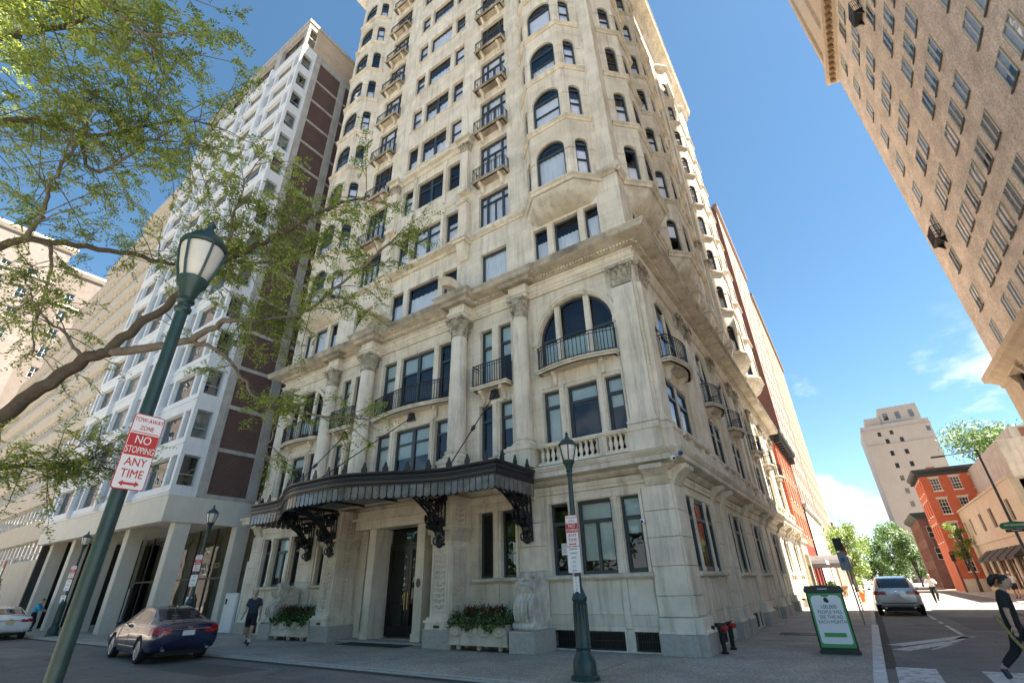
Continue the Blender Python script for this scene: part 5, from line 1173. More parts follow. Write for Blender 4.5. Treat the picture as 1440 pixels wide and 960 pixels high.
WHITEP = mat('white_panel', (0.66, 0.68, 0.70), 0.6, var=0.06, scale=1.5, streak=0.12)
DFRAME = mat('dark_bronze_frame', (0.05, 0.05, 0.055), 0.5)
GFRAME = mat('grey_green_frame', (0.30, 0.34, 0.35), 0.5)

# ------------------------------------------------------------------ white and brick high-rise left of the main building
HR = thing('apartment_tower', 'white panelled high-rise with brown brick side wall and columned arcade', 'building', (0, 0, 0))
BRB = brick_mat('brown_brick', (0.115, 0.055, 0.04), (0.085, 0.042, 0.034), (0.12, 0.10, 0.09))
BEB = brick_mat('buff_brick', (0.5, 0.37, 0.26), (0.46, 0.33, 0.23), (0.45, 0.38, 0.3))
FL = 2.55; NFL = 15; Y0 = -3.7; X0 = -24.5; X1 = -43.4
fh = []
z0 = lambda k: 6.85 + FL * k
modx = [-24.7 - 4.65 * i for i in range(4)]
for k in range(NFL):
    for xm in modx:
        fh.append((xm - 0.75, xm - 0.1, z0(k), z0(k) + 1.6)); fh.append((xm - 3.55, xm - 1.0, z0(k), z0(k) + 1.6)); fh.append((xm - 4.4, xm - 3.8, z0(k), z0(k) + 1.6))
m = MB(Matrix.Translation((0, Y0, 0))); m.wall(X1, X0, 6.35, 45.4, fh, depth=0.3); m.build('wall', WHITEP, HR)
for h in fh: simple_window(HR, Matrix.Translation((0, Y0, 0)), *h, GFRAME, 0.2, 'low' if h[1] - h[0] < 1 else 'plain', blind=0.25)
# pilaster fins and floor ledges on the front
for xm in modx[1:]: m = MB(); m.box(xm - 0.02, xm + 0.3, Y0 - 0.25, Y0 - 0.001, 6.4, 45.4); m.build('fin', WHITEP, HR)
for k in range(NFL + 1): m = MB(); m.box(X1, X0 + 0.04, Y0 - 0.06, Y0 - 0.002, z0(k) - 0.38, z0(k) - 0.3); m.build('ledge', WHITEP, HR)
EM = Matrix.Translation((X0, 0, 0)) @ SM        # east face of the tower
sh = [(-3.5, -2.62, z0(k), z0(k) + 1.6) for k in range(NFL)]
m = MB(EM); m.wall(Y0, -2.4, 6.35, 45.4, sh, depth=0.3); m.build('wall', WHITEP, HR)
for h in sh: simple_window(HR, EM, *h, GFRAME, 0.2, 'low', blind=0.35)
m = MB(EM); m.box(-2.4, -1.9, -0.05, 0.3, 6.35, 45.4); m.box(0.3, 0.9, -0.05, 0.3, 6.35, 45.4); m.box(12.0, 12.6, -0.05, 0.3, 6.35, 45.4); m.build('concrete_frame', CONC, HR)
for k in range(NFL + 1): m = MB(EM); m.box(-1.899, 0.299, -0.03, 0.3, z0(k) - 0.5, z0(k) - 0.28); m.box(0.901, 11.99, -0.03, 0.3, z0(k) - 0.5, z0(k) - 0.28); m.build('floor_edge', CONC, HR)
for k in range(NFL): 
    m = MB(EM); m.box(-1.898, 0.298, 0.05, 0.35, z0(k) - 0.28, z0(k) + FL - 0.5); m.box(0.902, 11.98, 0.05, 0.35, z0(k) - 0.28, z0(k) + FL - 0.5); m.build('brick_panel', BRB, HR, kind='stuff')
m = MB(EM); m.box(-1.898, 11.98, 0.02, 0.3, z0(NFL) - 0.28, 45.42); m.build('parapet_band', CONC, HR)
m = MB(); m.box(X1 + 0.3, X0 - 0.35, Y0 + 0.6, 14, 6.4, 45.3); m.box(X1, X0 - 0.05, 13.9, 14.3, 0, 48.8); m.box(X1, X1 + 0.25, Y0 + 0.35, 14, 0, 48.8); m.build('core', DARKIN, HR)
# ground floor: deep cream beam on columns, recessed glazed lobby
m = MB(); m.moulding([(X1, Y0 + 0.05), (X0, Y0 + 0.05), (X0, 0.95)], [(-0.4, 5.05), (0.02, 5.05), (0.02, 6.349), (-0.4, 6.349)]); m.build('arcade_beam', CREAM, HR)
m = MB(); m.box(X1, X0 - 0.3, Y0 + 0.35, 2.4, 5.3, 5.42); m.build('arcade_soffit', CREAM, HR)
for (x, y) in ((-24.85, -2.6), (-24.8, 0.55), (-30.3, -2.6), (-33.9, -2.6), (-38.6, -2.6), (-42.8, -2.6)):
    m = MB(); m.cbox(x - 0.28, x + 0.28, y - 0.38, y + 0.38, -0.005, 5.3, 0.03); m.build('column', CREAM, HR)
m = MB(); m.box(X1, -38.9, 1.3, 1.6, 0, 5.3); m.box(-26.0, X0, 2.3, 2.5, 0, 5.3); m.build('lobby_wall', mat('dark_stone_wall', (0.22, 0.2, 0.17), 0.6, var=0.2), HR)
m = MB(); m.box(-38.9, -26.0, 2.2, 2.3, 0.0, 5.3); m.build('lobby_back', mat('lobby_interior', (0.18, 0.155, 0.11), 0.8, var=0.4, scale=0.8), HR)
for i in range(6):
    x = -38.8 + i * 2.13; m = MB(); m.box(x, x + 0.07, 0.9, 1.0, 0, 5.3); m.box(x, x + 2.13, 0.9, 1.0, 2.5, 2.6); m.box(x, x + 2.13, 0.9, 1.0, 0, 0.15); o = m.build('lobby_window', DFRAME, HR)
    p = MB(); p.quad((x + 0.07, 0.95, 0.15), (x + 2.13, 0.95, 0.15), (x + 2.13, 0.95, 5.3), (x + 0.07, 0.95, 5.3)); put('pane', p.mesh('pane', GLASS), o)
lettering('1820', 0.42, mat('bronze_numeral', (0.25, 0.2, 0.12), 0.4, metal=0.5), HR, Matrix.Translation((-27.2, 0.86, 3.2)), 1.0, 'house_number')
m = MB(); m.box(-42.5, -39.0, 1.2, 1.3, 0, 2.2); m.build('white_hoarding', WHITEP, HR)
# top storeys: buff frame round tall glazing
m = MB(Matrix.Translation((0, Y0, 0))); th = [(-28.6 - 4.65 * i, -24.9 - 4.65 * i, 45.6, 48.0) for i in range(4)]; m.wall(X1, X0, 45.4, 48.6, th, depth=0.4); m.build('wall', CONC, HR)
for h in th: simple_window(HR, Matrix.Translation((0, Y0, 0)), *h, DFRAME, 0.3, 'grid')
m = MB(EM); m.wall(Y0, 12.6, 45.4, 48.6, [(-3.5, -2.7, 45.6, 48.0)], depth=0.3); m.build('wall', BEB, HR); simple_window(HR, EM, -3.5, -2.7, 45.6, 48.0, WHITEP, 0.1, 'sash')
m = MB(); m.moulding([(X1, Y0), (X0, Y0), (X0, 12.6)], [(-0.3, 48.6), (0.1, 48.6), (0.1, 49.0), (-0.3, 49.0)]); m.box(X1, X0 - 0.3, Y0 + 0.3, 12, 48.55, 48.8); m.build('coping', CONC, HR)
# ------------------------------------------------------------------ banded office block beyond it
OB = thing('office_block', 'long beige office block with continuous window bands beyond the white high-rise', 'building', (-43.8, -3.2, 0), pi - radians(2.2))
BEI = mat('beige_precast', (0.50, 0.44, 0.35), 0.85, var=0.08, scale=1.0, streak=0.12)
WB = brick_mat('window_band_frames', (0.02, 0.02, 0.02), (0.02, 0.02, 0.02), (0.02, 0.02, 0.02))
OM = Matrix.Scale(-1, 4, (0, 1, 0)) @ Matrix.Scale(1, 4, (1, 0, 0))
# local x runs away from the tower, local +y faces the street
m = MB(); m.box(0, 62, -14, -0.05, 0, 4.2); m.build('ground_wall', BEI, OB)
for k in range(13):
    zb = 4.25 + 2.9 * k; top = zb + 1.4
    if zb > 40: break
    ln = 62 if zb < 24 else max(8, 62 - (zb - 24) * 3.3)
    m = MB(); m.box(0, ln, -14, 0.0, top, top + 1.5); m.build('spandrel', BEI, OB)
    m = MB(); m.box(0.02, ln - 0.02, -13.8, -0.45, zb - 0.05, top); m.build('window_recess', DARKIN, OB)
    m = MB(); n = int(ln / 1.25)
    for i in range(n + 1): x = 0.04 + (ln - 0.12) * i / n; m.box(x, x + 0.07, -0.34, -0.2, zb, top - 0.002)
    m.box(0.02, ln, -0.33, -0.21, zb + 0.42, zb + 0.48); m.box(0.01, ln, -0.36, -0.05, zb - 0.06, zb - 0.001); o = m.build('window_band', mat('pale_alloy_frame', (0.45, 0.43, 0.38), 0.5), OB, kind='stuff')
    p = MB(); p.quad((0.05, -0.28, zb), (ln - 0.05, -0.28, zb), (ln - 0.05, -0.28, top), (0.05, -0.28, top)); put('pane', p.mesh('pane', GLASS2), o)
# ------------------------------------------------------------------ two old brick apartment houses closing the street
PINK = brick_mat('pinkish_brick', (0.2, 0.165, 0.145), (0.185, 0.15, 0.13), (0.22, 0.2, 0.18)); PINK2 = brick_mat('tan_brick', (0.17, 0.14, 0.12), (0.155, 0.13, 0.11), (0.19, 0.17, 0.15))
def slab_block(name, label, xf, ya, yb, dep, h, wallm, fl, cols, wz, trim, cornice=0.6, zstart=5.0):
    t = thing(name, label, 'building', (xf, ya, 0)); Mx = SM
    hs = []
    nf = int((h - zstart - 1.5) / fl)
    for k in range(nf):
        for c in cols: hs.append((c - 0.6, c + 0.6, zstart + fl * k, zstart + fl * k + wz))
    m = MB(Mx); m.wall(0, yb - ya, 0, h, hs, depth=0.25); m.box(0, yb - ya, 0.4, dep, 0, h - 0.3); m.box(0, 0.2, 0.002, dep, 0, h); m.box(yb - ya - 0.2, yb - ya, 0.002, dep, 0, h); m.build('wall', wallm, t)
    for q in hs: simple_window(t, Mx, *q, WHITEPAINT, 0.15, 'grid', sill=trim)
    m = MB(Mx); m.prism_yz([(0.3, h - 0.6), (-0.1, h - 0.6), (-cornice, h - 0.1), (-cornice, h + 0.3), (0.3, h + 0.5)], -cornice, yb - ya + cornice); m.build('cornice', trim, t)
    for z in (zstart + fl * 2 - 0.8, h - fl * 2): m = MB(Mx); m.box(-0.05, yb - ya + 0.05, -0.25, 0.0, z, z + 0.35); m.build('string_course', trim, t)
    return t
TRIM = mat('pale_stone_trim', (0.58, 0.53, 0.45), 0.85, var=0.12, scale=1)
slab_block('apartment_house', 'tall pinkish brick apartment house with pale trim behind the tree branches', -96, -40, -2.6, 14, 56, PINK, 3.6, [3 + 3.1 * i for i in range(11)], 1.9, TRIM)
slab_block('apartment_house', 'lower tan brick apartment house beside the tall pinkish one beyond the office block', -100, -2.3, 26, 12, 54.5, PINK2, 3.6, [2.5 + 3.1 * i for i in range(8)], 1.9, TRIM)

# ------------------------------------------------------------------ tall tan building across the side street
RB = thing('tan_apartment_building', 'tall tan rough-brick building with stone base and many sash windows across the street', 'building', (14.5, 0, 0))
GLASS3 = glass_mat('bright_sash_glass', (0.98, 0.98, 1.0), 1.5, 0.02); DKSILL = mat('dark_bluestone_sill', (0.09, 0.085, 0.08), 0.85)
TAN = speckle_mat('rough_tan_brick', (0.52, 0.42, 0.35), (0.76, 0.635, 0.545), 12, 0.95, patch=0.24, bumps=1.0)
TANST = mat('tan_stone', (0.58, 0.46, 0.34), 0.85, var=0.14, scale=1.6, streak=0.2, bump=0.2)
RM = WN      # local x = -y
cols = [22.6, 19.15, 17.5, 14.0, 12.25, 10.45, 7.0, 5.3, 1.8, 0.1, -1.7, -3.4]
rows = [14.55, 17.08, 19.98] + [22.9 + 2.96 * i for i in range(7)]
hs = []
for i, z in enumerate(rows):
    for j, c in enumerate(cols):
        w = 1.06 if z > 16 else 0.9; hh = 1.55
        hs.append((-c - w / 2, -c + w / 2, z - hh / 2, z + hh / 2))
    if z < 21: hs.append((-15.7 - 0.48, -15.7 + 0.48, z - 0.75, z + 0.75))
up = [(-c - 0.5, -c + 0.5, z - 0.8, z + 0.8) for c in cols for z in (47.5, 50.6, 53.7, 56.8, 59.9)]
bs = [(-c - 0.75, -c + 0.75, z, z + 2.6) for c in (22.3, 18.5, 14.5, 10.5, 6.5, 2.5, -1.5) for z in (5.2, 9.3)]
m = MB(RM); m.wall(-25.6, 5, 12.9, 43.0, hs, depth=0.22); m.build('wall', TAN, RB)
m = MB(RM); m.wall(-25.7, 5, 0, 12.9, bs, depth=0.35, y=-0.12); m.build('base_wall', TANST, RB)
m = MB(RM); m.wall(-25.9, 5, 43.0, 72, up, depth=0.25, y=-0.25); m.build('upper_wall', TANST, RB)
m = MB(RM); m.box(-25.6, 5, 0.5, 22, 0, 71.8); m.box(-25.6, -25.35, 0.002, 0.5, 0, 71); m.build('core', DARKIN, RB)
m = MB(RM); m.box(-25.62, -25.6, 0, 22, 12.9, 43); m.build('end_wall', TAN, RB)
m = MB(RM); m.box(5.0, 5.12, -0.1, 22, 0, 72); m.build('end_wall', TAN, RB)
for h in hs: simple_window(RB, RM, *h, mat('cream_sash', (0.55, 0.53, 0.47), 0.5), -0.035, 'pair', sill=DKSILL, t=0.05, blind=0.85, gl=GLASS3)  # white blinds on most sashes also stand in for pale sky reflected there
for h in up: simple_window(RB, RM, h[0], h[1], h[2], h[3], mat('cream_sash', (0.55, 0.53, 0.47), 0.5), -0.05, 'pair', t=0.05)
for h in bs: simple_window(RB, RM, *h, DFRAME, 0.1, 'grid', sill=TANST)
# pale stone jambs of the sashes
jm_ = MB(); jm_.box(-0.1, -0.002, -0.004, 0.1, 0, 1.55); jmm = jm_.mesh('jamb', mat('ochre_jamb', (0.42, 0.32, 0.18), 0.9, var=0.2))
for h in hs:
    if h[1] - h[0] > 0.9: put('jamb', jmm, RB, RM @ Matrix.Translation((h[0], 0, h[2]))); put('jamb', jmm, RB, RM @ Matrix.Translation((h[1] + 0.102, 0, h[2])))
m = MB(RM); m.moulding([(-25.6, 3.0), (-25.6, 0.0), (5, 0.0)], [(0.0, 11.9), (0.2, 11.95), (0.25, 12.2), (0.55, 12.5), (0.75, 12.6), (0.8, 12.95), (0.3, 13.15), (0.0, 13.2)]); m.build('cornice', TANST, RB)
m = MB(RM); m.moulding([(-25.6, 3.0), (-25.6, 0.0), (5, 0.0)], [(0.0, 42.2), (0.2, 42.3), (0.3, 42.8), (0.75, 43.0), (0.8, 43.5), (0.25, 43.7)]); m.build('cornice', TANST, RB)
m = MB(RM); m.moulding([(-25.6, 3.0), (-25.6, 0.0), (5, 0.0)], [(0.2, 71.0), (0.5, 71.2), (1.2, 71.8), (1.3, 72.4), (0.2, 72.8)]); m.build('cornice', TANST, RB)
md = MB(); md.box(-0.13, 0.13, -0.62, -0.02, 42.35, 42.78); mdm = md.mesh('modillion', mat('bronze_stone', (0.3, 0.2, 0.11), 0.85, var=0.3))
for i in range(49): put('modillion', mdm, RB, RM @ Matrix.Translation((-25.5 + 0.62 * i, 0, 0)))
for x in (-25.55, -22.0): m = MB(RM); m.box(x - 0.3, x + 0.3, -0.5, -0.24, 43.7, 71.0); m.build('quoin_strip', TANST, RB)
def basket(y, z):
    t = MB(RM); a, b = -y - 0.65, -y + 0.65
    for zz in (z, z + 0.5, z + 1.0): t.tube([(a, 0, zz), (a, -0.5, zz), (b, -0.5, zz), (b, 0, zz)], 0.025, 4)
    for i in range(14): x = a + 1.3 * i / 13; t.box(x - 0.012, x + 0.012, -0.512, -0.488, z, z + 1.0)
    for q in (a, b):
        for i in range(5): t.box(q - 0.012, q + 0.012, -0.1 * i - 0.05, -0.1 * i - 0.03, z, z + 1.0)
    t.box(a, b, -0.5, 0, z - 0.06, z - 0.005); t.prism_yz([(0, z - 0.06), (-0.35, z - 0.06), (0, z - 0.45)], a + 0.15, a + 0.22); t.prism_yz([(0, z - 0.06), (-0.35, z - 0.06), (0, z - 0.45)], b - 0.22, b - 0.15)
    t.build('iron_balcony', IRON, RB)
basket(22.6, 21.55); basket(14.9, 36.2)
for c in (22.3, 18.5, 14.5, 10.5): m = MB(RM); m.prism_xz([(-c - 1.1, 11.95), (-c + 1.1, 11.95), (-c + 1.1, 12.1), (-c - 1.1, 12.1)], -0.4, -0.1); m.prism_yz([(-0.12, 11.4), (-0.35, 11.9), (-0.12, 11.9)], -c - 1.0, -c - 0.8); m.prism_yz([(-0.12, 11.4), (-0.35, 11.9), (-0.12, 11.9)], -c + 0.8, -c + 1.0); m.build('window_hood', TANST, RB)

# ------------------------------------------------------------------ beige shop building further along
SH = thing('shop_building', 'low beige two-storey shop building with dark awnings along the pavement', 'building', (14.5, 35, 0))
BSH = mat('beige_shop_render', (0.50, 0.43, 0.33), 0.9, var=0.12, scale=0.9, streak=0.25)
sho = [(-12, -9.9), (-9.2, -7.4), (-6.2, -4.3)]
wy = [(39.4, 38.1), (46.5, 44.9), (51.4, 50.0), (56.8, 55.8), (60.6, 59.6)]
hs = [(-(a - 35), -(b - 35), 5.25, 6.8) for a, b in wy]
gs = [(-(a - 35), -(b - 35), 0.4, 2.9) for a, b in ((41, 38.6), (44.3, 41.8), (48, 45), (51.6, 48.8), (55, 52.6), (59.5, 56))]
m = MB(WN); m.wall(-26.2, 0, 0, 7.9, hs + gs, depth=0.25); m.box(-26.2, 0, 0.5, 15, 0, 7.7); m.build('wall', BSH, SH)
m = MB(); fo = [(0.8, 2.0, 5.2, 6.8), (4, 5.2, 5.2, 6.8), (1.0, 5.5, 0.4, 3.0)]; m.wall(0, 15, 0, 7.9, fo, depth=0.25); m.build('wall', BSH, SH)
for h in hs: simple_window(SH, WN, *h, mat('brown_frame', (0.16, 0.1, 0.08), 0.6), 0.15, 'sash', blind=0.6)
for h in fo: simple_window(SH, FM, *h, mat('brown_frame', (0.16, 0.1, 0.08), 0.6), 0.15, 'pair')
for h in gs: simple_window(SH, WN, *h, mat('rust_shop_frame', (0.2, 0.09, 0.05), 0.6), 0.12, 'grid', gl=GLASS)
m = MB(WN); m.box(-26.25, 0.1, -0.12, 0.3, 7.9, 8.05); m.build('coping', BSH, SH)
m = MB(WN); m.box(-26.2, 0, -0.08, 0.0, 4.3, 4.55); m.build('string_course', BSH, SH)
AWN = mat('charcoal_awning', (0.045, 0.042, 0.042), 0.85, var=0.15, scale=4)
for lb, (a, b) in zip(('first', 'second', 'third', 'fourth', 'fifth'), ((41.1, 38.6), (44.3, 41.7), (48, 45), (51.6, 48.6), (55, 52.3))):
    t = thing('awning', lb + ' charcoal shop awning counting from the cobra-arm street light towards the red house', 'awning', (14.48, (a + b) / 2, 2.6), -pi / 2, 'awnings on the shop building')
    w = (a - b) / 2; m = MB(); m.prism_yz([(0, 1.05), (-1.0, 0.25), (-1.0, 0.2), (0, 1.0)], -w, w); m.build('cloth', AWN, t)
    for s in (-1, 1): m = MB(); m.add([(s * w, 0, 1.0), (s * w, -1.0, 0.2), (s * w, 0, 0.2)], [(0, 1, 2)]); m.tube([(s * w, 0, 0.2), (s * w, -1.0, 0.2)], 0.02, 4); m.build('side_cheek', AWN, t)
    m = MB(); m.box(-w, w, -1.01, -0.995, 0.0, 0.22); m.build('valance', AWN, t)
m = MB(); CB = thing('concrete_building', 'windowless grey concrete building rising behind the beige shop building', 'building', (17, 45, 0))
m = MB(); m.box(0, 16, 0, 20, 0, 12.4); m.box(1.4, 16, 1, 18, 12.4, 13.6); m.build('wall', CONC, CB); m = MB(); m.box(2, 8, 0.96, 0.99, 12.5, 13.4); m.build('brick_panel', brick_mat('red_panel_brick', (0.25, 0.09, 0.06), (0.2, 0.07, 0.05), (0.2, 0.15, 0.12)), CB)
for x in (4, 8, 12): m = MB(); m.box(x, x + 0.04, -0.01, 0.05, 0, 12.4); m.build('panel_joint', mat('joint_dark', (0.2, 0.19, 0.18), 0.9), CB)
# ------------------------------------------------------------------ red brick corner house
RH = thing('red_brick_house', 'four-storey bright red brick house with white lintels and dark cornice', 'building', (12.4, 61.5, 0))
REDB = brick_mat('red_brick', (0.56, 0.125, 0.055), (0.49, 0.10, 0.045), (0.42, 0.16, 0.1), var=0.12)
hs = [(x, x + 0.85, z, z + h) for x in (0.85, 2.72, 4.55, 6.4, 8.3) for z, h in ((10.5, 1.4), (7.93, 1.65), (5.1, 1.85), (1.9, 2.1))]
m = MB(); m.wall(0, 11, 0, 12.5, hs, depth=0.2); m.build('wall', REDB, RH)
ws = [(-y - 0.85, -y, z, z + h) for y in (1.2, 3.4, 5.6) for z, h in ((10.5, 1.4), (7.93, 1.65), (5.1, 1.85))]
m = MB(WN); m.wall(-8, 0, 0, 12.5, ws, depth=0.2); m.build('wall', REDB, RH)
m = MB(); m.box(0.35, 11, 0.45, 8, 0.2, 12.3); m.build('core', DARKIN, RH)
lm = MB(); lm.box(-0.12, 0.97, -0.04, 0.1, 0, 0.2); lmm = lm.mesh('lintel', TRIM)
for h in hs: simple_window(RH, FM, *h, WHITEPAINT, 0.1, 'six', sill=WHITEPAINT, gl=GLASS); put('lintel', lmm, RH, Matrix.Translation((h[0], 0, h[3] + 0.004)))
for h in ws: simple_window(RH, WN, *h, WHITEPAINT, 0.1, 'six', sill=WHITEPAINT, gl=GLASS); put('lintel', lmm, RH, WN @ Matrix.Translation((h[0], 0, h[3] + 0.004)))
DKC = mat('dark_slate_cornice', (0.035, 0.042, 0.045), 0.6, var=0.2)
m = MB(); m.moulding([(0, 8.0), (0, 0), (11, 0)], [(0.0, 12.2), (0.1, 12.25), (0.15, 12.5), (0.55, 12.7), (0.6, 13.0), (0.0, 13.1)]); m.box(0, 11, 0, 8, 12.5, 13.0); m.build('cornice', DKC, RH)
for i in range(12): m = MB(WN); m.box(-7.8 + i * 0.66, -7.6 + i * 0.66, -0.4, -0.02, 12.2, 12.55); m.build('cornice_bracket', DKC, RH)
m = MB(); m.box(0, 11, -0.05, 0.0, 0, 1.2); m.build('base_band', TRIM, RH)
m = MB(); m.box(1.2, 2.0, 1.5, 2.3, 13.0, 13.5); m.build('chimney', REDB, RH)
t = thing('hanging_banner', 'long dark vertical banner sign on the red brick house', 'banner', (12.3, 63.5, 0)); m = MB(); m.box(-0.75, -0.65, 0, 0.08, 4.0, 7.6); m.build('banner_cloth', mat('banner_dark', (0.02, 0.03, 0.03), 0.6, var=0.4, scale=3), t); m = MB(); m.tube([(0.1, 0.04, 7.62), (-0.9, 0.04, 7.62)], 0.03, 5); m.build('banner_arm', IRON, t)
# older dark brick row house
OH = thing('old_brick_house', 'narrow weathered dark red row house with overhanging dark cornice past the red house', 'building', (11.9, 76, 0))
OBR = brick_mat('weathered_brick', (0.2, 0.075, 0.055), (0.16, 0.06, 0.048), (0.16, 0.1, 0.09), var=0.25)
hs = [(0.6 + 1.7 * i, 1.4 + 1.7 * i, z, z + 1.5) for i in range(3) for z in (3.5, 6.2)]; m = MB(); m.wall(0, 6, 0, 9.0, hs, depth=0.15); m.build('wall', OBR, OH)
ws = [(-1.6 - 2.2 * i, -0.8 - 2.2 * i, z, z + 1.6) for i in range(6) for z in (0.8, 3.5, 6.2)]; m = MB(WN); m.wall(-15, 0, 0, 9.0, ws, depth=0.15); m.build('wall', OBR, OH)
m = MB(); m.box(0.3, 6, 0.35, 15, 0.1, 8.9); m.build('core', DARKIN, OH)
for h in ws: simple_window(OH, WN, *h, WHITEPAINT, 0.08, 'sash')
for h in hs: simple_window(OH, FM, *h, WHITEPAINT, 0.08, 'sash')
m = MB(); m.moulding([(0, 15), (0, 0), (6, 0)], [(0.0, 8.7), (0.15, 8.8), (0.6, 9.2), (0.65, 9.5), (0, 9.6)]); m.box(0, 6, 0, 15, 9.0, 9.5); m.build('cornice', DKC, OH)
# ------------------------------------------------------------------ distant beige tower
FT = thing('distant_tower', 'distant plain beige tower with stepped top and small scattered windows', 'building', (13.6, 150, 0))
FTM = mat('distant_beige', (0.42, 0.375, 0.33), 0.9, var=0.06, scale=0.3, streak=0.12)
hs = [(3.4 + 0, 4.2, 36.2, 37.4), (6.2, 7.0, 36.3, 37.5)] + [(x, x + 0.85, 34.0 - 3.3 * i, 35.3 - 3.3 * i) for i in range(9) for x in (4.6, 7.8)] + [(14.2, 15.0, 36, 37.2)]
m = MB(); m.wall(0, 15.4, 0, 39.4, hs, depth=0.2); m.box(0, 15.4, 0.4, 20, 0, 39.3); m.build('wall', FTM, FT)
for h in hs: simple_window(FT, FM, *h, DFRAME, 0.1, 'sash')
hs = [(x, x + 1.1, 40.6, 42.6) for x in (0.8, 3.6, 6.6)]; m = MB(Matrix.Translation((5.4, 1.2, 0))); m.wall(0, 8.9, 39.3, 44.2, hs, depth=0.2); m.box(0, 8.9, 0.4, 14, 39.3, 44.1); m.build('penthouse', FTM, FT)
for h in hs: simple_window(FT, Matrix.Translation((5.4, 1.2, 0)), *h, DFRAME, 0.1, 'grid')
m = MB(); m.box(1.6, 5.3, 1.0, 8, 39.35, 41.8); m.build('penthouse', FTM, FT)
for z in (33.6, 37.8): m = MB(); m.box(-0.15, 15.55, -0.2, 0.0, z, z + 0.35); m.build('string_course', FTM, FT)

# ------------------------------------------------------------------ row of buildings behind the main one on the side street
LK = thing('link_building', 'low cream rendered one-storey shopfront joined to the main building', 'building', (0, 32.5, 0))
m = MB(); m.box(-18, 0.25, 0.05, 4.6, 0, 4.4); m.build('wall', mat('cream_shop_wall', (0.55, 0.47, 0.35), 0.9, var=0.1, scale=1.2, streak=0.15), LK); m = MB(); m.box(-18, 0.4, 0.06, 4.58, 4.4, 4.6); m.build('coping', TRIM, LK)
m = MB(); m.box(0.251, 0.28, 1.2, 3.4, 0.1, 2.6); m.build('shop_door', DFRAME, LK)
RB2 = thing('red_row_house', 'narrow orange-red brick row house with heavy black cornice beside the main building', 'building', (0, 37.2, 0))
hs = [(0.8 + 2.6 * i, 1.9 + 2.6 * i, z, z + 1.9) for i in range(5) for z in (5.4, 8.4, 11.0)]
m = MB(SM); m.wall(0, 13, 4.6, 13.8, hs, depth=0.2); m.build('wall', REDB, RB2)
m = MB(SM); m.wall(0, 13, 0, 4.6, [(0.8, 3.8, 0.4, 3.2), (5, 8, 0.4, 3.2), (9.2, 12.2, 0.4, 3.2)], depth=0.3); m.build('shopfront', mat('red_shopfront', (0.25, 0.05, 0.04), 0.5), RB2)
m = MB(); m.box(-18, -0.4, 0.25, 12.8, 0, 13.6); m.build('core', DARKIN, RB2)
m = MB(); m.box(-18, 0, 0.0, 0.2, 0, 13.8); m.build('party_wall', REDB, RB2)
for h in hs: simple_window(RB2, SM, *h, WHITEPAINT, 0.1, 'sash', sill=TRIM)
m = MB(SM); m.prism_yz([(0.2, 13.6), (-0.1, 13.65), (-0.2, 14.1), (-0.75, 14.4), (-0.8, 14.8), (0.2, 14.9)], -0.15, 13.1); m.build('cornice', mat('black_cornice', (0.02, 0.02, 0.02), 0.6), RB2)
for i in range(11): m = MB(SM); m.box(0.3 + 1.2 * i, 0.6 + 1.2 * i, -0.6, -0.05, 13.5, 14.2); m.build('cornice_bracket', mat('black_cornice', (0.02, 0.02, 0.02), 0.6), RB2)
def street_tower(name, label, y0, y1, h, mt, mend, cols, fl, wz, dep=24, zs=10.0, base=None):
    t = thing(name, label, 'building', (0, y0, 0)); nf = int((h - zs - 2) / fl)
    hs = [(c - 0.6, c + 0.6, zs + fl * k, zs + fl * k + wz) for k in range(nf) for c in cols]
    m = MB(SM); m.wall(0, y1 - y0, 9.0 if base else 0, h, hs, depth=0.2); m.build('wall', mt, t)
    m = MB(); m.box(-dep, 0, 0, 0.3, 0, h); m.build('end_wall', mend, t)
    m = MB(); m.box(-dep, -0.5, 0.31, y1 - y0 - 0.05, 0, h - 0.3); m.build('core', DARKIN, t)
    m = MB(); m.box(-dep, 0, y1 - y0 - 0.3, y1 - y0, 0, h); m.build('end_wall', mt, t)
    for q in hs: simple_window(t, SM, *q, mat('cream_sash', (0.55, 0.53, 0.47), 0.5), 0.1, 'sash')
    m = MB(SM); m.box(-0.1, y1 - y0 + 0.1, -0.4, 0.3, h - 0.4, h + 0.3); m.build('cornice', mt, t)
    if base:
        m = MB(SM); bh = [(1 + 3.2 * i, 3.0 + 3.2 * i, 5.0, 8.0) for i in range(int((y1 - y0 - 2) / 3.2))]; m.wall(0, y1 - y0, 0, 9.0, bh, depth=0.25, y=-0.1); m.build('base_wall', base, t)
        for q in bh: simple_window(t, SM, *q, WHITEPAINT, 0.1, 'grid')
        m = MB(SM); m.box(-0.1, y1 - y0, -0.4, 0.0, 9.0, 9.4); m.build('string_course', base, t)
    return t
PBR = brick_mat('rose_brick', (0.33, 0.19, 0.15), (0.3, 0.17, 0.135), (0.33, 0.26, 0.22)); MAR = brick_mat('maroon_brick', (0.2, 0.085, 0.07), (0.17, 0.07, 0.06), (0.18, 0.12, 0.1))
street_tower('rose_brick_tower', 'tall rose brick building with maroon end wall behind the main building', 51.5, 77, 55, PBR, MAR, [2.5 + 4 * i for i in range(6)], 3.3, 1.7, base=mat('white_storefront', (0.66, 0.63, 0.57), 0.8, var=0.06))
street_tower('brown_tower', 'tall brown brick building with flat roofline beyond the rose brick one', 78, 125, 52, brick_mat('brown_tower_brick', (0.27, 0.19, 0.13), (0.24, 0.165, 0.115), (0.28, 0.22, 0.17)), MAR, [3 + 5 * i for i in range(9)], 3.3, 1.7)
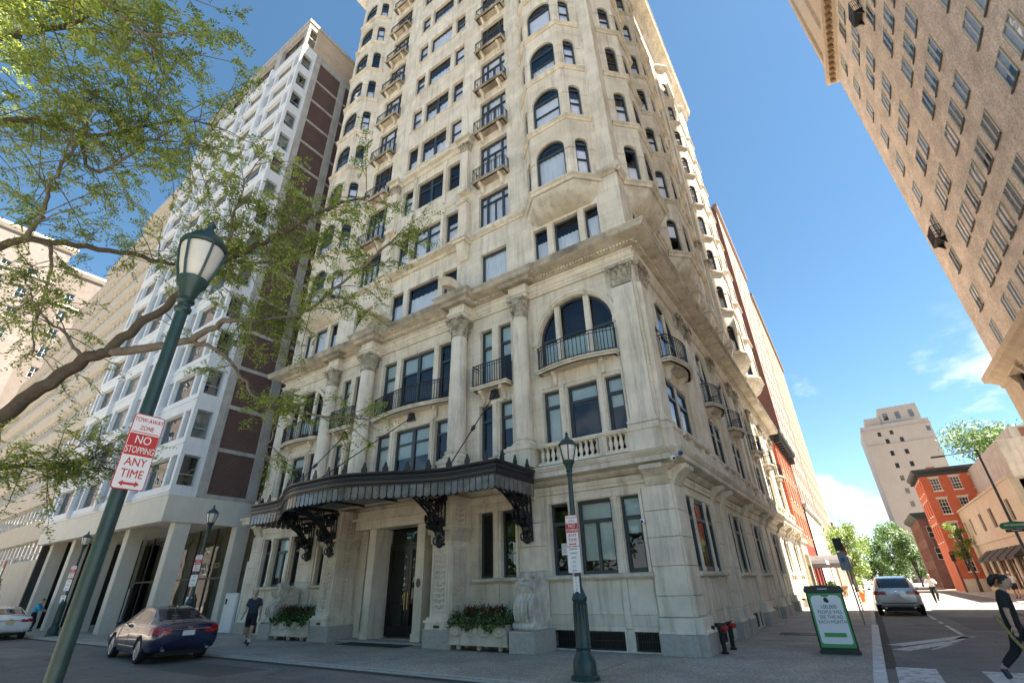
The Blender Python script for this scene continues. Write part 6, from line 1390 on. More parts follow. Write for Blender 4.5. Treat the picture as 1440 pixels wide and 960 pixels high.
for i, (ya, yb, h, lb) in enumerate(((126, 140, 13, 'three-storey brown row house past the brown tower'), (140, 156, 11, 'lower brick row house past the three-storey brown one'), (156, 200, 12, 'long brick row at the far end of the side street'))):
    street_tower('row_house', lb, ya, yb, h, OBR if i else PBR, MAR, [2 + 3 * j for j in range(int((yb - ya) / 3))], 3.2, 1.7, 14, 2.0)
# ------------------------------------------------------------------ cars
def catmull(P, t):
    n = len(P) - 1; t = max(0.0, min(n - 1e-6, t)); i = int(t); f = t - i
    p0, p1, p2, p3 = P[max(i - 1, 0)], P[i], P[i + 1], P[min(i + 2, n)]
    return [0.5 * (2 * b + (c - a) * f + (2 * a - 5 * b + 4 * c - d_) * f * f + (3 * b - a - 3 * c + d_) * f ** 3) for a, b, c, d_ in zip(p0, p1, p2, p3)]
SEDAN = [(-2.55, .46, .84, .93, .74, .68, .55), (-2.47, .36, .91, 1.01, .86, .80, .64), (-2.25, .30, .95, 1.06, .91, .855, .68), (-1.85, .25, .975, 1.10, .925, .875, .69), (-1.45, .22, .985, 1.235, .93, .875, .635), (-0.9, .20, .98, 1.405, .93, .87, .58), (-0.3, .20, .97, 1.475, .93, .87, .57), (0.3, .20, .955, 1.455, .93, .86, .57), (0.75, .20, .94, 1.315, .93, .855, .60), (1.2, .20, .92, 1.075, .93, .845, .67), (1.6, .21, .895, .99, .93, .83, .69), (2.1, .25, .83, .89, .91, .79, .65), (2.4, .30, .73, .79, .85, .70, .58), (2.55, .38, .62, .68, .70, .58, .46)]
SUVP = [(-2.42, .55, 1.0, 1.12, .80, .74, .62), (-2.36, .45, 1.05, 1.30, .90, .84, .66), (-2.2, .38, 1.08, 1.52, .955, .89, .655), (-1.95, .34, 1.08, 1.66, .975, .90, .66), (-1.3, .30, 1.07, 1.73, .98, .905, .67), (-0.5, .28, 1.06, 1.755, .98, .90, .67), (0.2, .28, 1.05, 1.74, .98, .895, .66), (0.7, .28, 1.05, 1.60, .98, .89, .67), (1.15, .28, 1.04, 1.30, .98, .885, .71), (1.5, .29, 1.02, 1.16, .975, .87, .73), (2.0, .32, .96, 1.07, .95, .83, .70), (2.32, .40, .86, .95, .88, .75, .62), (2.45, .48, .74, .80, .74, .62, .5)]
CARGLASS = mat('car_window_tint', (0.02, 0.026, 0.028), 0.03, spec=0.9)
TYRE = mat('tyre_rubber', (0.018, 0.018, 0.019), 0.8); RIM = mat('alloy_rim', (0.62, 0.63, 0.65), 0.25, metal=1.0)
TAIL = mat('tail_light_red', (0.4, 0.012, 0.018), 0.12, spec=0.8); HEADL = mat('head_light_clear', (0.6, 0.62, 0.65), 0.1, spec=0.9)
def car(name, label, cat, loc, rz, prof, paint, H, wb, tail, plate_c, dark_low=None, wr=0.34):
    t = thing(name, label, cat, loc, rz)
    NX, NV, CAP = 110, 46, 9
    xs0, xs1 = prof[0][0], prof[-1][0]; L_ = len(prof) - 1
    def section(u):
        x, zb, belt, top, wM, wB, wR = catmull(prof, u * L_)
        low = zb + 0.02; ct = [(0, zb), (wM * 0.8, zb), (wM * 0.97, zb + 0.12), (wM, (zb + belt) * 0.5 + 0.06), (wB, belt), (wR + 0.02, top - 0.05 - 0.02 * (top - belt)), (wR * 0.6, top - 0.008), (0, top)]
        return x, ct
    grid = []; idx = []
    us = [i / NX for i in range(NX + 1)]
    for u_ in us:
        x, ct = section(u_)
        pts = []
        for j in range(NV + 1):
            q = catmull(ct, 7 * j / NV); pts.append(Vector((x, max(0, q[0]), q[1])))
        pts[0].y = 0; pts[-1].y = 0
        grid.append(pts)
    # rounded fascias at both ends: rings shrinking towards the middle
    def cap(ring, xo):
        out_ = []
        zc = sum(p.z for p in ring) / len(ring)
        for k in range(1, CAP + 1):
            f = 1 - (k / CAP); out_.append([Vector((p.x + xo * (1 - f) * (1.6 - 0.6 * (1 - f)), p.y * f, zc + (p.z - zc) * f)) for p in ring])
        return out_
    rear = cap(grid[0], -0.035); nose = cap(grid[-1], 0.05)
    G = rear[::-1] + grid + nose; nr = len(G)
    parts = {'body': MB(), 'window': MB(), 'windscreen': MB(), 'rear_window': MB(), 'tail_light': MB(), 'head_light': MB(), 'lower_trim': MB()}
    tmaps = {k: {} for k in parts}
    def nrm(i, j, s):
        a = G[min(i + 1, nr - 1)][j] - G[max(i - 1, 0)][j]; b = G[i][min(j + 1, NV)] - G[i][max(j - 1, 0)]
        n = b.cross(a)
        if n.length < 1e-9: n = Vector((0, 1, 0))
        n.normalize(); n = Vector((n.x, n.y * s, n.z)); return n
    xw = (-wb / 2 - 0.03, wb / 2 + 0.03)
    def classify(i, j):
        c = (G[i][j] + G[i + 1][j] + G[i][j + 1] + G[i + 1][j + 1]) / 4; v = 7 * (j + 0.5) / NV; x, y, z = c
        if y > 0.5 and z < wr * 2.2:
            for w_ in xw:
                if (x - w_) ** 2 + (z - wr) ** 2 < (wr + 0.05) ** 2: return None
        ug = (i - CAP) / NX
        if 0 < ug < 1:
            xx, zb, belt, top, wM, wB, wR = catmull(prof, ug * L_)
            if H < 1.6:
                if 4.14 < v < 4.92 and -1.5 < x < 1.0 and top - belt > 0.17 and abs(x + 0.22) > 0.035 and z > belt + 0.03: return 'window'
                if v > 5.25 and -1.78 < x < -1.02: return 'rear_window'
                if v > 5.25 and 0.45 < x < 1.14: return 'windscreen'
                if x < tail[0] and tail[1] < z < tail[2] and 2.6 < v < 4.9 and y > 0.5: return 'tail_light'
                if x > 2.0 and 0.66 < z < 0.8 and 3 < v < 4.4: return 'head_light'
            else:
                if 4.14 < v < 4.92 and -2.0 < x < 1.05 and top - belt > 0.22 and abs(x + 0.25) > 0.035 and abs(x + 1.28) > 0.05 and z > belt + 0.03: return 'window'
                if v > 5.2 and x < -1.98 and z > 1.22: return 'rear_window'
                if v > 5.25 and 0.5 < x < 1.25: return 'windscreen'
                if x < tail[0] and tail[1] < z < tail[2] and 2.6 < v < 4.6 and y > 0.42: return 'tail_light'
                if x > 2.05 and 0.8 < z < 0.95 and 3 < v < 4.4: return 'head_light'
                if z < 0.5 and v > 1: return 'lower_trim'
        elif i < CAP:
            if tail[1] < z < tail[2] and y > tail[3]: return 'tail_light'
            if H > 1.6 and z < 0.58: return 'lower_trim'
        return 'body'
    lift = {'body': 0, 'window': 0.004, 'windscreen': 0.004, 'rear_window': 0.004, 'tail_light': 0.012, 'head_light': 0.01, 'lower_trim': 0.001}
    for s in (1, -1):
        vmap = {k: {} for k in parts}
        for i in range(nr - 1):
            for j in range(NV):
                k = classify(i, j)
                if k is None: continue
                f = []
                for (a, b) in ((i, j), (i, j + 1), (i + 1, j + 1), (i + 1, j)):
                    if (a, b) not in vmap[k]:
                        p = G[a][b]; q = Vector((p.x, p.y * s, p.z)) + nrm(a, b, s) * lift[k] * (1 if True else 0)
                        vmap[k][(a, b)] = len(parts[k].v); parts[k].v.append(q)
                    f.append(vmap[k][(a, b)])
                parts[k].f.append(tuple(f) if s < 0 else tuple(f[::-1])); parts[k].mi.append(0)
    mm = {'body': paint, 'window': CARGLASS, 'windscreen': CARGLASS, 'rear_window': CARGLASS, 'tail_light': TAIL, 'head_light': HEADL, 'lower_trim': dark_low or BLACK}
    for k in parts:
        if not parts[k].f: continue
        me = parts[k].mesh(k, mm[k]); bm = bmesh.new(); bm.from_mesh(me); bmesh.ops.remove_doubles(bm, verts=bm.verts, dist=0.0006); bmesh.ops.recalc_face_normals(bm, faces=bm.faces); bm.to_mesh(me); bm.free()
        me.polygons.foreach_set('use_smooth', [True] * len(me.polygons))
        if k in ('window', 'tail_light', 'head_light'):
            bm = bmesh.new(); bm.from_mesh(me); bm.faces.ensure_lookup_table(); seen = set(); isl = []
            for fc in bm.faces:
                if fc.index in seen: continue
                st = [fc]; seen.add(fc.index); grp = []
                while st:
                    q = st.pop(); grp.append(q.index)
                    for e in q.edges:
                        for f2 in e.link_faces:
                            if f2.index not in seen: seen.add(f2.index); st.append(f2)
                isl.append(grp)
            for grp in isl:
                if len(grp) < 5: continue
                b = MB(); vm = {}
                for fi in grp:
                    f = []
                    for v in bm.faces[fi].verts:
                        if v.index not in vm: vm[v.index] = len(b.v); b.v.append(v.co.copy())
                        f.append(vm[v.index])
                    b.f.append(tuple(f)); b.mi.append(0)
                me2 = b.mesh(k, mm[k]); me2.polygons.foreach_set('use_smooth', [True] * len(me2.polygons)); put(k, me2, t)
            bm.free()
        else: put(k, me, t)
    wM = max(p[4] for p in prof)
    m = MB(); m.box(xs0 + 0.25, xs1 - 0.25, -wM + 0.3, wM - 0.3, 0.2, 0.75); m.box(xw[0] + 0.5, xw[1] - 0.5, -wM + 0.1, wM - 0.1, 0.21, 0.4); m.build('underbody', BLACK, t)
    for w_ in xw:
        for s in (-1, 1):
            R3 = Matrix.Translation((w_, s * (wM - 0.115), wr)) @ Matrix.Rotation(-s * pi / 2, 4, 'X')
            wl = put('wheel', None, t, R3); wl.empty_display_size = 0.1
            tm = MB(); tm.lathe([(wr * 0.7, -0.1), (wr * 0.93, -0.105), (wr * 0.99, -0.08), (wr, 0), (wr * 0.99, 0.08), (wr * 0.93, 0.105), (wr * 0.72, 0.11), (wr * 0.7, 0.08)], 28); put('tyre', tm.mesh('tyre', TYRE, True, 50), wl)
            rm = MB(); rm.lathe([(wr * 0.74, 0.1), (wr * 0.7, 0.112), (wr * 0.66, 0.09), (wr * 0.64, 0.02), (0.06, -0.02)], 28); rm.lathe([(0.06, 0.09), (0.05, 0.1), (0.0001, 0.1)], 12)
            for q in range(10):
                a = 2 * pi * q / 10; ca, sa = cos(a), sin(a); wd = 0.022
                rm.add([(0.05 * ca - wd * sa, 0.05 * sa + wd * ca, 0.09), (0.05 * ca + wd * sa, 0.05 * sa - wd * ca, 0.09), (wr * 0.68 * ca + wd * 1.2 * sa, wr * 0.68 * sa - wd * 1.2 * ca, 0.1), (wr * 0.68 * ca - wd * 1.2 * sa, wr * 0.68 * sa + wd * 1.2 * ca, 0.1)], [(0, 1, 2, 3)])
            put('rim', rm.mesh('rim', RIM), wl)
    # arch lips
    for w_ in xw:
        for s in (-1, 1): m = MB(); m.tube([(w_ + (wr + 0.052) * cos(a), s * (wM - 0.018), wr + (wr + 0.052) * sin(a)) for a in [pi * (-0.08 + 1.16 * q / 16) for q in range(17)]], 0.02, 5); m.build('wheel_arch', paint if not dark_low else dark_low, t)
    # mirrors, handles, plate, badge, exhausts, door seams
    belt = 0.97 if H < 1.6 else 1.06; mx = 0.86 if H < 1.6 else 0.95
    for s in (-1, 1):
        m = MB(); m.ball((mx, s * (wM + 0.1), belt + 0.07), 0.07, 0.1, 0.07, 10, 7); m.box(mx - 0.03, mx + 0.03, min(s * (wM - 0.06), s * (wM + 0.06)), max(s * (wM - 0.06), s * (wM + 0.06)), belt + 0.02, belt + 0.05); m.build('mirror', paint, t, True)
        for hx in (-0.98, 0.08): m = MB(); m.box(hx - 0.1, hx + 0.1, min(s * (wM - 0.045), s * (wM - 0.005)), max(s * (wM - 0.045), s * (wM - 0.005)), belt - 0.15, belt - 0.12); m.build('door_handle', CHROME if H < 1.6 else paint, t)
        for hx in (-1.22, -0.2, 0.92):
            m = MB(); m.tube([(hx, s * (wM + 0.0015), 0.42), (hx + 0.02, s * (wM + 0.001), 0.7), (hx - 0.01, s * (wM - 0.045), belt - 0.03)], 0.006, 4); m.build('door_seam', BLACK, t)
        m = MB(); m.box(-0.95, 0.75, min(s * (wM - 0.01), s * (wM + 0.012)), max(s * (wM - 0.01), s * (wM + 0.012)), 0.395, 0.42); m.build('side_strip', CHROME, t)
    xr = xs0 - 0.045
    m = MB(); m.box(xr - 0.02, xr + 0.02, -0.16, 0.16, (0.7 if H < 1.6 else 0.84), (0.83 if H < 1.6 else 0.97)); m.build('number_plate', mat('plate_' + plate_c[0], plate_c[1], 0.5, var=0.1, scale=20), t)
    if H < 1.6:
        m = MB(); m.box(xs0 - 0.062, xs0 - 0.02, -0.56, 0.56, 0.855, 0.875); m.build('chrome_strip', CHROME, t)
        m = MB(); m.prism_yz([(-0.07, 0.9), (-0.03, 0.88), (0.03, 0.895), (0.07, 0.885), (0.06, 0.92), (0.03, 0.93), (-0.03, 0.915), (-0.07, 0.93)], xs0 - 0.055, xs0 - 0.02); m.build('badge', CHROME, t)
        m = MB(); m.ball((-1.0, 0, 1.44), 0.09, 0.02, 0.045, 8, 5); m.build('roof_aerial', paint, t)
    else:
        m = MB(); m.lathe([(0.0001, 0), (0.045, 0), (0.045, 0.02), (0.0001, 0.025)], 14); put('badge', m.mesh('badge', CHROME), t, Matrix.Translation((xs0 - 0.03, 0, 1.06)) @ Matrix.Rotation(-pi / 2, 4, 'Y'))
        for s in (-1, 1): m = MB(); m.tube([(-1.8, s * 0.66, 1.72), (-1.6, s * 0.665, 1.79), (0.2, s * 0.66, 1.79), (0.4, s * 0.655, 1.74)], 0.02, 5); m.build('roof_rail', CHROME, t)
    for s in (-1, 1): m = MB(); m.tube([(xs0 + 0.1, s * 0.58, 0.36), (xs0 - 0.06, s * 0.58, 0.36)], 0.05, 10, flat=0.6); m.build('exhaust', CHROME, t)
    return t
NAVY = mat('navy_car_paint', (0.012, 0.02, 0.065), 0.22, metal=0.2, coat=1.0); CARW = mat('white_car_paint', (0.72, 0.73, 0.74), 0.25, coat=1.0); SILV = mat('silver_car_paint', (0.66, 0.67, 0.68), 0.28, metal=0.3, coat=1.0)
car('sedan_car', 'dark navy blue sedan with chrome wheels parked by the kerb', 'car', (-15.95, -5.95, ZR), pi - radians(7), SEDAN, NAVY, 1.47, 2.84, (-2.1, 0.76, 0.93, 0.44), ('white', (0.7, 0.7, 0.68)))
car('sedan_car', 'white sedan with red tail lights and yellow number plate parked up the street', 'car', (-34.6, -5.95, ZR), pi - radians(3), SEDAN, CARW, 1.47, 2.84, (-2.1, 0.78, 0.92, 0.4), ('yellow', (0.6, 0.5, 0.2)))
car('suv_car', 'silver grey sport utility car parked beside the painted kerb on the side street', 'car', (4.95, 20.6, ZR), pi / 2, SUVP, SILV, 1.75, 2.95, (-2.1, 0.93, 1.08, 0.42), ('pale', (0.6, 0.62, 0.64)), dark_low=mat('dark_plastic', (0.03, 0.03, 0.032), 0.6), wr=0.37)

# ------------------------------------------------------------------ people
SKIN = mat('skin', (0.50, 0.31, 0.22), 0.55, var=0.08, scale=8)
def person(label, loc, rz, J, tops, bottoms, shoes, hair, hairstyle='short', top_sleeve=0.55, leg_cover=0.55, h=1.0, female=False, hat=None, group=None, sock=None):
    """J: joints in local metres, facing -y"""
    t = thing('person', label, 'person', loc, rz, group); t.scale = (h, h, h)
    names = ['pelvis', 'waist', 'chest', 'neck', 'headb', 'shl', 'ell', 'wrl', 'shr', 'elr', 'wrr', 'hipl', 'knl', 'anl', 'tol', 'hipr', 'knr', 'anr', 'tor']
    edges = [('pelvis', 'waist'), ('waist', 'chest'), ('chest', 'neck'), ('neck', 'headb'), ('chest', 'shl'), ('shl', 'ell'), ('ell', 'wrl'), ('chest', 'shr'), ('shr', 'elr'), ('elr', 'wrr'), ('pelvis', 'hipl'), ('hipl', 'knl'), ('knl', 'anl'), ('anl', 'tol'), ('pelvis', 'hipr'), ('hipr', 'knr'), ('knr', 'anr'), ('anr', 'tor')]
    f = 0.98 if female else 1.0
    R = dict(pelvis=(.165, .125), waist=(.14 * f, .105), chest=(.165 * f, .115), neck=(.058, .058), headb=(.055, .055), shl=(.068 * f, .068 * f), ell=(.046, .046), wrl=(.032, .03), hipl=(.1, .1), knl=(.066, .066), anl=(.042, .042), tol=(.045, .032))
    for a, b in (('shr', 'shl'), ('elr', 'ell'), ('wrr', 'wrl'), ('hipr', 'hipl'), ('knr', 'knl'), ('anr', 'anl'), ('tor', 'tol')): R[a] = R[b]
    me = bpy.data.meshes.new('body'); me.from_pydata([J[n] for n in names], [(names.index(a), names.index(b)) for a, b in edges], [])
    tmp = bpy.data.objects.new('tmp', me); COL.objects.link(tmp)
    md = tmp.modifiers.new('s', 'SKIN'); md.use_smooth_shade = True; sb = tmp.modifiers.new('d', 'SUBSURF'); sb.levels = 2; sb.render_levels = 2
    for i, n in enumerate(names): me.skin_vertices[0].data[i].radius = R[n]; me.skin_vertices[0].data[i].use_root = (i == 0)
    dg = bpy.context.evaluated_depsgraph_get(); dg.update()
    ev = bpy.data.meshes.new_from_object(tmp.evaluated_get(dg)); bpy.data.objects.remove(tmp)
    V = [v.co.copy() for v in ev.vertices]; NV_ = [v.normal.copy() for v in ev.vertices]; F = [tuple(p.vertices) for p in ev.polygons]
    JV = {n: Vector(J[n]) for n in names}
    def nearest(c):
        best = None
        for a, b in edges:
            A, B = JV[a], JV[b]; ab = B - A; tt = max(0, min(1, (c - A).dot(ab) / ab.length_squared)); dd = (c - A - ab * tt).length - 0.5 * (R[a][0] * (1 - tt) + R[b][0] * tt)
            if best is None or dd < best[0]: best = (dd, a, b, tt)
        return best[1:]
    cls = []
    for f_ in F:
        c = sum((V[i] for i in f_), Vector()) / len(f_); a, b, tt = nearest(c)
        k = 'skin'
        if (a, b) in (('waist', 'chest'), ('pelvis', 'waist')): k = 'top' if not ((a, b) == ('pelvis', 'waist') and tt < 0.35) else 'bottom'
        elif (a, b) == ('chest', 'neck'): k = 'top' if tt < 0.75 else 'skin'
        elif a == 'chest': k = 'top'
        elif a in ('shl', 'shr'): k = 'top' if top_sleeve >= 1 or tt < top_sleeve else 'skin'
        elif a in ('ell', 'elr'): k = 'top' if top_sleeve > 1 and tt < top_sleeve - 1 else 'skin'
        elif a == 'pelvis': k = 'bottom'
        elif a in ('hipl', 'hipr'): k = 'bottom' if leg_cover >= 1 or tt < leg_cover else 'skin'
        elif a in ('knl', 'knr'): k = 'bottom' if leg_cover > 1 and tt < leg_cover - 1 else ('sock' if sock and tt > 0.72 else 'skin')
        elif a in ('anl', 'anr'): k = 'shoe'
        cls.append(k)
    # body: whole continuous surface, head and hands added to it
    b = MB(); b.v = list(V); b.f = list(F); b.mi = [0] * len(F)
    hb = JV['headb']; up = (JV['headb'] - JV['neck']).normalized(); fw = Vector(J.get('face', (0, -1, 0))).normalized(); sd = fw.cross(up).normalized(); fw = up.cross(sd).normalized()
    HM = Matrix.Translation(hb + up * 0.1 + fw * 0.012) @ Matrix(((sd.x, -fw.x, up.x, 0), (sd.y, -fw.y, up.y, 0), (sd.z, -fw.z, up.z, 0), (0, 0, 0, 1)))
    b.M = HM
    prof = [(0.012, -0.125), (0.042, -0.115), (0.058, -0.08), (0.068, -0.03), (0.075, 0.02), (0.074, 0.06), (0.06, 0.095), (0.035, 0.115), (0.0001, 0.122)]
    b.lathe(prof, 16, (0, 0, 0), 0, 1.0, 1.22)
    b.add([(-0.016, -0.085, -0.03), (0.016, -0.085, -0.03), (0, -0.09, 0.03), (0, -0.114, -0.022), (0, -0.088, -0.042)], [(0, 3, 2), (3, 1, 2), (0, 4, 3), (4, 1, 3)])
    b.ball((0, -0.08, -0.065), 0.022, 0.012, 0.008, 8, 4); b.ball((0, -0.07, -0.1), 0.024, 0.02, 0.018, 8, 5)
    for s in (-1, 1): b.ball((s * 0.074, 0.01, -0.01), 0.01, 0.022, 0.032, 8, 5)
    for w, e in (('wrl', 'ell'), ('wrr', 'elr')):
        dr = (JV[w] - JV[e]).normalized(); side = dr.cross(Vector((1, 0, 0)));
        if side.length < 0.1: side = dr.cross(Vector((0, 1, 0)))
        side.normalize(); b.M = Matrix.Identity(4); pl = JV[w]
        b.tube([pl - dr * 0.02, pl + dr * 0.03, pl + dr * 0.085], [0.026, 0.036, 0.032], 8, flat=0.55)
        th = dr.cross(side)
        for q in range(4):
            o = side * (-0.024 + 0.016 * q); ln = (0.06, 0.072, 0.068, 0.052)[q]
            b.tube([pl + dr * 0.08 + o, pl + dr * (0.08 + ln * 0.5) + o + th * 0.008, pl + dr * (0.08 + ln) + o + th * 0.026], [0.0095, 0.009, 0.007], 6)
        b.tube([pl + dr * 0.02 - side * 0.028, pl + dr * 0.055 - side * 0.052 + th * 0.008, pl + dr * 0.085 - side * 0.055 + th * 0.015], [0.012, 0.0105, 0.008], 6)
    o = put('body', b.mesh('body', SKIN), t); o.data.polygons.foreach_set('use_smooth', [True] * len(o.data.polygons))
    def shell(kind, name, m, off, loose=None):
        vm = {}; c = MB()
        for f_, k in zip(F, cls):
            if k != kind: continue
            ff = []
            for i in f_:
                if i not in vm:
                    vm[i] = len(c.v); p = V[i] + NV_[i] * off
                    p += Vector((noise.noise(p * 9), noise.noise(p * 9 + Vector((5, 5, 5))), 0)) * off * 0.6
                    c.v.append(p)
                ff.append(vm[i])
            c.f.append(tuple(ff)); c.mi.append(0)
        if c.f:
            mesh_ = c.mesh(name, m); mesh_.polygons.foreach_set('use_smooth', [True] * len(mesh_.polygons)); put(name, mesh_, t)
    shell('top', 'shirt', tops, 0.02); shell('bottom', 'trousers' if leg_cover > 1 else 'shorts', bottoms, 0.016); shell('shoe', 'shoes', shoes, 0.012)
    if sock: shell('sock', 'socks', sock, 0.006)
    hm = MB(HM)
    hm.lathe([(0.06, -0.01), (0.076, 0.03), (0.079, 0.055), (0.07, 0.09), (0.043, 0.12), (0.0001, 0.131)], 16, (0, 0.016, 0), 0, 1.0, 1.18)
    hm.lathe([(0.07, -0.06), (0.079, 0.0), (0.082, 0.04)], 12, (0, 0.012, 0), 0, 1.02, 1.18, a0=0.12 * pi, a1=0.88 * pi)
    if hairstyle == 'ponytail':
        hm.ball((0, 0.11, 0.06), 0.05, 0.05, 0.05, 10, 7); hm.tube([(0, 0.11, 0.06), (0, 0.17, 0.03), (0.005, 0.19, -0.05), (0.0, 0.18, -0.13), (0, 0.165, -0.17)], [0.035, 0.055, 0.06, 0.045, 0.012], 9)
    hm.v = [p + Vector((noise.noise(p * 22), noise.noise(p * 22 + Vector((9, 3, 1))), noise.noise(p * 22 + Vector((2, 8, 5))))) * 0.011 for p in hm.v]
    if hairstyle != 'bald': put('hair', hm.mesh('hair', hair, True, 60), t)
    if hat:
        c = MB(HM); c.lathe([(0.086, 0.035), (0.088, 0.07), (0.075, 0.11), (0.045, 0.138), (0.0001, 0.146)], 16, (0, 0.005, 0), 0, 1, 1.2); c.prism_xy([(-0.07, -0.08), (-0.05, -0.16), (0.05, -0.16), (0.07, -0.08)], 0.035, 0.045); put('cap', c.mesh('cap', hat, True, 40), t)
    for s in (-1, 1): e = MB(HM); e.ball((s * 0.03, -0.083, 0.01), 0.011, 0.006, 0.007, 6, 4); put('eye', e.mesh('eye', BLACK), t)
    return t
def pose(**kw):
    J = dict(pelvis=(0, 0, 0.96), waist=(0, 0.0, 1.12), chest=(0, 0, 1.34), neck=(0, 0.0, 1.5), headb=(0, -0.01, 1.56), shl=(0.185, 0.01, 1.42), ell=(0.25, 0.03, 1.14), wrl=(0.25, -0.03, 0.9), shr=(-0.185, 0.01, 1.42), elr=(-0.25, 0.03, 1.14), wrr=(-0.25, -0.03, 0.9),
             hipl=(0.1, 0, 0.9), knl=(0.11, 0, 0.5), anl=(0.11, 0.02, 0.09), tol=(0.12, -0.14, 0.045), hipr=(-0.1, 0, 0.9), knr=(-0.11, 0, 0.5), anr=(-0.11, 0.02, 0.09), tor=(-0.12, -0.14, 0.045))
    J.update(kw); return J
SHD = mat('navy_cotton', (0.03, 0.04, 0.06), 0.85, var=0.2, scale=14); SHB = mat('black_cotton', (0.013, 0.017, 0.017), 0.85, var=0.25, scale=14); SHO = mat('black_shorts', (0.012, 0.013, 0.018), 0.85, var=0.2, scale=14)
GREYH = mat('grey_hair', (0.3, 0.29, 0.27), 0.7, var=0.2, scale=60); BLKH = mat('black_hair', (0.012, 0.01, 0.009), 0.45, var=0.3, scale=80); WHS = mat('white_shirt_cloth', (0.72, 0.69, 0.68), 0.85, var=0.06, scale=12); BLUES = mat('bright_blue_shirt', (0.05, 0.36, 0.55), 0.8, var=0.15, scale=12)
SNEAK = mat('dark_trainer', (0.04, 0.05, 0.07), 0.6, var=0.4, scale=30); WSOCK = mat('white_sock', (0.7, 0.7, 0.68), 0.9)
person('man in navy t-shirt, dark shorts and light cap walking past the stone planter', (-15.75, -3.0, 0), 0.75, pose(knl=(0.11, -0.16, 0.52), anl=(0.11, -0.2, 0.09), tol=(0.12, -0.36, 0.05), knr=(-0.11, 0.03, 0.5), anr=(-0.11, 0.3, 0.16), tor=(-0.12, 0.2, 0.05), wrl=(0.26, 0.06, 0.9), wrr=(-0.27, -0.15, 0.93)), SHD, SHO, SNEAK, GREYH, 'short', 0.6, 0.8, 1.03, hat=mat('tan_cap', (0.45, 0.4, 0.33), 0.8), sock=WSOCK)
person('man in bright blue shirt and dark trousers beside the white sedan', (-38.6, -3.6, 0), 2.6, pose(chest=(0, -0.1, 1.32), neck=(0, -0.14, 1.48), headb=(0, -0.17, 1.54), shl=(0.185, -0.08, 1.41), shr=(-0.185, -0.08, 1.41), ell=(0.26, -0.22, 1.18), wrl=(0.2, -0.42, 1.1), elr=(-0.26, -0.22, 1.18), wrr=(-0.2, -0.42, 1.1), knl=(0.11, -0.12, 0.5), anl=(0.11, -0.05, 0.09)), BLUES, SHO, SNEAK, BLKH, 'short', 1.6, 1.9, 1.0)
person('person in a white top running up the middle of the sunlit side street', (7.5, 32.5, ZR), 0.1, pose(chest=(0, -0.05, 1.34), neck=(0, -0.07, 1.5), headb=(0, -0.08, 1.56), ell=(0.3, 0.05, 1.2), wrl=(0.2, -0.16, 1.22), elr=(-0.32, -0.05, 1.2), wrr=(-0.26, 0.12, 1.3), knl=(0.1, -0.22, 0.58), anl=(0.08, 0.0, 0.25), tol=(0.08, -0.12, 0.16), knr=(-0.08, 0.03, 0.5), anr=(-0.05, 0.18, 0.1), tor=(-0.05, 0.06, 0.045)), WHS, SHO, SNEAK, GREYH, 'short', 1.7, 1.9, 1.02)
person('person in white shirt, white cap and dark shorts on the far pavement by the awnings', (12.7, 38.5, 0), -0.4, pose(knl=(0.11, -0.14, 0.52), anl=(0.11, -0.22, 0.09), tol=(0.12, -0.38, 0.05)), WHS, SHO, SNEAK, GREYH, 'short', 0.7, 0.75, 1.0, hat=WHITEPAINT)
# woman crossing, striding away from the crossing
wm = person('woman in black t-shirt and leggings with black ponytail striding over the crossing', (6.08, -0.75, ZR), pi / 2 - 0.12,
            pose(chest=(0, -0.03, 1.32), neck=(0, -0.06, 1.48), headb=(0, -0.09, 1.54), shl=(0.175, -0.02, 1.4), shr=(-0.175, -0.03, 1.4), elr=(-0.24, 0.02, 1.13), wrr=(-0.25, 0.02, 0.88), ell=(0.24, 0.0, 1.14), wrl=(0.2, -0.22, 1.06),
                 elr_=(0, 0, 0), knr=(-0.1, 0.12, 0.5), anr=(-0.1, 0.42, 0.2), tor=(-0.1, 0.36, 0.05), knl=(0.1, -0.2, 0.52), anl=(0.1, -0.32, 0.1), tol=(0.1, -0.48, 0.06), face=(0, -1, 0.05)),
            SHB, SHO, SNEAK, BLKH, 'ponytail', 0.75, 1.82, 0.985, True)
t = thing('patterned_strap', 'yellow patterned strap hanging from the hand of the woman in black', 'strap', (5.9, -1.0, 0))
m = MB()
pts = [(-0.05, 0.0, 1.0), (-0.02, 0.0, 0.88), (0.03, 0.0, 0.74), (0.07, 0.0, 0.62), (0.13, 0.0, 0.5), (0.18, 0.0, 0.42)]
for i in range(len(pts) - 1):
    a, b = pts[i], pts[i + 1]; m.add([(a[0] - 0.018, a[1], a[2]), (a[0] + 0.018, a[1] + 0.01, a[2]), (b[0] + 0.03, b[1] + 0.01, b[2]), (b[0] - 0.03, b[1], b[2])], [(0, 1, 2, 3)]); m.add([(a[0] - 0.03, a[1] + 0.006, a[2]), (a[0] + 0.03, a[1] + 0.016, a[2]), (b[0] + 0.03, b[1] + 0.016, b[2]), (b[0] - 0.03, b[1] + 0.006, b[2])], [(3, 2, 1, 0)])
m.build('strap_cloth', mat('yellow_pattern_cloth', (0.3, 0.23, 0.08), 0.8, var=0.6, scale=30), t)
m = MB(); m.tube([(0.18, 0, 0.42), (0.22, 0.0, 0.34), (0.26, 0, 0.27)], 0.014, 6); m.build('strap_end', WHS, t)
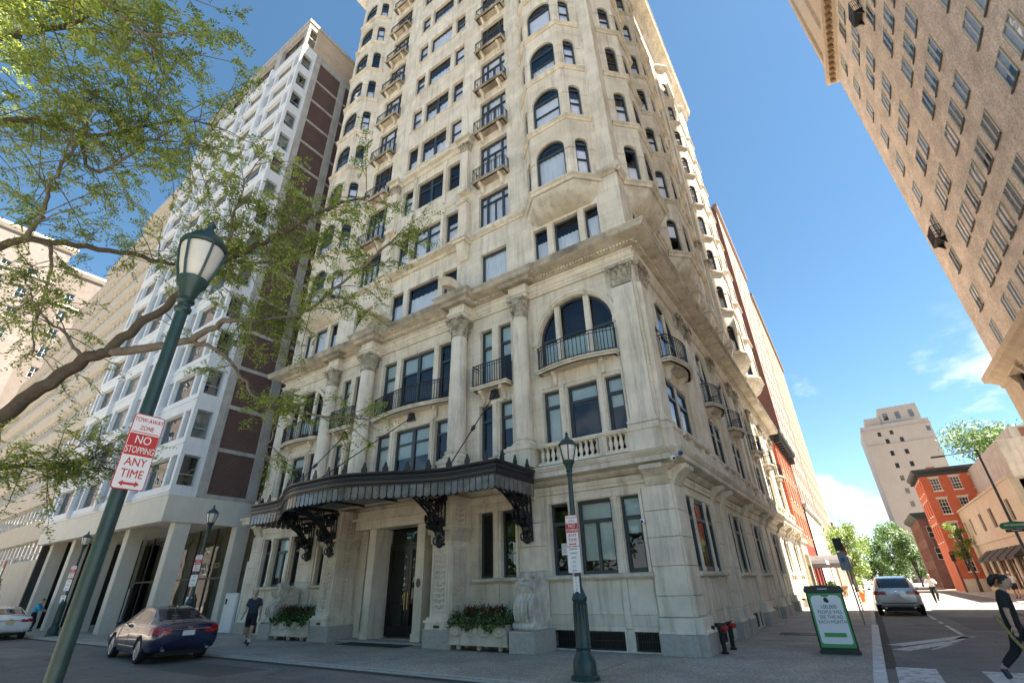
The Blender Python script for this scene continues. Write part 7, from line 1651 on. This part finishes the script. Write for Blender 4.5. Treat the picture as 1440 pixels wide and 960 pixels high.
# ------------------------------------------------------------------ trees
BARK = mat('bark', (0.085, 0.07, 0.055), 0.95, var=0.3, scale=9, bump=0.8, bscale=25)
BARKL = mat('pale_bark', (0.16, 0.14, 0.115), 0.95, var=0.3, scale=9, bump=0.8, bscale=25)
LOC = leaf_mat('locust_leaf', (0.16, 0.23, 0.04), (0.46, 0.54, 0.11), 0.6)
def smooth(pts, n=4):
    P = [tuple(p) for p in pts]; out_ = []
    for i in range((len(P) - 1) * n + 1): out_.append(Vector(catmull(P, i / n)))
    return out_
LIMBS = {
 'a': [(-5.25, -14.5, 1.9), (-4.8, -14.2, 2.4), (-4.41, -13.88, 2.79), (-4.11, -13.68, 3.29), (-3.81, -13.5, 3.59), (-3.48, -13.32, 3.95), (-3.13, -13.12, 4.28), (-2.95, -12.99, 4.4), (-2.72, -12.92, 4.65), (-2.4, -12.72, 4.98), (-1.91, -12.53, 5.53), (-1.53, -12.3, 5.78), (-1.13, -12.11, 6.02), (-0.69, -11.92, 6.25), (-0.1, -11.61, 6.48)],
 'b': [(-2.95, -12.99, 4.4), (-2.49, -12.62, 4.48), (-2.18, -12.44, 4.55), (-1.94, -12.3, 4.7), (-1.72, -12.2, 4.81), (-1.53, -12.01, 4.8), (-1.14, -11.67, 4.95), (-0.63, -11.46, 5.32), (0.17, -11.27, 5.89)],
 'b2': [(-2.18, -12.44, 4.55), (-2.03, -12.28, 4.49), (-1.89, -12.11, 4.39), (-1.79, -11.88, 4.14), (-1.66, -11.63, 3.85), (-1.6, -11.46, 3.79), (-1.25, -11.04, 3.73), (-0.81, -10.59, 3.71)],
 'b3': [(-1.6, -11.46, 3.79), (-1.6, -11.41, 3.52), (-1.65, -11.44, 3.21), (-1.63, -11.42, 3.02)],
 'c': [(-5.1, -14.75, 4.6), (-4.81, -14.73, 5.0), (-4.31, -14.43, 5.44), (-3.95, -14.21, 5.71), (-3.76, -14.06, 5.84), (-3.5, -13.74, 5.87), (-3.17, -13.22, 5.9), (-2.85, -12.73, 5.87), (-2.42, -12.4, 6.01), (-2.07, -12.03, 5.95), (-1.32, -11.57, 6.14)],
 'c2': [(-3.76, -14.06, 5.84), (-3.42, -14.05, 6.06), (-3.08, -14.13, 6.23), (-2.69, -14.16, 6.45), (-2.23, -14.18, 6.74), (-1.75, -14.28, 7.01)],
 'c3': [(-3.62, -13.85, 5.86), (-3.65, -13.73, 5.57), (-3.7, -13.67, 5.22), (-3.73, -13.63, 4.88), (-3.79, -13.49, 4.4)],
 'd': [(-4.7, -15.2, 6.3), (-3.85, -15.37, 6.83), (-3.21, -14.8, 6.95), (-2.91, -14.49, 7.02), (-2.68, -14.19, 6.98), (-2.39, -13.91, 7.0), (-1.9, -13.6, 7.21), (-1.48, -13.2, 7.28)],
 'd2': [(-2.68, -14.19, 6.98), (-2.72, -13.9, 6.57), (-2.45, -13.74, 6.74), (-1.92, -13.54, 7.03), (-1.6, -13.15, 6.99)],
 'e': [(-4.5, -15.4, 6.9), (-3.34, -15.57, 7.19), (-2.66, -15.15, 7.61), (-2.32, -14.94, 7.7), (-1.94, -14.72, 7.82), (-1.53, -14.54, 8.07), (-1.03, -14.44, 8.35)],
 'f': [(-5.2, -14.5, 2.6), (-4.35, -13.93, 3.16), (-3.92, -13.46, 3.06), (-3.56, -13.13, 3.06), (-3.28, -12.83, 3.12), (-2.99, -12.61, 3.2)],
 'g': [(-3.13, -13.12, 4.28), (-3.18, -13.4, 4.55), (-3.24, -13.65, 4.75), (-3.34, -13.87, 5.08)],
 'h': [(-1.91, -12.53, 5.53), (-1.6, -12.55, 5.8), (-1.35, -12.67, 6.1), (-0.91, -12.77, 6.56)],
 'i': [(-3.34, -15.57, 7.19), (-1.94, -15.54, 6.95), (-1.48, -15.12, 7.12), (-1.02, -14.86, 7.31), (-0.85, -14.38, 7.2), (-0.83, -14.01, 7.06)],
}
RAD = {'a': (0.13, 0.014), 'b': (0.06, 0.012), 'b2': (0.03, 0.008), 'b3': (0.014, 0.005), 'c': (0.075, 0.01), 'c2': (0.035, 0.008), 'c3': (0.025, 0.006), 'd': (0.06, 0.009), 'd2': (0.025, 0.007), 'e': (0.055, 0.008), 'f': (0.05, 0.006), 'g': (0.025, 0.006), 'h': (0.025, 0.006), 'i': (0.035, 0.007)}
# how thickly each limb is clothed with leaf sprays: (sprays per metre, reach, first part left bare)
DEN = {'a': (20, 0.75, 0.62), 'b': (26, 0.75, 0.5), 'b2': (14, 0.5, 0.35), 'b3': (4, 0.3, 0.4), 'c': (12, 0.9, 0.45), 'c2': (17, 1.2, 0.1), 'c3': (18, 0.6, 0.2), 'd': (20, 1.3, 0.15), 'd2': (17, 1.2, 0.1), 'e': (25, 1.3, 0.15), 'f': (30, 0.55, 0.35), 'g': (18, 0.7, 0.2), 'h': (18, 0.85, 0.2), 'i': (22, 1.2, 0.15)}
tr = thing('locust_tree', 'large leafy locust tree spreading branches over the street lamp', 'tree', (-5.3, -14.6, 0)); TO = Matrix.Translation((5.3, 14.6, 0))
RT = random.Random(21)
m = MB(TO); m.tube(smooth([(-5.3, -14.6, -0.05), (-5.3, -14.55, 0.3), (-5.25, -14.5, 1.9), (-5.1, -14.7, 4.0), (-4.9, -14.95, 5.4), (-4.6, -15.25, 6.6), (-4.3, -15.5, 7.8), (-4.4, -15.6, 9.2)], 4), [0.34, 0.3, 0.28, 0.26, 0.25, 0.24, 0.235, 0.23, 0.22, 0.21, 0.2, 0.19, 0.18, 0.175, 0.17, 0.16, 0.15, 0.145, 0.14, 0.13, 0.12, 0.11, 0.1, 0.09, 0.08, 0.07, 0.06, 0.05, 0.04], 14); m.build('trunk', BARK, tr, True)
LP = {}
for k, pts in LIMBS.items():
    sp = smooth(pts, 5); LP[k] = sp; n = len(sp); r0_, r1_ = RAD[k]
    for p in sp[2:-1]: p += Vector((RT.gauss(0, 1), RT.gauss(0, 1), RT.gauss(0, 1))) * 0.012
    m = MB(TO); m.tube(sp, [r0_ + (r1_ - r0_) * (i / (n - 1)) ** 0.8 for i in range(n)], 9); m.build('limb', BARK if k in 'acdef' else BARKL, tr, True)
tw = MB(TO); lf = MB(TO)
def spray(p, dv, ln):
    """a drooping twig with pinnate leaves"""
    pts = [p]; q = p.copy(); dv = dv.normalized(); n = 5
    for i in range(n):
        dv = (dv + Vector((RT.gauss(0, .16), RT.gauss(0, .16), RT.gauss(-0.05, .14)))).normalized(); q = q + dv * ln / n; pts.append(q.copy())
    tw.tube(pts, [0.006, 0.005, 0.0045, 0.004, 0.003, 0.002], 3, cap=False)
    for i in range(1, n + 1):
        for s in range(2):
            base = pts[i - 1].lerp(pts[i], RT.random()); rd = Vector((RT.gauss(0, 1), RT.gauss(0, 1), RT.gauss(-0.1, .6))).normalized(); rd = (rd + dv * 0.8).normalized(); rl = RT.uniform(0.1, 0.2)
            sd_ = rd.cross(Vector((RT.gauss(0, .3), RT.gauss(0, .3), 1))).normalized(); nn = RT.randint(4, 6)
            for j in range(nn):
                c = base + rd * rl * (j + 0.6) / nn + Vector((0, 0, -0.02 * j / nn))
                for sg in (-1, 1):
                    d2 = (sd_ * sg + rd * 0.45 + Vector((0, 0, RT.gauss(-0.1, .25)))).normalized(); l2 = RT.uniform(0.026, 0.05); ax = d2.cross(Vector((RT.gauss(0, .4), RT.gauss(0, .4), 1))).normalized() * l2 * 0.26
                    e = c + d2 * l2; md_ = c + d2 * l2 * 0.5; o = len(lf.v)
                    lf.v.extend([lf.M @ c, lf.M @ (md_ + ax), lf.M @ e, lf.M @ (md_ - ax)]); lf.f.append((o, o + 1, o + 2, o + 3)); lf.mi.append(0)
for k, sp in LP.items():
    den, reach, bare = DEN[k]; n = len(sp); ln = sum((sp[i + 1] - sp[i]).length for i in range(n - 1))
    for q in range(int(den * ln * (1 - bare))):
        u_ = bare + (1 - bare) * RT.random(); i = min(n - 2, int(u_ * (n - 1))); p = sp[i].lerp(sp[i + 1], RT.random()); dr = (sp[i + 1] - sp[i]).normalized()
        # short side shoot, then two or three sprays on it
        dv = (dr * 0.5 + Vector((RT.gauss(0, 1), RT.gauss(0, 1), RT.gauss(0.1, .7)))).normalized(); a = p + dv * RT.uniform(0.1, reach) * 0.75
        tw.tube([p, p.lerp(a, 0.5) + Vector((0, 0, 0.03)), a], [0.008, 0.007, 0.005], 3, cap=False)
        spray(a, dv, RT.uniform(0.25, 0.45))
        if RT.random() < 0.55: spray(p.lerp(a, 0.6), (dv + Vector((RT.gauss(0, .8), RT.gauss(0, .8), 0))).normalized(), RT.uniform(0.2, 0.4))
tw.build('twigs', BARKL, tr, kind='stuff'); lf.build('crown', LOC, tr, kind='stuff')

# smaller street trees further off: limbs plus clouds of leaf-sized faces in uneven clumps
def street_tree(label, loc, h, rx, mleaf, seed, n=2600, ls=0.16, trunk=0.4, group=None, clumps=16):
    t = thing('street_tree', label, 'tree', loc, group=group); R = random.Random(seed); zt_ = h * trunk
    m = MB(); m.tube([(0, 0, 0), (0.05, 0.02, zt_ * 0.5), (0.0, 0.05, zt_), (0.1, 0, h * 0.7)], [0.16, 0.13, 0.11, 0.04], 8)
    cs = []
    for i in range(clumps):
        a = R.random() * 2 * pi; rr = rx * sqrt(R.random()) * 0.8; z = zt_ + (h - zt_) * R.uniform(0.05, 0.92); rr *= 1.0 - 0.45 * abs(z - (zt_ + (h - zt_) * 0.4)) / (h - zt_)
        c = Vector((cos(a) * rr, sin(a) * rr, z)); cs.append((c, R.uniform(0.28, 0.5) * rx)); m.tube([(0, 0.03, zt_ * R.uniform(0.7, 1.2)), tuple(c * 0.55 + Vector((0, 0, z * 0.4))), tuple(c)], [0.05, 0.035, 0.012], 5)
    m.build('trunk', BARK, t, True)
    l = MB()
    for i in range(n):
        c, rr = R.choice(cs); v = Vector((R.gauss(0, 1), R.gauss(0, 1), R.gauss(0, .8))).normalized() * rr * R.random() ** 0.45; p = c + v; ax = Vector((R.gauss(0, 1), R.gauss(0, 1), R.gauss(0, 1))).normalized(); b_ = ax.orthogonal().normalized(); s = ls * R.uniform(0.5, 1.2)
        l.add([p - ax * s, p - b_ * s * 0.45, p + ax * s, p + b_ * s * 0.45], [(0, 1, 2, 3)])
    l.build('crown', mleaf, t, kind='stuff'); return t
LG = leaf_mat('bright_street_leaf', (0.12, 0.2, 0.03), (0.3, 0.42, 0.08), 0.5); DG = leaf_mat('dark_street_leaf', (0.04, 0.1, 0.018), (0.13, 0.25, 0.045), 0.4)
street_tree('bright green street tree on the left pavement past the barrel canopy', (2.2, 68, 0), 8.2, 2.6, LG, 3, 5200, 0.17, 0.22)
street_tree('airy bright green street tree behind the first one on the left pavement', (2.8, 86, 0), 8.6, 3.2, LG, 4, 5200, 0.19, 0.2)
street_tree('dense dark green street tree before the distant tower', (9.6, 112, 0), 11.5, 3.6, DG, 5, 9000, 0.22, 0.12, clumps=30)
street_tree('dark green street tree by the old brick row house', (11.0, 96, 0), 9.2, 2.8, DG, 6, 6500, 0.2, 0.12, clumps=26)
street_tree('dark green tree closing the view at the end of the side street', (6.5, 135, 0), 10, 4, DG, 9, 7000, 0.27, 0.1, clumps=26)
street_tree('broad green tree rising behind the red brick house roof', (24.0, 78, 0), 21, 6.2, leaf_mat('mid_street_leaf', (0.08, 0.15, 0.03), (0.2, 0.3, 0.07), 0.45), 7, 11000, 0.27, 0.5, clumps=34)
street_tree('small yellow-green tree against the red brick house', (13.3, 58.5, 0), 7.2, 1.3, LG, 8, 1500, 0.13, 0.35)
# trees of the park behind the viewer: seen only as reflections in the glass
for i, (x, y, hh) in enumerate(((-16, -24, 13), (-7, -27, 14), (2, -25, 12), (-25, -23, 12), (-34, -26, 13))):
    street_tree('park tree standing in the square opposite the entrance', (x, y, 0), hh, 5.2, DG, 30 + i, 3800, 0.38, 0.06, 'park trees', 32)

# ------------------------------------------------------------------ street furniture further off
POLE = mat('dark_bronze_pole', (0.03, 0.026, 0.024), 0.5, var=0.2)
t = thing('cobra_street_light', 'dark cobra-arm street light with green street name sign by the shop awnings', 'street light', (12.0, 27, 0))
m = MB(); m.tube([(0, 0, 0), (0, 0, 0.8), (0, 0, 8.75)], [0.16, 0.1, 0.06], 10); m.build('pole', POLE, t, True)
m = MB(); m.tube([(0, 0, 8.7), (-1.1, 0, 8.62), (-1.7, 0, 8.6)], [0.04, 0.035, 0.03], 6); m.build('arm', POLE, t)
m = MB(); m.prism_xy([(-2.35, -0.12), (-1.65, -0.08), (-1.65, 0.08), (-2.35, 0.12)], 8.54, 8.62); m.build('lamp_head', POLE, t)
m = MB(); m.prism_xz([(-0.55, 4.0), (0.65, 4.0), (0.72, 4.1), (0.72, 4.22), (0.6, 4.34), (0.05, 4.42), (-0.5, 4.34), (-0.62, 4.22), (-0.62, 4.1)], -0.12, -0.1); o = m.build('street_name_sign', SIGNG, t); m = MB(); m.box(-0.45, 0.55, -0.123, -0.1, 3.82, 3.99); put('sign_strip', m.mesh('sign_strip', SIGNK), o)
lettering('RITTENHOUSE', 0.16, SIGNW, o, Matrix.Translation((0.05, -0.125, 4.2)), 0.85); lettering('WALNUT ST', 0.1, SIGNW, o, Matrix.Translation((0.05, -0.128, 3.9)), 0.8)
t = thing('cobra_street_light', 'pale weathered street light pole before the dark trees', 'street light', (11.95, 92, 0)); PALE = mat('pale_pole', (0.4, 0.34, 0.27), 0.6, var=0.2)
m = MB(); m.tube([(0, 0, 0), (0, 0, 7.0), (-0.3, 0, 7.7), (-1.2, 0, 8.0), (-2.6, 0, 8.2)], [0.13, 0.08, 0.07, 0.05, 0.04], 8); m.build('pole', PALE, t, True); m = MB(); m.ball((-2.8, 0, 8.18), 0.4, 0.14, 0.1, 8, 5); m.build('lamp_head', PALE, t, True)
t = thing('traffic_signal', 'brown traffic signal post at the kerb before the red brick house', 'traffic signal', (11.95, 57, 0)); m = MB(); m.tube([(0, 0, 0), (0, 0, 4.0)], [0.1, 0.07], 8); m.build('post', mat('brown_post', (0.12, 0.055, 0.035), 0.6, var=0.2), t)
m = MB(); m.box(-0.18, 0.18, -0.15, 0.15, 2.9, 3.8); m.build('signal_head', BLACK, t); m = MB(); m.lathe([(0.0001, -0.2), (0.1, -0.19), (0.1, -0.15)], 12); put('red_lens', m.mesh('red_lens', mat('red_lens', (0.5, 0.04, 0.02), 0.3)), t, Matrix.Translation((0, 0, 3.62)) @ Matrix.Rotation(pi / 2, 4, 'X') @ Matrix.Scale(-1, 4, (0, 0, 1)))
# street hydrant, potted shrubs, cafe canopy and tables along the left pavement
t = thing('fire_hydrant', 'orange fire hydrant on the sunlit pavement behind the kerb posts', 'hydrant', (3.25, 33.5, 0)); ORG = mat('orange_paint', (0.75, 0.16, 0.03), 0.5)
m = MB(); m.lathe([(0.2, 0), (0.2, 0.05), (0.14, 0.07), (0.14, 0.55), (0.18, 0.57), (0.18, 0.62), (0.13, 0.72), (0.05, 0.78), (0.03, 0.84)], 14); m.build('barrel', ORG, t, True); m = MB(); m.tube([(-0.22, 0, 0.42), (0.22, 0, 0.42)], 0.06, 8); m.build('side_outlets', ORG, t); m = MB(); m.tube([(0, 0, 0.45), (0, -0.22, 0.45)], 0.08, 8); m.build('pumper_outlet', ORG, t)
def potted(label, loc, h, seed, mleaf):
    t = thing('potted_shrub', label, 'potted plant', loc); m = MB(); m.lathe([(0.22, 0), (0.3, 0.4), (0.33, 0.42), (0.33, 0.48), (0.0001, 0.46)], 12); m.build('pot', mat('terracotta', (0.3, 0.12, 0.07), 0.85, var=0.2), t, True)
    R = random.Random(seed); l = MB()
    for i in range(420): v = Vector((R.gauss(0, 1), R.gauss(0, 1), R.gauss(0, 1))).normalized() * R.random() ** 0.4; leaf(l, Vector((v.x * 0.4, v.y * 0.4, 0.5 + h * 0.5 + v.z * h * 0.5)), Vector((R.gauss(0, 1), R.gauss(0, 1), 0.7)), 0.16, 0.07)
    l.build('foliage', mleaf, t, kind='stuff')
potted('yellow-green potted shrub by the cafe door', (1.1, 39.5, 0), 0.9, 2, LG); potted('leafy potted shrub near the kerb beyond the hydrant', (3.0, 52, 0), 1.2, 3, LG); potted('dark potted shrub against the red shopfront', (0.9, 45, 0), 1.0, 4, LEAFG)
t = thing('barrel_canopy', 'dark grey barrel canopy reaching from the shopfront over the pavement', 'canopy', (0.1, 40, 0)); m = MB(); DGC = mat('grey_canvas', (0.09, 0.085, 0.085), 0.85, var=0.15)
arc = [(-1.6 * cos(pi * i / 10), 2.5 + 1.0 * sin(pi * i / 10)) for i in range(11)]
m.prism_yz([(y, z) for y, z in arc] + [(y * 0.96, 2.5 + (z - 2.5) * 0.95) for y, z in arc[::-1]], 0, 3.0); m.build('canvas', DGC, t)
for y in (-1.55, 1.55): m = MB(); m.tube([(2.9, y, 0), (2.9, y, 2.5)], 0.03, 6); m.build('post', POLE, t)
t = thing('shop_awning', 'pale grey sloping awning over the cream shopfront', 'awning', (0.28, 34.8, 2.6)); m = MB(SM); m.prism_yz([(0, 0.9), (-1.3, 0.35), (-1.3, 0.3), (0, 0.85)], -1.9, 1.9); m.build('cloth', mat('pale_canvas', (0.4, 0.4, 0.38), 0.85, var=0.1), t); m = MB(SM); m.box(-1.9, 1.9, -1.31, -1.295, 0.05, 0.34); m.build('valance', mat('pale_canvas', (0.4, 0.4, 0.38), 0.85, var=0.1), t)
def cafe_set(x, y, label):
    t = thing('cafe_table', label, 'table', (x, y, 0)); m = MB(); m.lathe([(0.35, 0.72), (0.35, 0.75), (0.0001, 0.75)], 16); m.build('table_top', mat('dark_table', (0.05, 0.04, 0.035), 0.4), t); m = MB(); m.lathe([(0.22, 0), (0.03, 0.04), (0.03, 0.72)], 10); m.build('pedestal', IRON, t)
def cafe_chair(x, y, rz, label):
    t = thing('cafe_chair', label, 'chair', (x, y, 0), rz, 'cafe chairs'); CW = mat('bistro_cane', (0.3, 0.17, 0.07), 0.7, var=0.2)
    m = MB(); m.box(-0.2, 0.2, -0.2, 0.2, 0.43, 0.46); m.build('seat', CW, t); m = MB(); m.tube([(-0.19, 0.19, 0.46), (-0.19, 0.22, 0.85), (0.0, 0.24, 0.92), (0.19, 0.22, 0.85), (0.19, 0.19, 0.46)], 0.018, 5); m.box(-0.17, 0.17, 0.2, 0.22, 0.6, 0.85); m.build('backrest', CW, t)
    for a in (-0.18, 0.18):
        for b in (-0.18, 0.18): m = MB(); m.tube([(a, b, 0), (a, b, 0.43)], 0.015, 5); m.build('leg', CW, t)
for i, y in enumerate((47.5, 50.0, 54.0)):
    cafe_set(1.6, y, ('small dark cafe table nearest the barrel canopy', 'small dark cafe table between two others along the shopfront', 'small dark cafe table farthest along from the barrel canopy')[i])
    o_ = ('first', 'second', 'third')[i]; cafe_chair(1.6, y - 0.6, pi, 'cane bistro chair on the canopy side of the ' + o_ + ' cafe table'); cafe_chair(1.6, y + 0.6, 0, 'cane bistro chair facing the canopy across the ' + o_ + ' cafe table')
# utility cabinet and panel beside the main building
t = thing('utility_cabinet', 'white utility cabinet with keypad beside the arcade column and main building', 'cabinet', (-23.4, 0.4, 0)); m = MB(); m.cbox(-0.55, 0.55, -0.3, 0.3, 0.0, 1.75, 0.02); m.build('case', WHITEPAINT, t); m = MB(); m.box(-0.42, -0.28, -0.32, -0.3, 1.25, 1.5); m.build('keypad', BLACK, t); m = MB(); m.box(-0.05, 0.48, -0.306, -0.299, 0.15, 1.6); m.build('door', SIGNW, t)
t = thing('white_screen', 'tall narrow white screen panel standing beside the main building pier', 'screen', (-22.6, 0.3, 0)); m = MB(); m.box(-0.22, 0.22, -0.05, 0.05, 0, 3.2); m.build('panel', WHITEPAINT, t); m = MB(); m.box(-0.24, -0.22, -0.07, 0.07, 0, 3.25); m.box(0.22, 0.24, -0.07, 0.07, 0, 3.25); m.build('edge_trim', STEEL, t)
# vine on the sign post up the street and its low planter
t = thing('climbing_vine', 'dark green vine climbing a signpost by the office block', 'plant', (-46, -4.3, 0)); l = MB(); R = random.Random(2)
for i in range(900): z = R.random() * 3.0; leaf(l, Vector((R.gauss(0, 0.25 * (1.2 - z / 3)), R.gauss(0, 0.25 * (1.2 - z / 3)), z)), Vector((R.gauss(0, 1), R.gauss(0, 1), R.gauss(0, .6))), 0.17, 0.1)
l.build('foliage', LEAFG, t, kind='stuff'); m = MB(); m.tube([(0, 0, 0), (0, 0, 4.2)], 0.04, 6); m.build('post', STEEL, t); plate(t, 0.32, 0.4, Matrix.Translation((0.02, -0.08, 4.0)), SIGNR, 'sign_plate'); plate(t, 0.32, 0.6, Matrix.Translation((0.02, -0.08, 3.4)), SIGNW, 'sign_plate')
